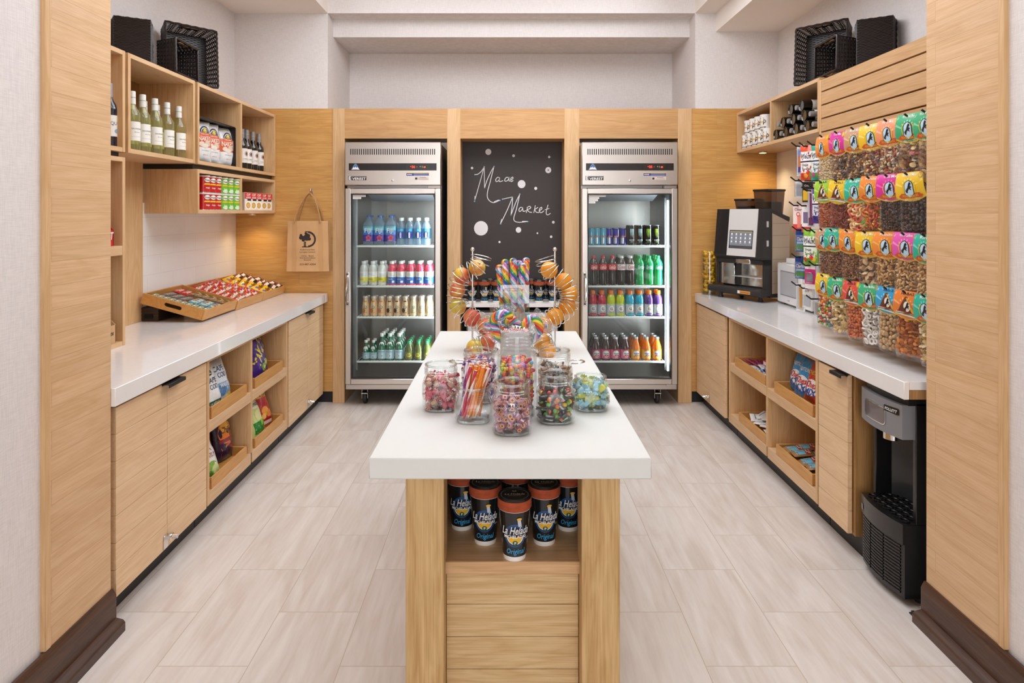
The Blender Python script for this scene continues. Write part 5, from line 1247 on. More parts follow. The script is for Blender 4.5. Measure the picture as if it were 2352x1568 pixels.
m = MB(); m.box(bx0 + .003, bx1 - .003, YW + .004, YN - .001, .755, .785, SHF, .002); ONE('niche_shelf', m, 'white shelf across the niche under the chalkboard', 'shelf')
r = T('undercounter_fridge', 'low stainless cabinet under the white niche shelf', 'cabinet', (.035, 5.35, 0))
m = MB(); m.box(bx0 + .055, bx1 - .055, 5.235, 5.85, .02, .715, INOX); m.box(bx0 + .055, bx1 - .055, 5.225, 5.40, .715, .728, BLACK); P('body', m, r, True)
m = MB(); m.box(bx0 + .06, bx1 - .06, 5.205, 5.234, .08, .645, STEELX, .004); P('door', m, r, True)
m = MB(); m.box(bx0 + .06, bx1 - .06, 5.205, 5.234, .652, .712, STEELX, .004); P('top_strip', m, r, True)

# ------------------------------------------------------------------ cups of michelada mix
SLV = PM('17181A', .25, coat=.3); CHILI = PM('A84A28', .85, var=.55); WCUP = PM('EFEDE8', .4)
Rz = lambda z: .0315 + (.0455 - .0315) * z / .150
def cup_kit():
    m = MB(); m.lathe([(.029, .002), (.0312, 0), (Rz(.013), .013, WCUP), (Rz(.013) + .0004, .013, SLV), (Rz(.138) + .0004, .138, WCUP), (Rz(.142), .142)], WCUP, 28)
    f = lambda s_, z: ((Rz(z) + .0006) * sin(s_ / Rz(z)), -(Rz(z) + .0006) * cos(s_ / Rz(z)), z)
    B1, B2, YL, CY, WH_ = PM('1F4F86', .3), PM('DDE3EA', .3), PM('E8B62E', .3), PM('38A9DE', .3), PM('F7F5F0', .3)
    m.deco(f, disc(0, .074, .0300, .0330, 26), B1, .0003); m.deco(f, disc(0, .072, .0255, .027, 26), PM('0F2440', .3), .0006); m.deco(f, ring(0, .072, .0205, .0235, 24, pi, 2 * pi), B2, .0009); m.deco(f, disc(0, .070, .0195, n=20, a0=pi, a1=2 * pi), YL, .0010)
    m.deco(f, disc(0, .054, .0068, n=14), PM('2C5A34', .3), .0014); m.deco(f, text('P', .0005, .054, .007, .005, .02), WH_, .0018)
    m.deco(f, poly([(.008, .100), (.018, .098), (.015, .118), (.006, .119)]), PM('C9CED4', .3), .0012); m.deco(f, disc(.011, .121, .007, .0035, 10), YL, .0015)
    m.deco(f, text('La Helada', .0, .0890, .0225, .076, .026, .2), PM('26292E', .3), .0018); m.deco(f, text('La Helada', .0, .0895, .0215, .074, .010, .2), WH_, .0022)
    m.deco(f, text('MICHELADAS', .0, .0720, .0085, .060, .02), WH_, .0022); m.deco(f, text('Original', .0, .0300, .0150, .050, .006, .2), CY, .0008); m.deco(f, text('24 OZ', .036, .063, .003, .012, .01), WH_, .0008)
    c = MB(); c.lathe([(Rz(.139), .1385), (.0470, .141), (.0478, .150), (.0462, .153), (.0476, .158), (.0476, .1665), (.0440, .1672)], CHILI, 28)
    t = MB(); t.lathe([(.0462, .1665), (.0472, .170), (.0448, .1735), (.0435, .1712), (.0001, .1708)], SLV, 28)
    ft = lambda x, y: (x, y, .1709); GD = PM('C9B48A', .3, .4)
    t.deco(ft, text('La Helada', 0, .002, .0105, .056, .012, .2), GD, .0004); t.deco(ft, text('MICHELADAS', 0, -.009, .004, .036, .01), GD, .0004); t.deco(ft, ring(0, 0, .0375, .0383, 30), GD, .0004); t.deco(ft, poly([(-.006, .018), (.006, .018), (.005, .026), (0, .021), (-.005, .026)]), GD, .0004)
    return [('cup', m.mesh('cup')), ('chili_rim', c.mesh('chili_rim')), ('lid', t.mesh('lid'))]
KITS['cup'] = cup_kit()
ZSH = .5455
for x, y, lb, rz in ((.023, 1.832, 'black michelada cup with chili rim standing at the very front of the island shelf', .03), (-.0615, 1.917, 'black michelada cup in the second row of the island shelf, on the left', -.02), (.1105, 1.915, 'black michelada cup in the second row of the island shelf, on the right', .02),
                     (-.135, 2.005, 'black michelada cup at the left end of the back row on the island shelf', .05), (.188, 2.000, 'black michelada cup at the right end of the back row on the island shelf', -.05), (.028, 2.02, 'black michelada cup in the middle of the back row on the island shelf', .0)):
    KIT(KITS['cup'], 'drink_cup', lb, 'cup', (x, y, ZSH), rz, 'michelada cups on the island shelf')
xsn = [1083, 1111, 1140, 1171, 1203, 1237, 1268]
for i, px in enumerate(xsn): KIT(KITS['cup'], 'drink_cup', 'black michelada cup on the niche shelf, ' + nth(i, 7) + ' in the front row', 'cup', (PX(px, 5.28) + .004, 5.285, .7855), random.uniform(-.1, .1), 'michelada cups on the niche shelf')
for i, px in enumerate((1126, 1156, 1187, 1220, 1253)): KIT(KITS['cup'], 'drink_cup', 'black michelada cup behind the front row on the niche shelf', 'cup', (PX(px, 5.37), 5.385, .7855), random.uniform(-.3, .3), 'michelada cups at the back of the niche shelf')

# ------------------------------------------------------------------ island
IX0, IX1, IY0, IY1 = -.354, .374, 1.69, 3.51
r = T('island_table', 'oak island with thick white top and open shelf in the middle', 'island', (.01, 2.6, 0))
TOPM = PM('E2E4E0', .35, var=.015)
m = MB(); m.box(IX0, IX1, IY0, IY1, ZC - .055, ZC, TOPM, .003); P('top', m, r, True)
OZ = wood('oak_island_post', 'Z', 'DAB680', 'AE8448', .45, contrast=1.3); OX = wood('oak_island_panel', 'X', 'E2C494', 'BE9660', .45, contrast=1.3)
for x in (-.268, .2005):
    for y in (1.75, 3.34):
        m = MB(); m.box(x, x + .102, y, y + .10, 0, ZC - .0552, OZ, .002); P('post', m, r, True)
m = MB(); m.box(-.262, .298, 1.80, 3.40, .511, ZSH, wood('oak_island_shelf', 'X', 'DDB486', 'BE9260', .4), .002); shelf_ = P('shelf', m, r, True)
for s, x in ((0, -.266), (1, .290)):
    m = MB(); m.box(x, x + .010, 1.851, 3.339, .06, ZC - .0555, OX); P('side_panel', m, r, True)
m = MB()
for k in range(5): m.box(-.165, .199, 1.816, 1.830, .062 + .0895 * k + .0006, .062 + .0895 * (k + 1) - .0006, OX, .0006)
P('front_panel', m, r, True)
m = MB(); m.box(-.165, .199, 3.36, 3.374, .06, .51, OX); P('back_panel', m, r, True)

# ------------------------------------------------------------------ candy jars on the island
JG = glass('jar_glass', 'FCFDFD', .028, .75, .015); JRIM = glass('jar_rim', 'F0F4F2', .14, .95, .015)
def oct_ring(w, z, t, n=32):
    pts = []
    for i in range(n):
        a = 2 * pi * i / n + pi / n
        c, s = abs(cos(a)), abs(sin(a)); ro = min(w / max(c, s), w * 1.62 / (c + s)); pts.append(((ro * (1 - t) + w * t) * cos(a), (ro * (1 - t) + w * t) * sin(a), z))
    return pts
def jar_kit(w, h, rr, neck=.036):
    m = MB(); zb = h - neck - .016; n = 32
    R = [oct_ring(w * .76, .0, .0), oct_ring(w * .90, .006, 0), oct_ring(w, .020, 0), oct_ring(w, zb - .006, .0), oct_ring(w * .985, zb + .002, .12), oct_ring(w * .95, zb + .009, .45), oct_ring(rr * 1.0, zb + .016, 1)]
    for k in range(3): R += [oct_ring(rr * .95, zb + .020 + (neck - .014) / 3 * k, 1), oct_ring(rr * 1.045, zb + .0235 + (neck - .014) / 3 * k, 1), oct_ring(rr * 1.045, zb + .0255 + (neck - .014) / 3 * k, 1)]
    R += [oct_ring(rr * .985, h - .005, 1), oct_ring(rr * .985, h, 1)]
    vs = sum(R, []); fs = []
    for k in range(len(R) - 1):
        for i in range(n): j = (i + 1) % n; fs.append((k * n + i, k * n + j, (k + 1) * n + j, (k + 1) * n + i))
    fs.append(tuple(range(n))[::-1]); m.add(vs, fs, JG)
    q = [oct_ring(w * .72, .009, 0), oct_ring(w * .90, .016, 0), oct_ring(w - .0035, .026, 0), oct_ring(w - .0035, zb - .008, 0), oct_ring(rr - .004, zb + .015, 1), oct_ring(rr - .004, h, 1)]; vs = sum(q, []); fs = []
    for k in range(len(q) - 1):
        for i in range(n): j = (i + 1) % n; fs.append((k * n + j, k * n + i, (k + 1) * n + i, (k + 1) * n + j))
    fs.append(tuple(range(n))); m.add(vs, fs, JG)
    t = MB(); t.tube([((rr - .002) * cos(a), (rr - .002) * sin(a), h) for a in lins(0, 2 * pi * 47 / 48, 48)], .0036, JRIM, 8, True)
    b2 = MB(); b2.tube([p for p in oct_ring(w * .80, .0042, 0)], .0036, JRIM, 6, True)
    return [('jar_body', m.mesh('jar_body')), ('rim', t.mesh('rim')), ('thick_base', b2.mesh('thick_base'))]
JAR = jar_kit(.0575, .142, .0510); JARS = jar_kit(.0575, .102, .0510, .030); JART = jar_kit(.0575, .168, .0505); JARBIG = jar_kit(.0620, .243, .0510, .046)
def twist_mesh(name, r, l, body, end, core=None, fan=.011):
    """Twist-wrapped sweet lying along X."""
    m = MB(); m.box(-l, l, -r * .9, r * .9, -r * .75, r * .75, body, r * .35)
    if core: m.blob((0, 0, r * .25), (l * .62, r * .62, r * .72), core, lod=1); m.blob((0, 0, -r * .25), (l * .62, r * .62, r * .72), core, lod=1)
    for s in (-1, 1):
        V = [(s * l * .95, 0, 0)]; n = 9
        for i in range(n): a = -1.15 + 2.3 * i / (n - 1); V.append((s * (l * .95 + fan * .8 * cos(a)), fan * .8 * sin(a), .0030 * (-1) ** i))
        m.add(V, [(0, i, i + 1) for i in range(1, n)], [end if i % 2 else (core or body) for i in range(1, n)])
    return [(name, m.mesh(name))]
def fill(kits, name, label, group, x, y, zr, w, z0, z1, size, rnd, mid=True, cat='candy'):
    """Sweets packed against the inside of a square jar, layer by layer, with a heap on top."""
    z = z0 + size * .6; layer = 0
    while z < z1:
        per = []
        for shell in (0, 1):
            a = w - size * (.62 + 1.0 * shell)
            if a < size * .5: break
            n = max(2, int(2 * a / (size * (.98 if shell == 0 else 1.5)))); step = 2 * a / n
            for q in range(4):
                for i in range(n): per.append(((-a + step * i, -a), (a, -a + step * i), (a - step * i, a), (-a, a - step * i))[q])
        last = z + size >= z1
        if last and mid:
            k2 = max(1, int((2 * a - size) / (size * 1.1)))
            per += [(-a + size + (2 * a - 2 * size) * (i + .5) / k2, -a + size + (2 * a - 2 * size) * (j + .5) / k2) for i in range(k2) for j in range(k2)]
        for px_, py_ in per:
            ox, oy = px_ + rnd.uniform(-.22, .22) * size, py_ + rnd.uniform(-.22, .22) * size
            cm = w * 1.52 - size * .55
            if abs(ox) + abs(oy) > cm: kq = cm / (abs(ox) + abs(oy)); ox *= kq; oy *= kq
            zz = max(zr + z0 + size * .42, zr + z + rnd.uniform(-.34, .34) * size)
            lim = w - size * .60; ox = max(-lim, min(lim, ox)); oy = max(-lim, min(lim, oy))
            if last: zz += max(0, (w - max(abs(ox), abs(oy)))) * .35
            R = rrot(rnd).to_4x4()
            KIT(rnd.choice(kits), name, label, cat, group=group, mw=Matrix.Translation((x + ox, y + oy, zz)) @ R)
        z += size * .84; layer += 1
rn = random.Random(21); FW = lambda c, r_=.25: PM(c, r_, coat=.4)
def ball(name, r, c): 
    m = MB(); m.blob((0, 0, 0), (r, r, r), FW(c), lod=2); return [(name, m.mesh(name))]
def pouch(name, w, h, c, txt, tc, spots=()):
    m = bar_mb(w, h, .010, PM(c, .2, coat=.5), [(disc(a, b, r_, n=8), FW(cc), .0006) for a, b, r_, cc in spots] + [(text(txt, 0, h * .5, w * .28, h * .66, .03, .1, pi / 2), FW(tc), .0010)] + [], 3)
    m.v = [(x, y, z) for x, y, z in m.v]; return [(name, m.mesh(name))]
JX = {}
def jar(k, kitj, label, x, y, zr=ZC): JX[k] = (x, y, zr); return KIT(kitj, 'candy_jar', label, 'jar', (x, y, zr + .0003), 0, 'glass candy jars on the island')
jr = jar(1, JAR, 'square glass jar of tan and red-striped sweets, leftmost on the island', -.211, 2.125)
jar(5, JAR, 'square glass jar of purple sweets, nearest the front of the island', .016, 1.90)
MIX = MB(); MIX.deco(lambda x, z: (x, -.0580, z), text("MIX 'EM 4 FOR $1", 0, .0885, .0075, .076, .01), PM('2A2626', .5), .0004)
P('lettering', MIX, bpy.data.objects[[o.name for o in COL.objects if o.get('label', '').startswith('square glass jar of purple')][0]])
jar(3, JARS, 'short glass jar holding orange and red candy straws', -.100, 2.005)
jar(6, JAR, 'square glass jar of dark packets and coloured balls', .149, 2.000)
jar(8, JARS, 'short glass jar of pale blue and yellow taffy, rightmost on the island', .272, 2.125)
j2 = jar(2, JART, 'taller glass jar of purple and white candy rolls behind the straw jar', -.092, 2.215)
j7 = jar(7, JART, 'taller glass jar of brown wrapped sweets behind the dark-packet jar', .163, 2.215)
jar(4, JARBIG, 'tall large glass jar of rainbow gummies in the centre of the jars', .033, 2.085)
for jr_, s in ((j2, -1), (j7, 1)):
    m = MB(); m.tube(spline([(s * .050, -.02, .128), (s * .085, -.03, .132), (s * .100, 0, .130), (s * .085, .03, .128), (s * .050, .02, .128)], 6), .0028, CHROME, 8); P('wire_handle', m, jr_, label='bent chrome wire handle')
fill([twist_mesh('taffy', .0105, .0115, FW('C9A28C'), FW('E2566A'), FW('F6ECE8'), .017), twist_mesh('taffy', .0105, .0115, FW('D6707C'), FW('F6E6E4'), FW('D83A50'), .017), twist_mesh('taffy', .0105, .0115, FW('B98A74'), FW('D83A50'), FW('EAD6CA'), .017)], 'wrapped_sweet', 'tan sweet in red-striped wrap in the leftmost jar', 'tan and red sweets in the leftmost jar', *JX[1], .0535, .012, .092, .0225, rn)
def cube_sweet():
    out = []
    for c in ('A85A80', 'B87A9A', '8E3A66'):
        m = MB(); m.box(-.0085, .0085, -.0085, .0085, -.0085, .0085, FW(c, .15), .002)
        for ax in range(3):
            for s in (-1, 1):
                def fq(a, b_, ax=ax, s=s):
                    p = [0, 0, 0]; p[ax] = s * .0087; p[(ax + 1) % 3] = a * s; p[(ax + 2) % 3] = b_; return tuple(p)
                if (ax + s) % 2: m.deco(fq, disc(0, 0, .0062, n=9), FW('E8C23A'), .0002); m.deco(fq, disc(0, 0, .0040, n=8), FW('9A2440'), .0004)
                else: m.deco(fq, rect(-.006, .006, -.002, .003, 1, 1), FW('E9D3DC'), .0002)
        for s in (-1, 1): m.add([(s * .0085, -.007, 0), (s * .0085, .007, 0), (s * .014, .009, .002), (s * .014, -.009, -.002)], [(0, 1, 2, 3)], FW('D9B4C6', .15))
        out.append([('cube_sweet', m.mesh('cube_sweet'))])
    return out
fill(cube_sweet(), 'wrapped_sweet', 'purple cube sweet with yellow star in the front jar', 'purple sweets in the front jar', *JX[5], .0535, .012, .086, .0205, rn)
gob = [ball('gumball', .0075, c) for c in ('E8B42A', '6AA83A', 'E0742A', 'D0342E', '4A8A3A')] + [pouch('gum_packet', .024, .034, '3A3838', 'Gobstopper', 'F2F0EA', [(-.005, .010, .005, 'E0742A'), (.004, .027, .004, '6AA83A')]), pouch('gum_packet', .024, .034, '5A5654', 'Gobstopper', 'F6F4F0', [(.005, .009, .005, 'D0342E'), (-.005, .025, .004, 'E8B42A')]), pouch('gum_packet', .024, .034, '2E2C2C', 'Gobstopper', 'F2F0EA')]
fill(gob, 'gum_packet', 'dark packet or coloured ball in the jar right of the front jar', 'packets and balls in the dark-packet jar', *JX[6], .0535, .012, .090, .0200, rn)
fill([twist_mesh('taffy', .0105, .013, FW('A9D6E2'), FW('CFEAF0'), None, .018), twist_mesh('taffy', .0105, .013, FW('8EC4D8'), FW('BFE0EA'), FW('E2D86A'), .018), twist_mesh('taffy', .0105, .013, FW('D9D86A'), FW('B9DDE6'), None, .018)], 'wrapped_sweet', 'pale blue or yellow taffy in the rightmost jar', 'blue and yellow taffy in the rightmost jar', *JX[8], .0535, .012, .078, .0230, rn)
def roll(c1, c2):
    m = MB(); m.M = Matrix.Rotation(pi / 2, 4, 'Y'); m.lathe([(.0075, -.018, FW(c1)), (.0075, -.006, FW(c2)), (.0075, .006, FW(c1)), (.0075, .018)], FW(c1), 10); m.M = None
    for s in (-1, 1): m.add([(s * .018, 0, 0), (s * .027, .007, .002), (s * .028, 0, -.002), (s * .027, -.007, .002)], [(0, 1, 2), (0, 2, 3)], FW(c2))
    return [('candy_roll', m.mesh('candy_roll'))]
fill([roll('6A3A8E', 'EDE8EE'), roll('F0ECEE', 'C23A5A'), roll('B04A7A', 'EFE6EA'), roll('E8742E', 'F2ECE6'), roll('4A3A5A', 'C9B2D6')], 'candy_roll', 'purple and white candy roll in the taller left jar', 'candy rolls in the taller left jar', *JX[2], .0535, .014, .118, .0210, rn)
fill([twist_mesh('toffee', .0095, .0125, FW('8A5A3A'), FW('E6DED4'), None, .015), twist_mesh('toffee', .0095, .0125, FW('E0D6CA'), FW('8EB4C4'), FW('6A4630'), .015), twist_mesh('toffee', .0095, .0125, FW('A87A52'), FW('D8CFC2'), None, .015)], 'wrapped_sweet', 'brown and white wrapped sweet in the taller right jar', 'brown sweets in the taller right jar', *JX[7], .0535, .014, .112, .0215, rn)
def gummy(cs):
    m = MB()
    for i, c in enumerate(cs): m.blob((-.013 + .0085 * i, 0, .0006 * (i % 2)), (.0062, .0068, .0065), FW(c, .3), lod=2)
    return [('gummy', m.mesh('gummy'))]
fill([gummy(('E05A4A', 'F09A3A', 'E8D24A', 'B8D04A')), gummy(('D8344A', 'E8584A', 'F2844A', 'F4B45A')), gummy(('C84A7A', 'E87A9A', 'F2C24A', '5AB0D0')), gummy(('F0A03A', 'E8644A', 'D83A5A', '8A4AA0'))], 'gummy', 'rainbow gummy stick in the large centre jar', 'rainbow gummies in the large centre jar', *JX[4], .0580, .014, .165, .0235, rn)
def pep():
    m = MB(); n = 24; Rr, Rw = FW('C2283A'), FW('F2EFEC')
    prof = [(.0001, -.0035), (.008, -.0036), (.0098, -.002), (.0098, .002), (.008, .0036), (.0001, .0035)]; vs = []; fs = []; ms = []
    for p in prof:
        for i in range(n): a = 2 * pi * i / n + p[0] * 70; vs.append((p[0] * cos(a), p[0] * sin(a), p[1]))
    for k in range(len(prof) - 1):
        for i in range(n): j = (i + 1) % n; fs.append((k * n + i, k * n + j, (k + 1) * n + j, (k + 1) * n + i)); ms.append(Rr if (i // 2) % 2 else Rw)
    m.add(vs, fs, ms)
    for s in (-1, 1): m.add([(s * .009, 0, 0), (s * .018, .008, .002), (s * .019, 0, -.002), (s * .018, -.008, .002)], [(0, 1, 2), (0, 2, 3)], PM('F6F4F2', .2))
    return [('peppermint', m.mesh('peppermint'))]
PEP = pep()
# candy straws
def straw(c, c2=None):
    m = MB(); L = .150; C = FW(c); C2 = FW(c2 or c)
    n = 8; vs = []; fs = []; ms = []
    for k in range(15):
        for i in range(n): a = 2 * pi * i / n + k * .55; vs.append((.0046 * cos(a), .0046 * sin(a), L * k / 14))
    for k in range(14):
        for i in range(n): j = (i + 1) % n; fs.append((k * n + i, k * n + j, (k + 1) * n + j, (k + 1) * n + i)); ms.append(C if i < 5 else C2)
    fs += [tuple(range(n))[::-1], tuple(14 * n + i for i in range(n))]; ms += [FW('F2EEE8')] * 2; m.add(vs, fs, ms)
    return [('candy_straw', m.mesh('candy_straw'))]
SK = [(straw('EE8A2A'), 'orange'), (straw('E8801E', 'F4E6D6'), 'orange and white'), (straw('C8284A', 'F2E4E4'), 'red and white'), (straw('7A3A8A', 'EBDDEA'), 'purple and white')]
x, y, z = JX[3]
for k in range(46):
    a = 2 * pi * k * .381966; q = .040 * sqrt((k + .5) / 46)
    kt, cn = SK[(0, 2, 1, 3, 0, 2, 3, 1)[k % 8]]
    bx, by = q * cos(a), q * sin(a); lean = Vector((bx * .18 + .026 + rn.uniform(-.014, .016), by * .14 + rn.uniform(-.008, .008), .15)).normalized()
    R = Vector((0, 0, 1)).rotation_difference(lean).to_matrix().to_4x4()
    KIT(kt, 'candy_straw', cn + ' candy straw standing in the short glass jar', 'candy', group=cn + ' candy straws in the jar', mw=Matrix.Translation((x + bx * .80 - .010, y + by * .9, z + .011 + .016 * rn.random())) @ R @ Matrix.Rotation(rn.uniform(0, 6.28), 4, 'Z'))

# ------------------------------------------------------------------ rainbow lollipops and canes
RB = [PM(c, .22, coat=.5) for c in ('D83A3E', 'EE8A2E', 'F0D23A', '3F9A4A', '2F5FB0', 'C77AB4', 'F2E6EC', '38A6C4')]
def swirl(pts, r, twist, cols, n=16, caps=True):
    """Rope of coloured stripes twisting along a path, fluted like pulled sugar."""
    pts = [Vector(p) for p in pts]; K = len(pts); vs = []; fs = []; ms = []; up = None; m = MB()
    for k, p in enumerate(pts):
        t = (pts[min(k + 1, K - 1)] - pts[max(k - 1, 0)]).normalized()
        if up is None: up = Vector((0, 1, 0.05))
        a = t.cross(up).normalized(); b = a.cross(t).normalized(); up = b
        e = min(k, K - 1 - k); rr = r * (sqrt(max(.02, 1 - (1 - e / 3) ** 2)) if caps and e < 3 else 1)
        for i in range(n):
            g = 2 * pi * i / n + twist * k; q = rr * (1 + .07 * cos(4 * (2 * pi * i / n)))
            vs.append(p + a * q * cos(g) + b * q * sin(g))
    for k in range(K - 1):
        for i in range(n): j = (i + 1) % n; fs.append((k * n + i, k * n + j, (k + 1) * n + j, (k + 1) * n + i)); ms.append(cols[(i * len(cols)) // n])
    fs += [tuple(range(n))[::-1], tuple((K - 1) * n + i for i in range(n))]; ms += [cols[0], cols[0]]; m.add(vs, fs, ms); return m
VS = T('glass_vase', 'tall clear square vase holding rainbow twist lollipops on the island', 'vase', (.035, 2.76, ZC)); GV = glass('vase_glass', 'F2F6F5', .06, .8, .01)
def tubebox(w, z0, z1, t, mat):
    m = MB()
    for x0, x1, y0, y1 in ((-w, w, -w, -w + t), (-w, w, w - t, w), (-w, -w + t, -w + t, w - t), (w - t, w, -w + t, w - t)): m.box(x0, x1, y0, y1, z0, z1, mat, .001)
    return m
P('glass_walls', tubebox(.060, .012, .335, .004, GV), VS); m = MB(); m.box(-.060, .060, -.060, .060, 0, .0118, GV, .002); P('glass_foot', m, VS)
SC = PM('F0EBE2', .5)
for i, (px, ty, yo, xb) in enumerate(((1147, 612, .02, -.030), (1160, 600, -.012, -.018), (1179, 597, -.022, -.004), (1193, 602, .024, .006), (1200, 608, -.010, .018), (1209, 596, .020, .030))):
    D = 2.76 + yo; top = Vector((PX(px, D), D, PZ(ty, D))); bot = Vector((.035 + xb, 2.76 + yo * .8, ZC + .014)); ax = (top - bot).normalized(); L = (top - bot).length
    rt = T('twist_lollipop', 'rainbow twist lollipop in the square vase, ' + nth(i, 6), 'lollipop', tuple(bot), group='rainbow lollipops in the vase')
    n = 34; a0 = top - ax * .205
    pts = [a0 + ax * .205 * k / (n - 1) - bot for k in range(n)]; cs = RB[i % 8:] + RB[:i % 8]; P('twisted_candy', swirl(pts, .0145, .40, cs[:6] if i % 2 else cs), rt)
    m = MB(); m.tube([(0, 0, 0), tuple(a0 + ax * .008 - bot)], .0042, SC, 8); P('stick', m, rt)
    P('tip_knob', swirl([pts[-1] - ax * .012 + Vector((.010 * cos(g), 0, .010 * sin(g) + .004)) for g in lins(-.4, 4.6, 16)], .0075, .4, cs), rt)
FROST = glass('frosted_acrylic', 'F4F6F6', .10, .6, .08, milk=.45)
HD = T('acrylic_holder', 'frosted square holder of rainbow candy canes behind the jars', 'holder', (.036, 2.515, ZC)); P('walls', tubebox(.056, .012, .186, .004, FROST), HD); m = MB(); m.box(-.056, .056, -.056, .056, 0, .0118, FROST, .002); P('foot', m, HD)
m = MB(); m.box(-.0515, .0515, -.0515, .0515, .118, .124, PM('F2F2F0', .4)); P('raised_floor', m, HD)
rn = random.Random(77)
for k in range(21):
    lv = k // 7; KIT(PEP, 'peppermint', 'red and white peppermint in the frosted holder of canes', 'candy', group='peppermints in the frosted holder', mw=Matrix.Translation((.036 - .039 + .013 * (k % 7), 2.478 + .006 * (k % 2) + .004 * lv, ZC + .142 + .021 * lv + rn.uniform(-.002, .003))) @ Matrix.Rotation(1.1 + rn.uniform(-.4, .4), 4, 'X') @ Matrix.Rotation(rn.uniform(0, 6), 4, 'Z'))
CELL = glass('cellophane', 'FBFCFC', .10, .7, .08, .8, 45)
canes = [([(1158, 778), (1148, 772), (1138, 756), (1133, 738), (1143, 723), (1160, 719), (1176, 730)], 2.53, 'hooked rainbow candy cane, leftmost of three hooks in the holder'), ([(1176, 782), (1168, 772), (1160, 758), (1158, 745), (1168, 733), (1184, 738), (1194, 758)], 2.545, 'hooked rainbow candy cane, middle of three hooks in the holder'), ([(1198, 782), (1203, 772), (1203, 758), (1206, 744), (1220, 731), (1236, 740), (1241, 768)], 2.54, 'hooked rainbow candy cane, rightmost of three hooks in the holder'),
         ([(1160, 790), (1142, 772), (1127, 757), (1114, 742)], 2.552, 'straight rainbow candy stick leaning left in the holder'), ([(1214, 790), (1230, 772), (1244, 757), (1256, 742)], 2.552, 'straight rainbow candy stick leaning right in the holder')]
for i, (pp, D, lb) in enumerate(canes):
    P3 = spline([(PX(a, D), D + .01 * sin(a), PZ(b_, D)) for a, b_ in pp], 7); o = Vector(P3[0])
    rt = T('candy_cane', lb, 'candy cane', tuple(o), group='rainbow candy canes in the holder'); cs = RB[(i * 3) % 8:] + RB[:(i * 3) % 8]
    pts = [Vector(p) - o for p in P3]; P('twisted_candy', swirl(pts, .0160 if i < 3 else .0130, .42, cs), rt)
    m = MB(); c = sum(pts[-14:], Vector()) / 14; b0 = pts[0]; n = 12; d = (pts[-1] + pts[len(pts) // 2]) / 2 - b0; d.normalize(); top = b0 + d * (.135 if i < 3 else .115); sx = d.cross(Vector((0, 1, 0))).normalized(); vs = []
    for k, (q, ry) in enumerate(((.017, .016), (.026, .018), (.040 if i < 3 else .024, .018), (.046 if i < 3 else .028, .005))):
        for j in range(n): a = 2 * pi * j / n; vs.append(b0 + (top - b0) * k / 3 + sx * q * cos(a) * (1 + .06 * (-1) ** j) + Vector((0, 1, 0)) * ry * sin(a))
    m.add(vs, [(k * n + j, k * n + (j + 1) % n, (k + 1) * n + (j + 1) % n, (k + 1) * n + j) for k in range(3) for j in range(n)], CELL); P('cellophane_sleeve', m, rt, label='clear cellophane sleeve')

# ------------------------------------------------------------------ fruit spirals
def fruitmat(name, c1, c2, c3, rough, pores):
    key = ('fruit', name)
    if key in MATS: return MATS[key]
    m, nt, b = newmat(name); N = nt.nodes.new; L = nt.links.new; tc = N('ShaderNodeTexCoord')
    oi = N('ShaderNodeObjectInfo'); ad = N('ShaderNodeVectorMath'); ad.operation = 'ADD'; L(tc.outputs['Object'], ad.inputs[0]); L(oi.outputs['Random'], ad.inputs[1])
    no = N('ShaderNodeTexNoise'); no.inputs['Scale'].default_value = 14 if not pores else 4; no.inputs['Detail'].default_value = 4; L(ad.outputs[0], no.inputs['Vector'])
    cr = N('ShaderNodeValToRGB'); cr.color_ramp.elements[0].position = .36; cr.color_ramp.elements[0].color = lin(c1); cr.color_ramp.elements[1].position = .66; cr.color_ramp.elements[1].color = lin(c3)
    e = cr.color_ramp.elements.new(.5); e.color = lin(c2); L(no.outputs[0], cr.inputs[0]); L(cr.outputs[0], b.inputs['Base Color']); b.inputs['Roughness'].default_value = rough
    n2 = N('ShaderNodeTexNoise'); n2.inputs['Scale'].default_value = 420 if pores else 90; L(tc.outputs['Object'], n2.inputs['Vector']); bp_ = N('ShaderNodeBump'); bp_.inputs['Strength'].default_value = .3 if pores else .05; bp_.inputs['Distance'].default_value = .001; L(n2.outputs[0], bp_.inputs['Height']); L(bp_.outputs[0], b.inputs['Normal'])
    MATS[key] = m; return m
AP = [fruitmat('apple_skin_a', 'E0B83E', 'E08A48', 'D2533C', .3, False), fruitmat('apple_skin_b', 'D4BE48', 'D9B04A', 'D8823E', .3, False), fruitmat('apple_skin_c', 'E29A5A', 'DE6E4C', 'CC4A3C', .3, False)]; OG = fruitmat('orange_peel', 'EE9A26', 'F0A22C', 'E88E1E', .42, True)
def apple(mt):
    R = .040; m = MB(); pr = []
    for k in range(19):
        a = pi * k / 18; rr = sin(a) * (1 + .06 * cos(a)); z = -cos(a) * .92
        if k > 14: z -= (k - 14) ** 2 * .016
        if k < 3: z += (3 - k) ** 2 * .020
        pr.append((max(.0004, rr * R), z * R))
    m.lathe(pr, mt, 28); s = MB(); s.tube([(0, 0, .022), (.002, 0, .033), (.005, 0, .043)], .0014, PM('5A4026', .7), 6); return [('flesh', m.mesh('flesh')), ('stem', s.mesh('stem'))]
APK = [apple(a) for a in AP]
m = MB(); m.blob((0, 0, 0), (.0405, .0405, .039), OG, lod=3); s_ = MB(); s_.blob((0, 0, .0388), (.003, .003, .0014), PM('6A7A3A', .7), lod=1); ORK = [('peel', m.mesh('peel')), ('stem_scar', s_.mesh('stem_scar'))]
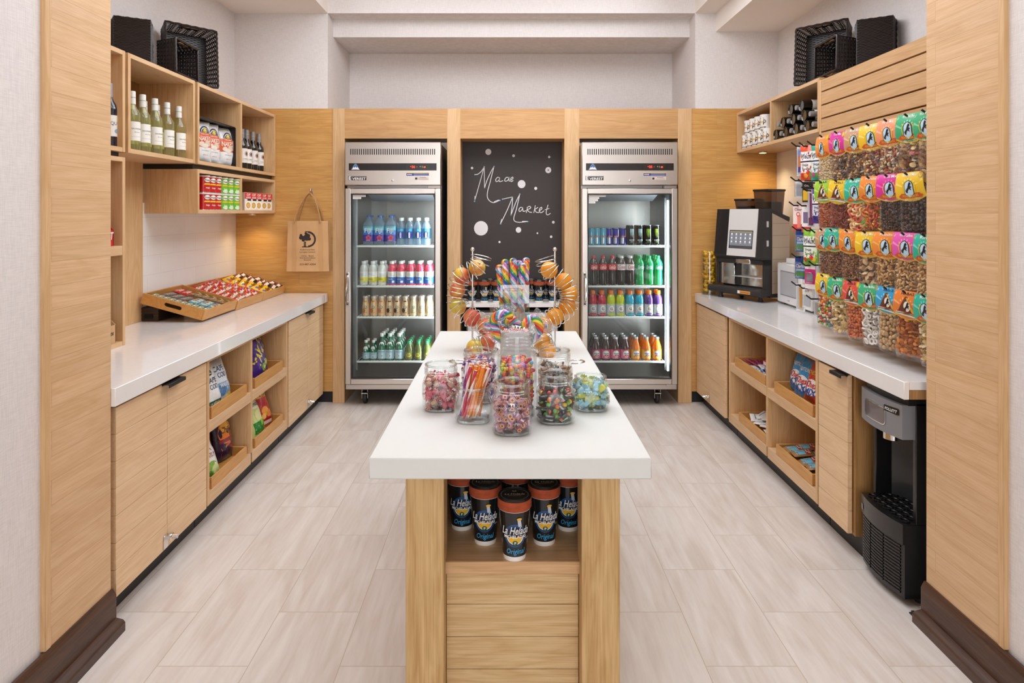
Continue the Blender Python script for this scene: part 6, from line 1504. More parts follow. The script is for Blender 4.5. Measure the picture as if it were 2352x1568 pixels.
def spiral(label, pole_x, P_, ys, side):
    r = T('fruit_stand', label, 'fruit stand', (pole_x, 3.075, ZC)); o = Vector(r.location)
    m = MB(); m.tube([(0, 0, .004), (0, 0, .455)], .0045, CHROME, 10); m.blob((0, 0, .460), (.0105, .0105, .0105), CHROME, lod=2); P('pole', m, r)
    m = MB(); m.tube([(side * -.05 + .070 * cos(a), -.06 + .070 * sin(a), .0035) for a in lins(0, 2 * pi * 35 / 36, 36)], .0032, CHROME, 8, True); m.tube([(0, 0, .0035), (side * -.05, -.06 + .0, .0035)], .003, CHROME, 8); P('base_ring', m, r)
    C = [Vector((PX(a, y), y, PZ(b_, y))) for (a, b_), y in zip(P_, ys)]
    first = C[0] + Vector((side * -.02, 0, .055)); path = [Vector(p) for p in spline([tuple(first)] + [tuple(c) for c in C], 24)]
    K = len(path); turns = 25; up = None; pts = []
    for k, p in enumerate(path):
        t = (path[min(k + 1, K - 1)] - path[max(k - 1, 0)]).normalized()
        if up is None: up = Vector((0, 1, 0))
        a = t.cross(up).normalized(); b_ = a.cross(t).normalized(); up = b_
        R = .0475; g = 2 * pi * turns * k / (K - 1); q = p + a * R * cos(g) + b_ * R * sin(g) - o; q.z = max(q.z, .004); pts.append(q)
    m = MB(); m.tube([tuple(p) for p in spline([tuple(p) for p in pts], 2)], .0019, PM('DADADA', .18, 1.0), 6); P('spiral_wire', m, r, label='coiled chrome wire')
    return C
ys = [3.06, 3.06, 3.06, 3.05, 3.02, 2.98, 2.93, 2.90]
CA = spiral('chrome spiral fruit stand of apples on the left of the island', -.158, [(1096, 614), (1061, 633), (1051, 667), (1052, 703), (1084, 730), (1116, 750), (1120, 786), (1090, 800)], ys, -1)
for i, c in enumerate(CA): KIT(APK[(1, 0, 0, 1, 2, 0, 2, 1)[i]], 'apple', 'red and yellow apple in the left spiral stand, %s' % nth(i, 8, 'top'), 'apple', group='apples in the spiral stand', mw=Matrix.Translation(c) @ Matrix.Rotation(.5 + i * .7, 4, 'Z') @ Matrix.Rotation(.9 + (i * 37 % 5) * .25, 4, 'X'))
CO = spiral('chrome spiral fruit stand of oranges on the right of the island', .227, [(1261, 620), (1294, 646), (1308, 675), (1303, 703), (1275, 727), (1247, 748), (1245, 785), (1256, 806)], ys, 1)
for i, c in enumerate(CO): KIT(ORK, 'orange', 'orange in the right spiral stand, %s' % nth(i, 8, 'top'), 'orange', group='oranges in the spiral stand', mw=Matrix.Translation(c) @ Matrix.Rotation(.5 + i * .7, 4, 'Z') @ Matrix.Rotation(1.6 + (i * 37 % 5) * .25, 4, 'X'))
# ------------------------------------------------------------------ right wall: canisters and wine in the wall shelf
ZR = 1.972 + .022
m = MB(); WC = PM('EFECE6', .3, coat=.3); m.lathe([(.040, 0), (.042, .003), (.042, .098)], WC, 24); f = cylf(.0424); BRN = PM('4A2A1C', .4)
m.deco(f, poly([(-.020, .030), (.018, .030), (.022, .040), (.022, .070), (.016, .084), (-.010, .084), (-.022, .066)]), BRN, .0004); m.deco(f, ring(.022, .055, .008, .013, 12, -pi / 2, pi / 2), BRN, .0004); m.deco(f, text('Joe', -.002, .056, .016, .032, .03), PM('E8B23A', .4), .0010); m.deco(f, rect(-.032, .034, .010, .018, 8, 1), PM('3A3432', .5), .0004); m.deco(f, text('COFFEE', 0, .014, .005, .045, .01), PM('EFECE6', .4), .0008)
t = MB(); t.lathe([(.0432, .096), (.0435, .105), (.041, .1065), (.0001, .1065)], PM('F4F1EC', .3), 24); KITS['canister'] = [('canister', m.mesh('canister')), ('lid', t.mesh('lid'))]
for lv, pxs in ((0, (1713, 1726, 1740, 1753, 1764)), (1, (1719, 1733.5, 1747, 1760))):
    for i, px in enumerate(pxs):
        yy = 5.10 - .104 * i - (.05 if lv else 0); KIT(KITS['canister'], 'coffee_canister', 'white coffee canister with brown cup mark, %s in the %s row' % (nth(i, len(pxs)), ('lower', 'upper')[lv]), 'canister', (1.872, yy, ZR + .1068 * lv), -pi / 2 + .35, 'white coffee canisters on the right wall shelf')
lie_b = Matrix.Rotation(pi / 2, 4, 'Y'); lie_c = Matrix.Rotation(-pi / 2, 4, 'Y')
rows = [(0, 8, 4.475), (1, 7, 4.436), (2, 3, 4.24)]; k = 0
for lv, n, y0 in rows:
    for i in range(n):
        yy = y0 - .0775 * i; zz = ZR + .0375 + .0672 * lv; flip = (i + lv) % 2
        ml = Matrix.Translation((1.832 if not flip else 2.136, yy, zz)) @ (lie_b if not flip else lie_c)
        KIT(KITS['red_wine'], 'wine_bottle', 'dark wine bottle lying %s out, %s in the %s row' % (('base', 'neck')[flip], nth(i, n), ('bottom', 'middle', 'top')[lv]), 'bottle', group='stacked wine bottles on the right wall shelf', mw=ml)

# ------------------------------------------------------------------ jar of rubber ducks
dj = T('glass_cylinder', 'tall clear glass cylinder of yellow rubber ducks beside the coffee machine', 'vase', (1.572, 5.095, ZC)); m = MB(); m.lathe([(.0545, .006), (.0565, 0), (.0565, .335), (.0535, .335), (.0535, .012), (.0001, .012)], GV, 32); P('glass_wall', m, dj)
m = MB(); YD = FW('FFC31A', .35); m.blob((0, 0, .013), (.019, .015, .013), YD, lod=2); m.blob((.010, 0, .031), (.0115, .0105, .0105), YD, lod=2); m.blob((-.018, 0, .020), (.008, .008, .006), YD, lod=1)
dk_ = m; bk = MB(); bk.blob((.022, 0, .030), (.006, .0055, .0022), FW('E2581E'), lod=1); ey = MB()
for s in (-1, 1): ey.blob((.0175, s * .0065, .035), (.0018, .0018, .0018), FW('1A1412'), lod=1)
KITS['duck'] = [('body', dk_.mesh('body')), ('beak', bk.mesh('beak')), ('eyes', ey.mesh('eyes'))]
rn = random.Random(9)
for lv in range(9):
    for i in range(5):
        a = lv * .9 + i * pi / 2.5 + rn.uniform(-.2, .2); q = .030
        KIT(KITS['duck'], 'rubber_duck', 'yellow rubber duck in the glass cylinder', 'toy', group='rubber ducks in the glass cylinder', mw=Matrix.Translation((1.572 + q * cos(a), 5.095 + q * sin(a), ZC + .022 + .0345 * lv)) @ Matrix.Rotation(rn.uniform(0, 6.28), 4, 'Z') @ Matrix.Rotation(rn.uniform(-.7, .7), 4, 'X'))

# ------------------------------------------------------------------ coffee machine (front toward -Y in its own axes)
BKP = PM('1C1A1A', .3, coat=.3); BKM = PM('2A2726', .5); TAN = PM('C2AE98', .35, .3); SLVR = PM('EDECE9', .38, .25); MIR = PM('C9C5C0', .08, 1.0)
cmx = T('coffee_machine', 'black and silver bean-to-cup coffee machine on the right worktop', 'coffee machine', ((1.81 + 1.596) / 2, (4.60 + 5.0) / 2, ZC), radians(-61.9)); W = .227
m = MB(); m.box(-W + .01, W - .004, .062, .26, .03, .575, BKM, .004); V = [(-W + .01, .06, .575), (W - .004, .06, .575), (W - .004, .26, .575), (-W + .01, .26, .575), (-W + .01, .06, .66), (W - .004, .06, .66), (W - .004, .26, .60), (-W + .01, .26, .60)]
m.add(V, [(3, 2, 1, 0), (4, 5, 6, 7), (0, 1, 5, 4), (1, 2, 6, 5), (2, 3, 7, 6), (3, 0, 4, 7)], BKM); P('body', m, cmx)
m = MB(); V = [(W - .0035, .075, .06), (W - .0035, .252, .06), (W - .0035, .252, .565), (W - .0035, .075, .628)]; m.add(V + [(x + .004, y, z) for x, y, z in V], [(3, 2, 1, 0), (4, 5, 6, 7), (0, 1, 5, 4), (1, 2, 6, 5), (2, 3, 7, 6), (3, 0, 4, 7)], TAN)
for z in (.13, .215, .30, .385, .47, .555): m.box(W - .001, W + .0008, .076, .251, z, z + .0025, PM('8A7A68', .5))
P('side_panel', m, cmx)
def slab(x0, x1, pts, mat, mm=None):
    """Extrude a profile in Y-Z along X."""
    mm = mm or MB(); n = len(pts); V = [(x0, y, z) for y, z in pts] + [(x1, y, z) for y, z in pts]
    return mm.add(V, [tuple(range(n))[::-1], tuple(range(n, 2 * n))] + [(i, (i + 1) % n, n + (i + 1) % n, n + i) for i in range(n)], mat)
hd = [(.06, .30), (.06, .66), (.012, .66), (-.022, .315), (-.012, .30)]
P('head', slab(-W, W, hd, BKM), cmx)
hs = lambda x, z: (x, .012 - .034 * (.66 - z) / .345 - .0012, z)
m = MB(); m.grid(hs, lins(-W + .004, -.098, 3), lins(.325, .655, 4), BKP); P('left_glass', m, cmx, label='glossy black front panel')
m = MB(); m.grid(lambda x, z: (hs(x, z)[0], hs(x, z)[1] - .006, z), lins(-.098, .165, 3), lins(.318, .659, 5), SLVR)
for xx in (-.098, .165): m.grid(lambda u, z, xx=xx: (xx, hs(xx, z)[1] - .006 * u, z), lins(0, 1, 2), lins(.318, .659, 5), SLVR, flip=xx < 0)
m.grid(lambda x, u: (x, hs(x, .318)[1] - .006 * u, .318), lins(-.098, .165, 2), lins(0, 1, 2), SLVR); sp_ = P('front_panel', m, cmx, label='brushed silver front panel')
hq = lambda x, z: (x, hs(x, z)[1] - .0064, z); m = MB(); m.deco(hq, rect(-.082, .135, .372, .505, 3, 3), PM('3A3A3E', .2), .0006); m.deco(hq, rect(-.076, .129, .392, .499, 3, 3), PM('6E7078', .2, emit=.5), .0010); m.deco(hq, rect(-.076, .129, .488, .499, 3, 1), PM('8A8468', .3, emit=.3), .0012)
for r_ in range(3):
    for c_ in range(5): m.deco(hq, disc(-.058 + .042 * c_, .476 - .027 * r_, .0065, n=10), PM('D6D8DA', .4, emit=.6), .0014); m.deco(hq, rect(-.067 + .042 * c_, -.049 + .042 * c_, .463 - .027 * r_, .4655 - .027 * r_, 1, 1), PM('B0B2B6', .4, emit=.4), .0014)
m.deco(hq, rect(-.076, .129, .376, .388, 3, 1), PM('55565A', .3), .0010); SUB('touch_screen', m, sp_, 'dark touch screen with drink icons')
m = MB(); m.box(-.03, .105, -.012, .05, .262, .3005, CHROME, .006); P('spout', m, cmx, label='chrome coffee spout')
m = MB(); m.box(-W + .015, W - .02, .058, .063, .10, .262, MIR); m.box(-.066, -.058, .030, .062, .10, .262, BKM); m.box(-W + .004, -W + .016, .0, .062, .10, .30, BKM); m.box(W - .022, W, .0, .062, .085, .30, BKM); m.box(-W, W, .0, .062, .262, .3005, BKM); m.box(-W + .016, -.066, .02, .03, .10, .262, MIR, .006); P('brew_recess', m, cmx, label='mirror-bright cup recess')
m = MB(); m.box(-.075, W - .026, -.005, .058, .165, .170, PM('E2E2E0', .25, .5), .001); P('cup_shelf', m, cmx)
m = MB(); slab(-W - .035, W + .002, [(-.055, .050), (-.055, .075), (-.045, .088), (.062, .088), (.062, .05), (-.02, .035)], BKM, m)
for i in range(22): m.box(-W + .02 + .019 * i, -W + .031 + .019 * i, -.04, .05, .0875, .0890, PM('8A8886', .3, .8))
P('drip_tray', m, cmx)
m = MB(); m.box(.03, .145, -.0562, -.0550, .052, .073, PM('E6E2DA', .5)); m.box(.052, .145, -.0566, -.0560, .053, .072, PM('E0892A', .5)); m.deco(lambda x, z: (x, -.0567, z), text('CAUTION HOT', .098, .062, .008, .08, .01), PM('3A2A1A', .5), .0003); P('warning_label', m, cmx)
for x, y in ((-.17, -.01), (.17, .02), (-.18, .22), (.18, .22)):
    m = MB(); m.lathe([(.018, 0), (.020, .006), (.014, .016), (.014, .036)], BKM, 14, (x, y, 0)); P('foot', m, cmx)
for z in (.395, .53):
    m = MB(); m.box(W - .001, W + .003, .015, .035, z, z + .042, PM('D9D6D0', .3, .6), .001); P('hinge_plate', m, cmx)
AMB = glass('bean_hopper', 'A89888', .06, .5, .05, milk=.12); BEAN = PM('2E1C12', .4, var=.3)
for x0, x1, zb, zt, lb in ((-.12, .035, .62, .735, 'smaller'), (.055, .215, .60, .80, 'larger')):
    m = MB(); loft(m, [[(a * ((x1 - x0) / 2 + q) + (x0 + x1) / 2, b_ * (.085 + q) + .15, z) for a, b_ in ((-1, -.8), (-.8, -1), (.8, -1), (1, -.8), (1, .8), (.8, 1), (-.8, 1), (-1, .8))] for z, q in ((zb, -.012), (zt - .014, 0))], AMB)
    hp = P('bean_hopper', m, cmx, label=lb + ' smoky bean hopper')
    m = MB(); loft(m, [[(a * ((x1 - x0) / 2 + .004) + (x0 + x1) / 2, b_ * .090 + .15, z) for a, b_ in ((-1, -.8), (-.8, -1), (.8, -1), (1, -.8), (1, .8), (.8, 1), (-.8, 1), (-1, .8))] for z in (zt - .014, zt)], BKP); SUB('lid', m, hp)
    m = MB(); loft(m, [[(a * ((x1 - x0) / 2 - .016) + (x0 + x1) / 2, b_ * .07 + .15, z) for a, b_ in ((-1, -.8), (-.8, -1), (.8, -1), (1, -.8), (1, .8), (.8, 1), (-.8, 1), (-1, .8))] for z in (zb + .005, zb + (zt - zb) * .55)], BEAN); bo = SUB('coffee_beans', m, hp); bo['kind'] = 'stuff'

# ------------------------------------------------------------------ microwave and the things on it
WM = PM('ECEAE8', .25, coat=.4); mw = T('microwave', 'white microwave oven on the right worktop beside the coffee machine', 'microwave', (2.02, 4.36, ZC), -pi / 2); W = .255
m = MB(); m.box(-W, W, -.096, .105, .012, .285, WM, .008); P('body', m, mw)
m = MB(); m.box(-W, .115, -.118, -.097, .014, .284, WM, .006); dr = P('door', m, mw)
m = MB(); m.box(-W + .055, .075, -.1192, -.117, .065, .235, PM('8F8E90', .3), .001); m.box(-W + .062, .068, -.1197, -.119, .072, .228, PM('C3C1C4', .15, coat=.5)); SUB('window', m, dr, 'grey mesh window')
m = MB(); m.box(.118, W, -.116, -.097, .014, .284, WM, .005); cpn = P('control_panel', m, mw)
m = MB(); m.box(.135, .24, -.1172, -.1155, .235, .265, PM('3A3A3C', .2)); SUB('display', m, cpn, 'dark digital display')
m = MB(); 
for r_ in range(5):
    for c_ in range(3): m.box(.140 + .035 * c_, .164 + .035 * c_, -.1172, -.1155, .200 - .032 * r_, .216 - .032 * r_, PM('B9B8B8', .4), .001)
k_ = SUB('keypad', m, cpn, 'grey keypad buttons'); k_['kind'] = 'stuff'
m = MB(); m.deco(lambda x, z: (x, -.1181, z), text('SHARP', -.07, .038, .008, .036, .01), PM('8A8A8C', .4), .0004); SUB('brand_mark', m, dr)
for x in (-.21, .21):
    for y in (-.08, .085): m = MB(); m.lathe([(.012, 0), (.012, .0125)], BKM, 12, (x, y, 0)); P('foot', m, mw)
m = MB(); m.box(-.075, .075, -.05, .05, 0, .035, WM, .004); ONE('napkin_box', m, 'white napkin box on top of the microwave', 'box', (1.985, 4.46, ZC + .2855), -pi / 2 + .1)
og = T('straw_caddy', 'dark mesh caddy with pink stirrers on top of the microwave', 'caddy', (2.00, 4.24, ZC + .2855)); m = MB()
for x0, x1, y0, y1 in ((-.06, .06, -.06, -.055), (-.06, .06, .055, .06), (-.06, -.055, -.055, .055), (.055, .06, -.055, .055)): m.box(x0, x1, y0, y1, 0, .065, glass('smoky_plastic', '7A7472', .08, .6, .05, milk=.3))
m.box(-.06, .06, -.06, .06, 0, .004, BKM); P('caddy_walls', m, og)
for i in range(8):
    m = MB(); m.tube([(0, 0, 0), (.004, .002, .088)], .0032, FW(('E27AA8', 'D9D2D6', 'C86AA0')[i % 3]), 7); ONE('stirrer', m, ('pink', 'white', 'purple')[i % 3] + ' stirrer standing in the dark caddy', 'stirrer', (1.965 + .02 * (i % 4), 4.205 + .05 * (i // 4), ZC + .290), 0, 'stirrers in the caddy')

# ------------------------------------------------------------------ ice and water dispenser
ice = T('ice_dispenser', 'black ice and water dispenser under the near end of the right worktop', 'dispenser', (1.70, 2.650, 0)); yc_, hw_ = 2.650, .147
xf_ = lambda y, b_=.022: 1.517 - b_ * (1 - ((y - yc_) / hw_) ** 2)
IB = PM('161414', .32, coat=.2); GR = PM('8B8C8F', .4, .2); DGR = PM('3C4044', .3, coat=.3)
def curved(y0, y1, z0, z1, back, mat, b_=.022, off=0.0, n=13, cap=True):
    m = MB(); ys = lins(y0, y1, n); V = [(xf_(y, b_) + off, y, z) for z in (z0, z1) for y in ys] + [(back, y, z) for z in (z0, z1) for y in ys]; Fc = []
    for i in range(n - 1):
        Fc += [(i, i + n, i + n + 1, i + 1), (2 * n + i, 2 * n + i + 1, 3 * n + i + 1, 3 * n + i), (i, i + 1, 2 * n + i + 1, 2 * n + i), (n + i, 3 * n + i, 3 * n + i + 1, n + i + 1)]
    Fc += [(0, 2 * n, 3 * n, n), (n - 1, 2 * n - 1, 4 * n - 1, 3 * n - 1)]
    return m.add(V, Fc, mat)
m = curved(yc_ - hw_, yc_ + hw_, .03, .31, 2.10, IB); 
m.box(1.70, 2.10, yc_ - hw_, yc_ + hw_, .31, .775, IB, .004); m.box(1.56, 1.71, yc_ - hw_, yc_ - hw_ + .022, .31, .775, IB, .003); m.box(1.56, 1.71, yc_ + hw_ - .022, yc_ + hw_, .31, .775, IB, .003); P('body', m, ice, True)
P('top_cap', curved(yc_ - hw_, yc_ + hw_, .765, .792, 2.10, IB, .022, .015), ice, True)
hp = P('head_panel', curved(yc_ - hw_ + .004, yc_ + hw_ - .004, .635, .766, 1.72, GR, .022, -.006), ice, True, 'grey curved head panel')
m = MB(); fs_ = lambda y, z: (xf_(yc_ - y) - .0062, yc_ - y, z)
sh = []
def rrect(cy, cz, a, b_, r_=.5):
    V = []
    for q in range(4):
        for i in range(6):
            g = pi / 2 * q + pi / 2 * i / 5; sx, sz = ((1, 1), (-1, 1), (-1, -1), (1, -1))[q]; V.append((cy + sx * (a - b_ * r_) + b_ * r_ * cos(g), cz + sz * (b_ - b_ * r_) + b_ * r_ * sin(g)))
    return fan(V)
m.deco(fs_, rrect(-.016, .697, .078, .036), CHROME, .0016); m.deco(fs_, rrect(-.016, .697, .074, .032), PM('6B5F5E', .15, coat=.5), .0022); SUB('oval_window', local(m, ice), hp, 'dark oval sensor window')
m = MB(); m.deco(fs_, rrect(.092, .735, .038, .0125, .4), PM('121212', .3), .0022); m.deco(fs_, rrect(.092, .735, .0395, .0138, .4), CHROME, .0014); m.deco(fs_, text('FOLLETT', .092, .735, .0110, .060, .02, .15), PM('F2F2F0', .4), .0034); SUB('brand_badge', local(m, ice), hp)
m = MB(); m.lathe([(.034, -.05), (.034, .0)], CHROME, 20, (1.565, 2.665, .637)); m.box(1.530, 1.60, 2.64, 2.70, .628, .640, IB, .004); P('chute', m, ice, True, 'chrome ice chute')
m = MB(); n = 12; ysr = lins(yc_ - hw_ + .022, yc_ + hw_ - .022, n); rc = lambda y: 1.60 + .095 * (1 - ((y - yc_) / hw_) ** 2); m.grid(lambda y, z: (rc(y), y, z), ysr, lins(.31, .64, 3), DGR, flip=True); P('recess_back', m, ice, True, 'grey curved recess')
m = curved(yc_ - hw_ + .002, yc_ + hw_ - .002, .235, .312, 1.72, IB, .022, -.006)
rn = random.Random(4)
for i in range(7):
    for j in range(4):
        y = yc_ - .115 + .037 * i + (.02 if j % 2 else 0); x = 1.535 + .036 * j
        if x > xf_(y) + .02 and abs(y - yc_) < .128: m.tube([(x + .015 * cos(a) * 1.0, y + .019 * sin(a), .3145) for a in lins(0, 2 * pi * 9 / 10, 10)], .0032, PM('0C0C0C', .3), 5, True)
P('drip_tray', m, ice, True, 'black drip tray with pebble grille')
m = MB(); GV_ = lambda y, z: (xf_(y) - .0012, y, z)
for k in range(15):
    z = .045 + .0125 * k
    for y0, y1 in ((yc_ - .130, yc_ - .05), (yc_ - .042, yc_ + .042), (yc_ + .05, yc_ + .130)):
        ysb = lins(y0, y1, 7); V = [(xf_(y) - .004, y, z) for y in ysb] + [(xf_(y) - .004, y, z + .006) for y in ysb] + [(xf_(y) + .001, y, z) for y in ysb] + [(xf_(y) + .001, y, z + .006) for y in ysb]; n = 7; Fc = []
        for i in range(n - 1): Fc += [(i, i + n, i + n + 1, i + 1), (i, i + 1, 2 * n + i + 1, 2 * n + i), (n + i, 3 * n + i, 3 * n + i + 1, n + i + 1)]
        m.add(V, Fc, PM('2A2727', .35))
lv_ = P('louvre_panel', m, ice, True, 'black louvred lower panel'); lv_['kind'] = 'stuff'
m = MB(); fs2 = lambda y, z: (xf_(yc_ - y) - .0012 - .006, yc_ - y, z); m.deco(fs2, rect(-.138, -.118, .25, .275, 2, 2), PM('8E8E90', .4), .0008); P('rating_label', m, ice, True)
for x, y in ((1.60, 2.54), (1.60, 2.76), (2.02, 2.54), (2.02, 2.76)): m = MB(); m.lathe([(.02, 0), (.016, .031)], BKM, 12, (x, y, 0)); P('foot', m, ice, True)
m = MB()
for k in range(7): m.box(1.515 + .03 * k, 1.528 + .03 * k, 2.435, 2.462, .0005, .012, PM('2A2827', .4))
m.box(1.51, 1.72, 2.43, 2.466, .0, .004, BKM); ONE('floor_grille', m, 'small black floor grille at the foot of the ice dispenser', 'grille', (0, 0, .0005))

# ------------------------------------------------------------------ trays in the right open shelves
def rtray(label, yc, z, L, W=.27, dx=0.0): r = T('bamboo_tray', label, 'tray', (XDR + W / 2 + .004 + dx, yc, z), RGT); tray_panels(r, L, W, .058, TT, BAMB); return r
ytR = {'A': 4.06, 'B': 3.43}
rtray('bamboo tray of gum and mints, far cell of the upper right open shelf', 4.06, .501, .50); rtray('bamboo tray of white packets, far cell of the lower right open shelf', 4.02, .161, .44)
rtray('bamboo tray of snack mix bags, near cell of the upper right open shelf', 3.45, .501, .46); rtray('bamboo tray of blue fruit packets, near cell of the lower right open shelf', 3.44, .161, .43)
rn = random.Random(12)
def rput(kitn, name, label, group, x, y, z, rot, tilt=0.0, cat='packet'): KIT(KITS[kitn], name, label, cat, group=group, mw=Matrix.Translation((x, y, z)) @ Matrix.Rotation(rot, 4, 'Z') @ Matrix.Rotation(tilt, 4, 'X'))
def BOX(name, w, d, h, col, band, txt):
    m = MB(); m.box(-w / 2, w / 2, -d / 2, d / 2, 0, h, PM(col, .4), .001); m.deco(lambda x, y: (x, y, h + .0002), rect(-w / 2 + .004, w / 2 - .004, -d * .1, d * .38, 2, 1), PM(band, .4), .0003); m.deco(lambda x, y: (x, y, h + .0002), text(txt, 0, -d * .28, d * .2, w * .8, .02), PM('F4F0EC', .4), .0006)
    m.deco(lambda x, z: (x, -d / 2 - .0002, z), rect(-w / 2 + .003, w / 2 - .003, h * .2, h * .8, 2, 1), PM(band, .4), .0003); KITS[name] = [(name, m.mesh(name))]
BOX('mint_box', .08, .05, .035, 'C8242E', 'F0ECE8', 'MINT')
BK('gum_red', .04, .085, .014, 'B82A3A', [(rect(-.014, .014, .02, .065, 3, 3), FT('3A2A6A'), .0004), (text('-', 0, .043, .02, .04, .02, 0, pi / 2), FT('F2F0EE'), .001)]); BK('gum_blue', .04, .085, .014, '4A86C0', [(rect(-.014, .014, .02, .065, 3, 3), FT('E6ECF2'), .0004), (text('EXTRA', 0, .043, .012, .045, .02, 0, pi / 2), FT('2A4A8A'), .001)]); BK('gum_white', .04, .085, .014, 'E6E6E8', [(rect(-.014, .014, .02, .065, 3, 3), FT('C9D2DC'), .0004)])
for q in range(2):
    for i in range(4):
        rput('gum_red', 'gum_pack', 'red and purple gum pack in the upper right tray', 'red gum packs in the upper right tray', 1.54 + .048 * i, 4.255 - .092 * q, .530 + .006 * (i % 2), .2 + rn.uniform(-.2, .2), .12)
        rput('gum_white', 'gum_pack', 'white gum pack in the upper right tray', 'white gum packs in the upper right tray', 1.54 + .048 * i, 4.07, .535 + .006 * (i % 2), .1 + rn.uniform(-.2, .2), .12) if q else None
        rput('gum_blue', 'gum_pack', 'blue and white gum pack in the upper right tray', 'blue gum packs in the upper right tray', 1.54 + .048 * i, 3.985 - .092 * q, .536 + .006 * (i % 2), -.1 + rn.uniform(-.2, .2), .12)
for i in range(3): rput('mint_box', 'mint_box', 'red and white mint box, %s in the upper right tray' % nth(i, 3, 'front'), 'mint boxes in the upper right tray', 1.625 + .056 * i, 4.055 - .01 * i, .552 + .002 * i, RGT, 0, 'box')
BK('white_sachet', .06, .10, .016, 'EDEBE8', [(rect(-.004, .004, .02, .08, 2, 4), FT('8A9AAA'), .001)]); BK('sugar_sachet', .05, .08, .010, 'F2F0EC', [(rect(-.016, .016, .02, .06, 3, 3), FT('D88A3A'), .0006)])
for i in range(12): rput('white_sachet', 'sachet', 'white sachet piled in the lower far tray', 'white sachets in the lower right tray', 1.57 + .055 * (i % 3) + rn.uniform(-.01, .01), 4.14 - .06 * (i // 3), .206 + .016 * (i % 3), rn.uniform(-1.2, 1.2), rn.uniform(-.3, .3))
for i in range(6): rput('sugar_sachet', 'sachet', 'orange and white sachet at the near end of the lower far tray', 'orange sachets in the lower right tray', 1.56 + .05 * (i % 3), 3.905 - .045 * (i // 3), .196 + .006 * (i % 2), rn.uniform(-.5, .5), rn.uniform(-.1, .1))
crisp_bag('chex_blue', .16, .235, .07, '2F80B8', [(rect(-.07, .07, .115, .225, 10, 5), FOIL('3A94CC'), .0004), (text('TRADITIONAL', 0, .150, .020, .13, .01, .15), W_, .0012), (disc(.02, .20, .03, .016, n=12), FOIL('6A7A9A'), .0010), (disc(0, .075, .062, .042, n=18), W_, .0008), (text('Chex', 0, .090, .032, .10, .03, .15), FOIL('C8282E'), .0014), (text('MIX', 0, .052, .032, .09, .04, .15), FOIL('2A4A9A'), .0014)], 31)
crisp_bag('chex_red', .16, .225, .07, 'B8321E', [(rect(-.07, .07, .125, .215, 10, 5), FOIL('C84A2A'), .0004), (text('CHEDDAR', 0, .160, .020, .11, .01, .15), FOIL('F2D04A'), .0012), (disc(0, .085, .062, .042, n=18), W_, .0008), (text('Chex', 0, .100, .032, .10, .03, .15), FOIL('C8282E'), .0014), (text('MIX', 0, .062, .032, .09, .04, .15), FOIL('2A4A9A'), .0014), (disc(.0, .025, .04, .018, n=12), FOIL('8A3A1A'), .0010)], 32)
for kn, lb, x, y, z in (('chex_blue', 'blue snack mix bag, farthest of three in the near upper tray', 1.60, 3.63, .515), ('chex_blue', 'blue snack mix bag, middle of three in the near upper tray', 1.575, 3.50, .515), ('chex_red', 'red snack mix bag, nearest of three in the near upper tray', 1.565, 3.37, .515)):
    KIT(KITS[kn], 'snack_bag', lb, 'bag', group='snack mix bags in the right shelf', mw=LEAN((x, y, z), RGT + .15, -.32))
BK('clif_pack', .085, .11, .026, '9A6A3A', [(rect(-.034, .034, .015, .062, 5, 3), FT('6FC0D8'), .0004), (poly([(-.014, .02), (.02, .03), (.004, .058), (-.016, .05)]), FT('2A4A6A'), .0009), (rect(-.034, .034, .064, .092, 5, 2), FT('B8242E'), .0004), (text('CLIF', 0, .078, .018, .055, .03), FT('F4F0E6'), .0012)])
for i in range(12): rput('clif_pack', 'snack_packet', 'brown and turquoise bar packet in the near lower tray', 'bar packets in the lower right tray', 1.580 + .062 * (i % 3) + rn.uniform(-.006, .006), 3.585 - .088 * (i // 3), .200 + .010 * (i % 2), RGT + rn.uniform(-.2, .2), rn.uniform(.05, .25))

# ------------------------------------------------------------------ hanging snack bags
FILM = glass('bag_film', 'FCFAF8', .045, .5, .10, 1.0, 42, milk=.02); HK = PM('141212', .4)
CT = {}
def contents(name, kind, cols, w, h, d, n, size, seed):
    """A bag-full of nuts or sweets: packed shapes filling the pouch."""
    rnd = random.Random(seed); m = MB(); ms = [PM(c, .45, var=.12) for c in cols]
    nx, nz = max(3, int(w / size / .95)), max(3, int(h / size / .86)); ny = 3
    for iz in range(nz):
        for ix in range(nx):
            for iy in range(ny):
                if iy == 1 and 0 < ix < nx - 1: continue
                x = -w / 2 + w * (ix + .5) / nx + rnd.uniform(-.3, .3) * size; z = .004 + h * (iz + .5) / nz + rnd.uniform(-.3, .3) * size; y = (-d / 2 + d * (iy + .5) / ny) * (1 - .5 * (abs(x) / (w / 2)) ** 2)
                mt = rnd.choice(ms); s = size * rnd.uniform(.42, .60); c = (x, y, z)
                if kind == 'nut': m.blob(c, (s * 1.2, s * .8, s * .75), mt, rrot(rnd), 1)
                elif kind == 'round': m.blob(c, (s * 1.05, s * .9, s * .9), mt, rrot(rnd), 2 if size > .013 else 1)
                elif kind == 'cashew': m.blob(c, (s * 1.3, s * .55, s * .6), mt, rrot(rnd), 1, .55)
                elif kind == 'ring':
                    R = rrot(rnd); mm = MB(); m.tube([tuple(Vector(c) + R @ Vector((s * .85 * cos(a), s * .85 * sin(a), 0))) for a in lins(0, 2 * pi * 9 / 10, 10)], s * .34, mt, 6, True)
                elif kind == 'flake': m.blob(c, (s * 1.3, s * 1.1, s * .22), mt, rrot(rnd), 1)
                elif kind == 'worm': m.blob(c, (s * 1.7, s * .42, s * .42), mt, rrot(rnd), 1, .5)
    CT[name] = m.mesh('contents')
TANS = ['D8B884', 'C9A066', 'E2C89A']
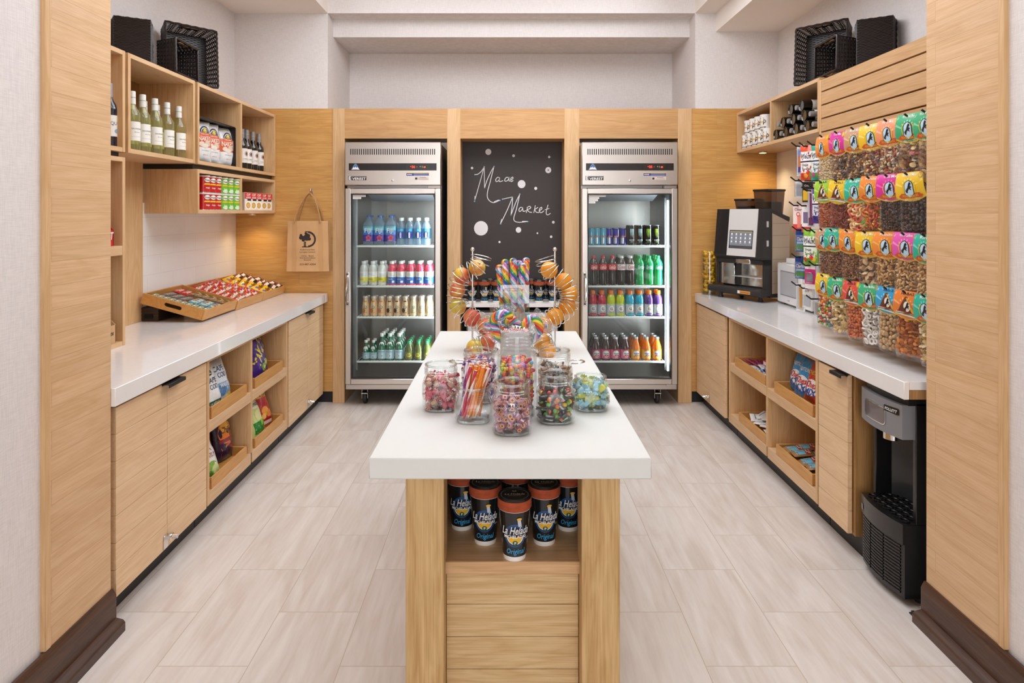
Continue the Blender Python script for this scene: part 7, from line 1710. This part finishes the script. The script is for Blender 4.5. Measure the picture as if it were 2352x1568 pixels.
for a in (('cashew_pale', 'nut', ['DCC294', 'CDB080', 'E6D2A8'], .0125), ('mix_dark', 'nut', ['6A4A32', 'D2B080', '3A2A22', 'B88A52', '8A5A3A'], .0145), ('mix_brown', 'cashew', ['C89A5A', '7A4A2A', 'E0C28A', '4A3024', '9A6A3A'], .0155), ('mix_fruit', 'nut', ['B07A42', '6A3A22', 'D2A868', '8A2A2A', 'E6D2A2'], .0150),
          ('mix_white', 'cashew', ['EBDCB8', 'B86A32', '6A4A32', 'E0C48A', 'C9502A', 'F0E6CC'], .0165), ('mix_banana', 'flake', ['F0DFA8', '8A5A32', '5A3A2A', 'B8442A', 'D8B06A', 'E8CF8E'], .0190), ('spicy_nut', 'round', ['B45A2A', 'C46A34', 'A44A22'], .0110), ('chili_strip', 'worm', ['9A3A22', 'B04A28', '8A2E1E'], .0150),
          ('peach_ring', 'ring', ['F2A07A', 'F4C878', 'E0503E', 'F2DE98'], .0240), ('gummy_worm', 'worm', ['D83A34', 'F09A2A', 'E86A2A', 'F2C83A', '6AA83A'], .0180), ('choc_small', 'round', ['3E2418', '4E3020', '331D14'], .0120), ('choc_big', 'round', ['38221A', '4A2E22', '2C1A14'], .0160),
          ('almond', 'nut', ['8A5632', '7A4A2C', '9A6840'], .0125), ('almond2', 'nut', ['94603A', '7A4A2C', 'A8764A'], .0120), ('brazil', 'flake', ['CFA878', 'A8764A', 'E0C69A', '7A5232'], .0210), ('cashew', 'cashew', ['D2A468', 'C08E50', 'DEB880'], .0165), ('cashew2', 'cashew', ['D8AC72', 'C89858', 'E2C08C'], .0160)):
    contents(a[0], a[1], a[2], .116, .124, .036, 0, a[3], hash(a[0]) % 97 if False else len(a[0]) * 7)
for a in (('gummy_mix', 'round', ['4A9A4A', 'D8443A', 'E8A03A', '2A6A8A', 'E8D8B0'], .0150), ('chip', 'flake', ['E0C48A', 'CFAE6E', 'EAD6A6'], .0190), ('jap_nut', 'round', ['C8682E', 'D8783A', 'B8582A'], .0150), ('yogurt', 'ring', ['EFECE6', 'F4F2EE', 'E2DED6'], .0240), ('pistach', 'round', ['C9A676', 'B8925E', 'D6B68A'], .0170), ('habas', 'flake', ['D07A2A', 'C0661E', 'DE9040'], .0175)):
    contents(a[0], a[1], a[2], .112, .152, .038, 0, a[3], len(a[0]) * 5)
HORSE = [(-.016, -.020), (-.010, -.020), (-.008, -.012), (-.002, -.006), (.004, -.004), (.010, -.010), (.014, -.008), (.009, -.001), (.015, .000), (.018, .006), (.013, .005), (.010, .006), (.010, .012), (.015, .014), (.015, .018), (.009, .022), (.006, .026), (.005, .022), (.000, .018), (-.004, .008), (-.008, .000), (-.014, -.004), (-.018, -.012), (-.019, -.004), (-.022, -.010), (-.019, -.016)]
CARD = {}
def card(name, col, ray, style, top):
    """Printed header card: sunburst, white shield with a dark rearing horse, red name ribbon, gold seal."""
    w, h = .128, .098; m = MB(); base, rays = PM(col, .35, coat=.3), PM(ray, .35, coat=.3); DK, SH_, RB_, YE = PM('1F1B1C', .5), PM('BFDCEE', .4), PM('D2552E', .4), PM('E8C22E', .35)
    def f(x, z): return (x * (.90 + .13 * (1 - z / h)), -.018 - .010 * (1 - (z / h - .5) ** 2 * 2) + .05 * (x / w) ** 2 * .3 - .004 * sin(z / h * 3), z + .10)
    us, vs = lins(-w / 2, w / 2, 13), lins(0, h, 11)
    bot = lambda x, z: f(x, z - (.013 * (1 - (x / (w / 2)) ** 2) + .0) * (1 - z / h))
    m.grid(bot, us, vs, base); m.grid(lambda x, z: (bot(x, z)[0], bot(x, z)[1] + .0012, bot(x, z)[2]), us, vs, base, flip=True)
    for k in range(7):
        a = radians(20 + 140 * k / 6); a2 = a + radians(9); c = (0, .040)
        r0, r1 = .03, min(.062 / max(.01, abs(cos(a))), .056 / max(.01, sin(a)), .062 / max(.01, abs(cos(a2))), .056 / max(.01, sin(a2)))
        m.deco(bot, poly([(c[0] + r0 * cos(a), c[1] + r0 * sin(a)), (c[0] + r1 * cos(a), c[1] + r1 * sin(a)), (c[0] + r1 * cos(a2), c[1] + r1 * sin(a2)), (c[0] + r0 * cos(a2), c[1] + r0 * sin(a2))]), rays, .0005)
    m.deco(bot, poly([(-.062, .0045), (-.03, .0015), (0, .0005), (.03, .0015), (.062, .0045), (.062, .0000), (.03, -.0034), (0, -.0045), (-.03, -.0034), (-.062, .0000)]), YE, .0005)
    if style == 0:
        SHP = [(-.0175, .022), (-.0175, .052), (-.0125, .062), (0, .068), (.0125, .062), (.0175, .052), (.0175, .022), (0, .010)]
        m.deco(bot, fan([(x * 1.14, (z - .04) * 1.10 + .04) for x, z in SHP]), DK, .0010); m.deco(bot, fan(SHP), SH_, .0016); m.deco(bot, poly([(x * .72 + .001, z * .86 + .043) for x, z in HORSE]), DK, .0026)
        m.deco(bot, ring(0, .043, .026, .0295, 18, pi * .72, pi * 1.2), YE, .0009); m.deco(bot, ring(0, .043, .026, .0295, 18, -pi * .2, pi * .28), YE, .0009)
        m.deco(bot, poly([(-.050, .010), (-.042, .016), (-.036, .022), (.040, .022), (.046, .016), (.054, .010), (.044, .004), (0, .009), (-.040, .004)]), RB_, .0018); m.deco(bot, text('ROYAL SNACKS', .002, .0152, .0078, .066, .02), YE, .0022)
    else:
        m.deco(bot, fan([(-.040, .018), (-.005, .078), (.005, .078), (.040, .018)]), PM('6B3A26', .4), .0010); m.deco(bot, fan([(-.0, .074), (.007, .074), (.040, .018), (.026, .018)]), PM('E0B24A', .4), .0016); m.deco(bot, poly([(x * .62 + .007, z * .72 + .043) for x, z in HORSE]), DK, .0030); m.deco(bot, disc(.006, .044, .015, .018, 18), PM('F0E8DA', .4), .0020)
        m.deco(bot, poly([(-.052, .006), (-.046, .020), (-.02, .024), (.02, .022), (.050, .010), (.044, .000), (.0, .010)]), PM('F2EFE8', .4), .0018); m.deco(bot, stroke([(-.048, .012), (-.02, .018), (.02, .016), (.046, .006)], .003), PM('3A8A4A', .4), .0022); m.deco(bot, stroke([(-.044, .020), (-.02, .0235), (.02, .0215), (.046, .011)], .0026), PM('C8342A', .4), .0022)
    if top: m.deco(bot, text(top, .004, .0885, .0095, .062, .01), DK if style else PM('F6F1E6', .4), .0008)
    m.deco(bot, disc(.052, .084, .0115, n=16), YE, .0009); m.deco(bot, ring(.052, .084, .008, .0095, 14), PM('B8922A', .35), .0012)
    CARD[name] = m.mesh('header_card')
for a in (('orange', 'EE8E3C', 'F6AE6A', 0, 'Peanuts'), ('magenta', 'D8349A', 'EE6ABC', 0, 'Trail Mix'), ('tan', 'C99A74', 'E2BE9C', 0, 'Mixed Nuts'), ('yellow', 'EEC32E', 'F6DC74', 0, 'Energy Mix'), ('peach', 'F29A70', 'F8BE9C', 0, 'Party Mix'), ('green', '3FAE7A', '8AD2A8', 0, 'Fruit Medley'), ('lime', '9CCB3C', 'C8E47E', 1, 'KRAK'), ('gold', 'EBC22C', 'F6E080', 1, 'CHILI'),
          ('teal', '2FB59A', '7AD6C2', 0, 'Rings'), ('pink', 'E25AAE', 'F294CE', 0, 'Whole Cashews'), ('coral', 'E0564A', 'F08E7E', 1, 'CACAHUATES'), ('blue', '3FA2D2', '9AD4EE', 1, 'CACAHUATES'), ('amber', 'E88238', 'F4B07A', 1, 'HABAS')): card(*a)
POUCH = {}
def pouch_film(h):
    w = .134
    def f(x, z): q = max(0, 1 - (abs(x) / (w / 2)) ** 3) ** .6 * max(0, 1 - (z / h) ** 5) ** .6 * max(0, min(1, z / .012)) ** .5; return (x, -.026 * q + .003 * sin(x * 90 + z * 60) * (.4 + .6 * q), z)
    m = MB(); us, vs = lins(-w / 2, w / 2, 15), [-.012, -.004] + lins(0, h, 13); m.grid(lambda x, z: f(x, max(z, 0)) if z >= 0 else (x, .004 * sin(x * 70), z), us, vs, FILM); m.grid(lambda x, z: (f(x, max(z, 0))[0], -f(x, max(z, 0))[1], z), us, vs, FILM, flip=True)
    return m.mesh('clear_pouch')
POUCH['short'] = pouch_film(.185); POUCH['tall'] = pouch_film(.210)
def peg(x, y, z, L=.22):
    m = MB(); m.tube([(1.8195, y, z), (1.8195 - L, y, z), (1.8195 - L - .026, y, z + .020)], .0042, HK, 7); m.box(1.8135, 1.8196, y - .017, y + .017, z - .02, z + .012, HK, .001); return m
ROWS = [(1.872, [('orange', 'cashew_pale'), ('magenta', 'mix_dark'), ('tan', 'mix_brown'), ('yellow', 'mix_fruit'), ('peach', 'mix_white'), ('green', 'mix_banana')], (3.305, 3.155, 3.005, 2.876, 2.742, 2.600), 'top'),
        (1.640, [('lime', 'spicy_nut'), ('gold', 'chili_strip'), ('teal', 'peach_ring'), ('orange', 'gummy_worm'), ('magenta', 'choc_small'), ('yellow', 'choc_big')], (3.305, 3.155, 3.005, 2.872, 2.735, 2.600), 'second'),
        (1.402, [('tan', 'almond'), ('teal', 'almond'), ('orange', 'almond2'), ('yellow', 'brazil'), ('orange', 'cashew'), ('pink', 'cashew2')], (3.300, 3.20, 3.055, 2.905, 2.762, 2.620), 'third'),
        (1.172, [('yellow', 'gummy_mix'), ('green', 'chip'), ('coral', 'jap_nut'), ('green', 'yogurt'), ('blue', 'pistach'), ('amber', 'habas')], (3.29, 3.165, 3.03, 2.885, 2.742, 2.612), 'bottom')]
NEAR = {0: ('green', 'mix_banana'), 2: ('teal', 'cashew2'), 3: ('teal', 'chip')}
def snack(cardn, cont, x, y, zhook, yaw, tall, label, group, name='snack_pouch'):
    zb = -.247 if tall else -.221
    r = T(name, label, 'snack bag', group=group, mw=Matrix.Translation((x, y, zhook + rn.uniform(-.006, .004))) @ Matrix.Rotation(RGT + yaw, 4, 'Z') @ Matrix.Rotation(rn.uniform(-.075, .075), 4, 'Y'))
    def place_(pn, me, dz):
        o = P(pn, me, r); o.location = (0, 0, dz); return o
    place_('header_card', CARD[cardn], -.178 - (0 if not tall else 0)); place_('clear_pouch', POUCH['tall' if tall else 'short'], zb - .0); c = place_('contents', CT[cont], zb + .004); c['kind'] = 'stuff'
CN = {'gold': 'golden yellow', 'amber': 'deep orange', 'lime': 'lime green'}
rn = random.Random(31)
for ri, (zh, items, ys_, rw) in enumerate(ROWS):
    for i, ((cd, ct), y) in enumerate(zip(items, ys_)):
        tall = ri == 3; L = .22; ONE('peg_hook', peg(0, 0, 0), 'black peg hook, %s of the bag hooks in the %s row' % (nth(i, 6), rw), 'hook', (0, y, zh), 0, 'peg hooks of the snack bags')
        yw = .15 + .22 * (3.3 - y) + rn.uniform(-.10, .14)
        snack(cd, ct, 1.612, y, zh, yw, tall, '%s-card snack bag, %s in front on the %s row' % (CN.get(cd, cd), nth(i, 6), rw), 'snack bags hanging in the %s row' % rw)
        snack(cd, ct, 1.672, y, zh, yw, tall, '%s-card snack bag hanging right behind the %s front bag of the %s row' % (CN.get(cd, cd), ORD[i], rw), 'snack bags hanging in the %s row' % rw)
    if ri in NEAR: snack(NEAR[ri][0], NEAR[ri][1], 1.612, 2.492, zh, .12, ri == 3, '%s-card snack bag half hidden by the right pier on the %s row' % (NEAR[ri][0], rw), 'snack bags hanging in the %s row' % rw); ONE('peg_hook', peg(0, 0, 0), 'black peg hook nearest the right pier in the %s row' % rw, 'hook', (0, 2.492, zh), 0, 'peg hooks of the snack bags')

# --- fruit snacks and toiletries on the far pegs
def hang(kitn, name, label, x, y, z, cat, yaw=0.15): KIT(KITS[kitn], name, label, cat, group='small packs on the far pegs', mw=Matrix.Translation((x, y, z)) @ Matrix.Rotation(RGT + yaw, 4, 'Z'))
def hbag(name, w, h, d, col, decos, seed=3):
    mb = bag_mb(w, h, d, FOIL(col), decos, seed); mb.v = [(x, y, z - h) for x, y, z in mb.v]; KITS[name] = [(name, mb.mesh(name))]
def welch(name, main, c2, fr_):
    hbag(name, .11, .19, .035, main, [(rect(-.046, .046, .105, .155, 8, 3), FOIL('F4F2EE'), .0006), (text("Welch's", 0, .130, .028, .085, .02, .1), FOIL('2A2A4A'), .0012), (rect(-.046, .046, .098, .104, 8, 1), FOIL('2A2A4A'), .0008), (rect(-.046, .046, .04, .097, 8, 3), FOIL(c2), .0006), (text('Fruit', -.006, .083, .014, .04, .02), FOIL('3A3A4A'), .0012), (text('Snacks', 0, .062, .014, .055, .02), FOIL('3A3A4A'), .0012)] + [(disc(a, b_, .013, n=10), FOIL(c), .0012 + .0001 * q) for q, (a, b_, c) in enumerate(((-.03, .03, fr_[0]), (-.005, .025, fr_[1]), (.025, .033, fr_[2]), (.01, .042, fr_[0])))])
welch('welch_red', 'E0502A', 'F2EDE6', ('D83A2A', 'F0A03A', '5AA03A')); welch('welch_purple', '5A3A9A', 'E6E4F0', ('3A2A6A', '2A3A8A', '7A5AB0')); welch('welch_green', '8ABF3A', 'EEF2E4', ('D83A2A', '4A8A2A', 'E8C23A')); welch('welch_teal', '2FA890', 'EDF2EE', ('D8488A', '5AA03A', 'C8305A'))
def hcard(name, w, h, col, decos, clear=None):
    m = MB(); m.box(-w / 2, w / 2, -.0006, .0006, -h, 0, PM(col, .4)); fz = lambda x, z: (x, -.0008, z)
    for sh, c, e in decos: m.deco(fz, sh, PM(c, .4), e)
    parts = [('card', m.mesh('card'))]
    if clear: c = MB(); c.box(clear[0], clear[1], -clear[4], -.001, clear[2], clear[3], glass('blister', 'F4F6F8', .08, .6, .04), .004); parts.append(('blister', c.mesh('blister')))
    KITS[name] = parts
hcard('blue_pack', .075, .125, '2A5AA8', [(rect(-.036, .036, -.115, -.085, 2, 2), '3A8A4A', .0003), (rect(-.036, .036, -.03, 0, 2, 2), '1F3A7A', .0003), (text('Claritin', 0, -.055, .018, .062, .02), 'EDF2F8', .0006), (rect(-.03, .03, -.082, -.07, 2, 1), '9AC0E6', .0005)], (-.03, .03, -.118, -.035, .022))
hcard('pink_pack', .07, .13, 'D2287A', [(rect(-.034, .034, -.13, -.105, 2, 2), 'F2E8E6', .0003), (rect(-.034, .034, -.025, 0, 2, 2), 'F2E8E6', .0003), (rect(-.02, .02, -.09, -.05, 2, 2), '8A8A90', .0006)], (-.024, .024, -.1, -.04, .018))
hcard('mint_card', .068, .125, 'E2E8E8', [(rect(-.033, .033, -.12, -.06, 2, 2), '2FA87A', .0003), (text('AIR', 0, -.09, .022, .04, .02), 'E6F2EE', .0006)], (-.028, .028, -.06, -.012, .018))
hcard('pink_test', .07, .15, 'F2DDD6', [(rect(-.034, .034, -.15, -.11, 2, 2), 'E0483E', .0003), (text('Clear', 0, -.028, .014, .05, .01), '8A4A5A', .0006), (ring(0, -.055, .009, .013, 14), 'D8443A', .0006), (rect(-.006, .018, -.13, -.06, 2, 3), 'EE8A7A', .0005), (text('HOOK', 0, -.007, .006, .03), 'E08A3A', .0006)])
hcard('white_test', .06, .15, 'EFEAE8', [(rect(-.029, .029, -.15, -.12, 2, 2), 'C83A34', .0003), (rect(-.02, .02, -.10, -.04, 2, 2), '7A6A8A', .0004)])
hcard('orange_comb', .06, .15, 'F4F2EE', [(poly([(-.008, -.02), (.008, -.02), (.012, -.06), (.010, -.13), (-.004, -.13), (-.006, -.06)]), 'EE9A2A', .0010)], (-.024, .024, -.145, -.015, .012))
hcard('marker_card', .05, .17, 'E6E2E8', [(rect(-.016, .016, -.15, -.12, 2, 1), '4A4AA0', .0006), (rect(-.016, .016, -.12, -.06, 2, 2), 'EE8A4A', .0006), (rect(-.016, .016, -.06, -.03, 2, 2), '8AA0D8', .0006)], (-.022, .022, -.165, -.02, .016))
hcard('battery_card', .06, .11, 'EDEAE4', [(rect(-.02, .02, -.10, -.05, 2, 2), 'C9CCD0', .0006), (text('ST', 0, -.02, .012, .03), '3A3A3A', .0006)], (-.026, .026, -.105, -.04, .016))
hcard('black_card', .07, .11, '2A2624', [(disc(0, -.02, .024, .012, n=12), '1A1614', .0006), (text('Crisis', 0, -.02, .010, .04, .01), 'F0EDE6', .0009), (rect(-.03, .03, -.10, -.045, 2, 2), 'E2B22A', .0005)])
hcard('purple_brush', .04, .20, 'E6DDE4', [(rect(-.006, .006, -.17, -.02, 2, 4), '8A1A5A', .0020), (rect(-.014, .014, -.19, -.15, 2, 2), '6A1A4A', .0022)], (-.016, .016, -.195, -.015, .014))
hcard('blue_brush', .04, .20, 'D6E2EA', [(rect(-.006, .006, -.17, -.02, 2, 4), '2A8ABA', .0020), (rect(-.014, .014, -.03, 0, 2, 2), '1F5A8A', .0022)], (-.016, .016, -.195, -.015, .014))
hcard('grey_clip', .06, .10, 'DCDCDC', [(rect(-.022, .022, -.09, -.03, 2, 2), 'A8A8AA', .0006)], (-.026, .026, -.095, -.02, .018))
FP = [('marker_card', 'felt_marker_card', 'pale card of striped markers on the topmost far peg', 1.875, 3.63), ('welch_red', 'fruit_snack_bag', 'orange-red fruit snack bag on the top row', 1.865, 3.535), ('welch_teal', 'fruit_snack_bag', 'teal fruit snack bag beside the orange-red one', 1.862, 3.44),
      ('grey_clip', 'accessory_card', 'grey card in clear wrap on the second far peg row', 1.685, 3.64), ('black_card', 'condiment_pack', 'black and yellow card under the orange-red fruit snacks', 1.668, 3.545), ('purple_brush', 'toothbrush', 'dark purple toothbrush in a clear pack', 1.625, 3.505), ('welch_purple', 'fruit_snack_bag', 'purple fruit snack bag on the second row', 1.635, 3.430),
      ('pink_test', 'test_kit_box', 'pink and white test kit card at the far end', 1.548, 3.66), ('white_test', 'test_kit_box', 'white and red card beside the pink test kit', 1.545, 3.56),
      ('blue_pack', 'medicine_pack', 'upper blue medicine pack on the far pegs', 1.412, 3.62), ('welch_green', 'fruit_snack_bag', 'green fruit snack bag on the third row', 1.412, 3.50), ('blue_brush', 'toothbrush', 'blue toothbrush in a clear pack', 1.405, 3.41),
      ('blue_pack', 'medicine_pack', 'lower blue medicine pack on the far pegs', 1.262, 3.63), ('pink_pack', 'accessory_card', 'magenta card with a grey razor', 1.225, 3.515), ('mint_card', 'air_freshener', 'white and green card beside the magenta card', 1.235, 3.42),
      ('orange_comb', 'comb_card', 'orange comb in a clear pack', 1.108, 3.63), ('battery_card', 'accessory_card', 'pale battery card on the lowest far peg row', 1.100, 3.55), ('grey_clip', 'accessory_card', 'grey card in clear wrap on the lowest peg row', 1.055, 3.45)]
for kn, nm, lb, z, y in FP:
    hang(kn, nm, lb, 1.625 if y > 3.45 else 1.64, y, z, 'packet', .42)
    ONE('peg_hook', peg(0, 0, 0), 'black peg hook holding the ' + lb, 'hook', (0, y, z - .006), 0, 'peg hooks on the far columns')
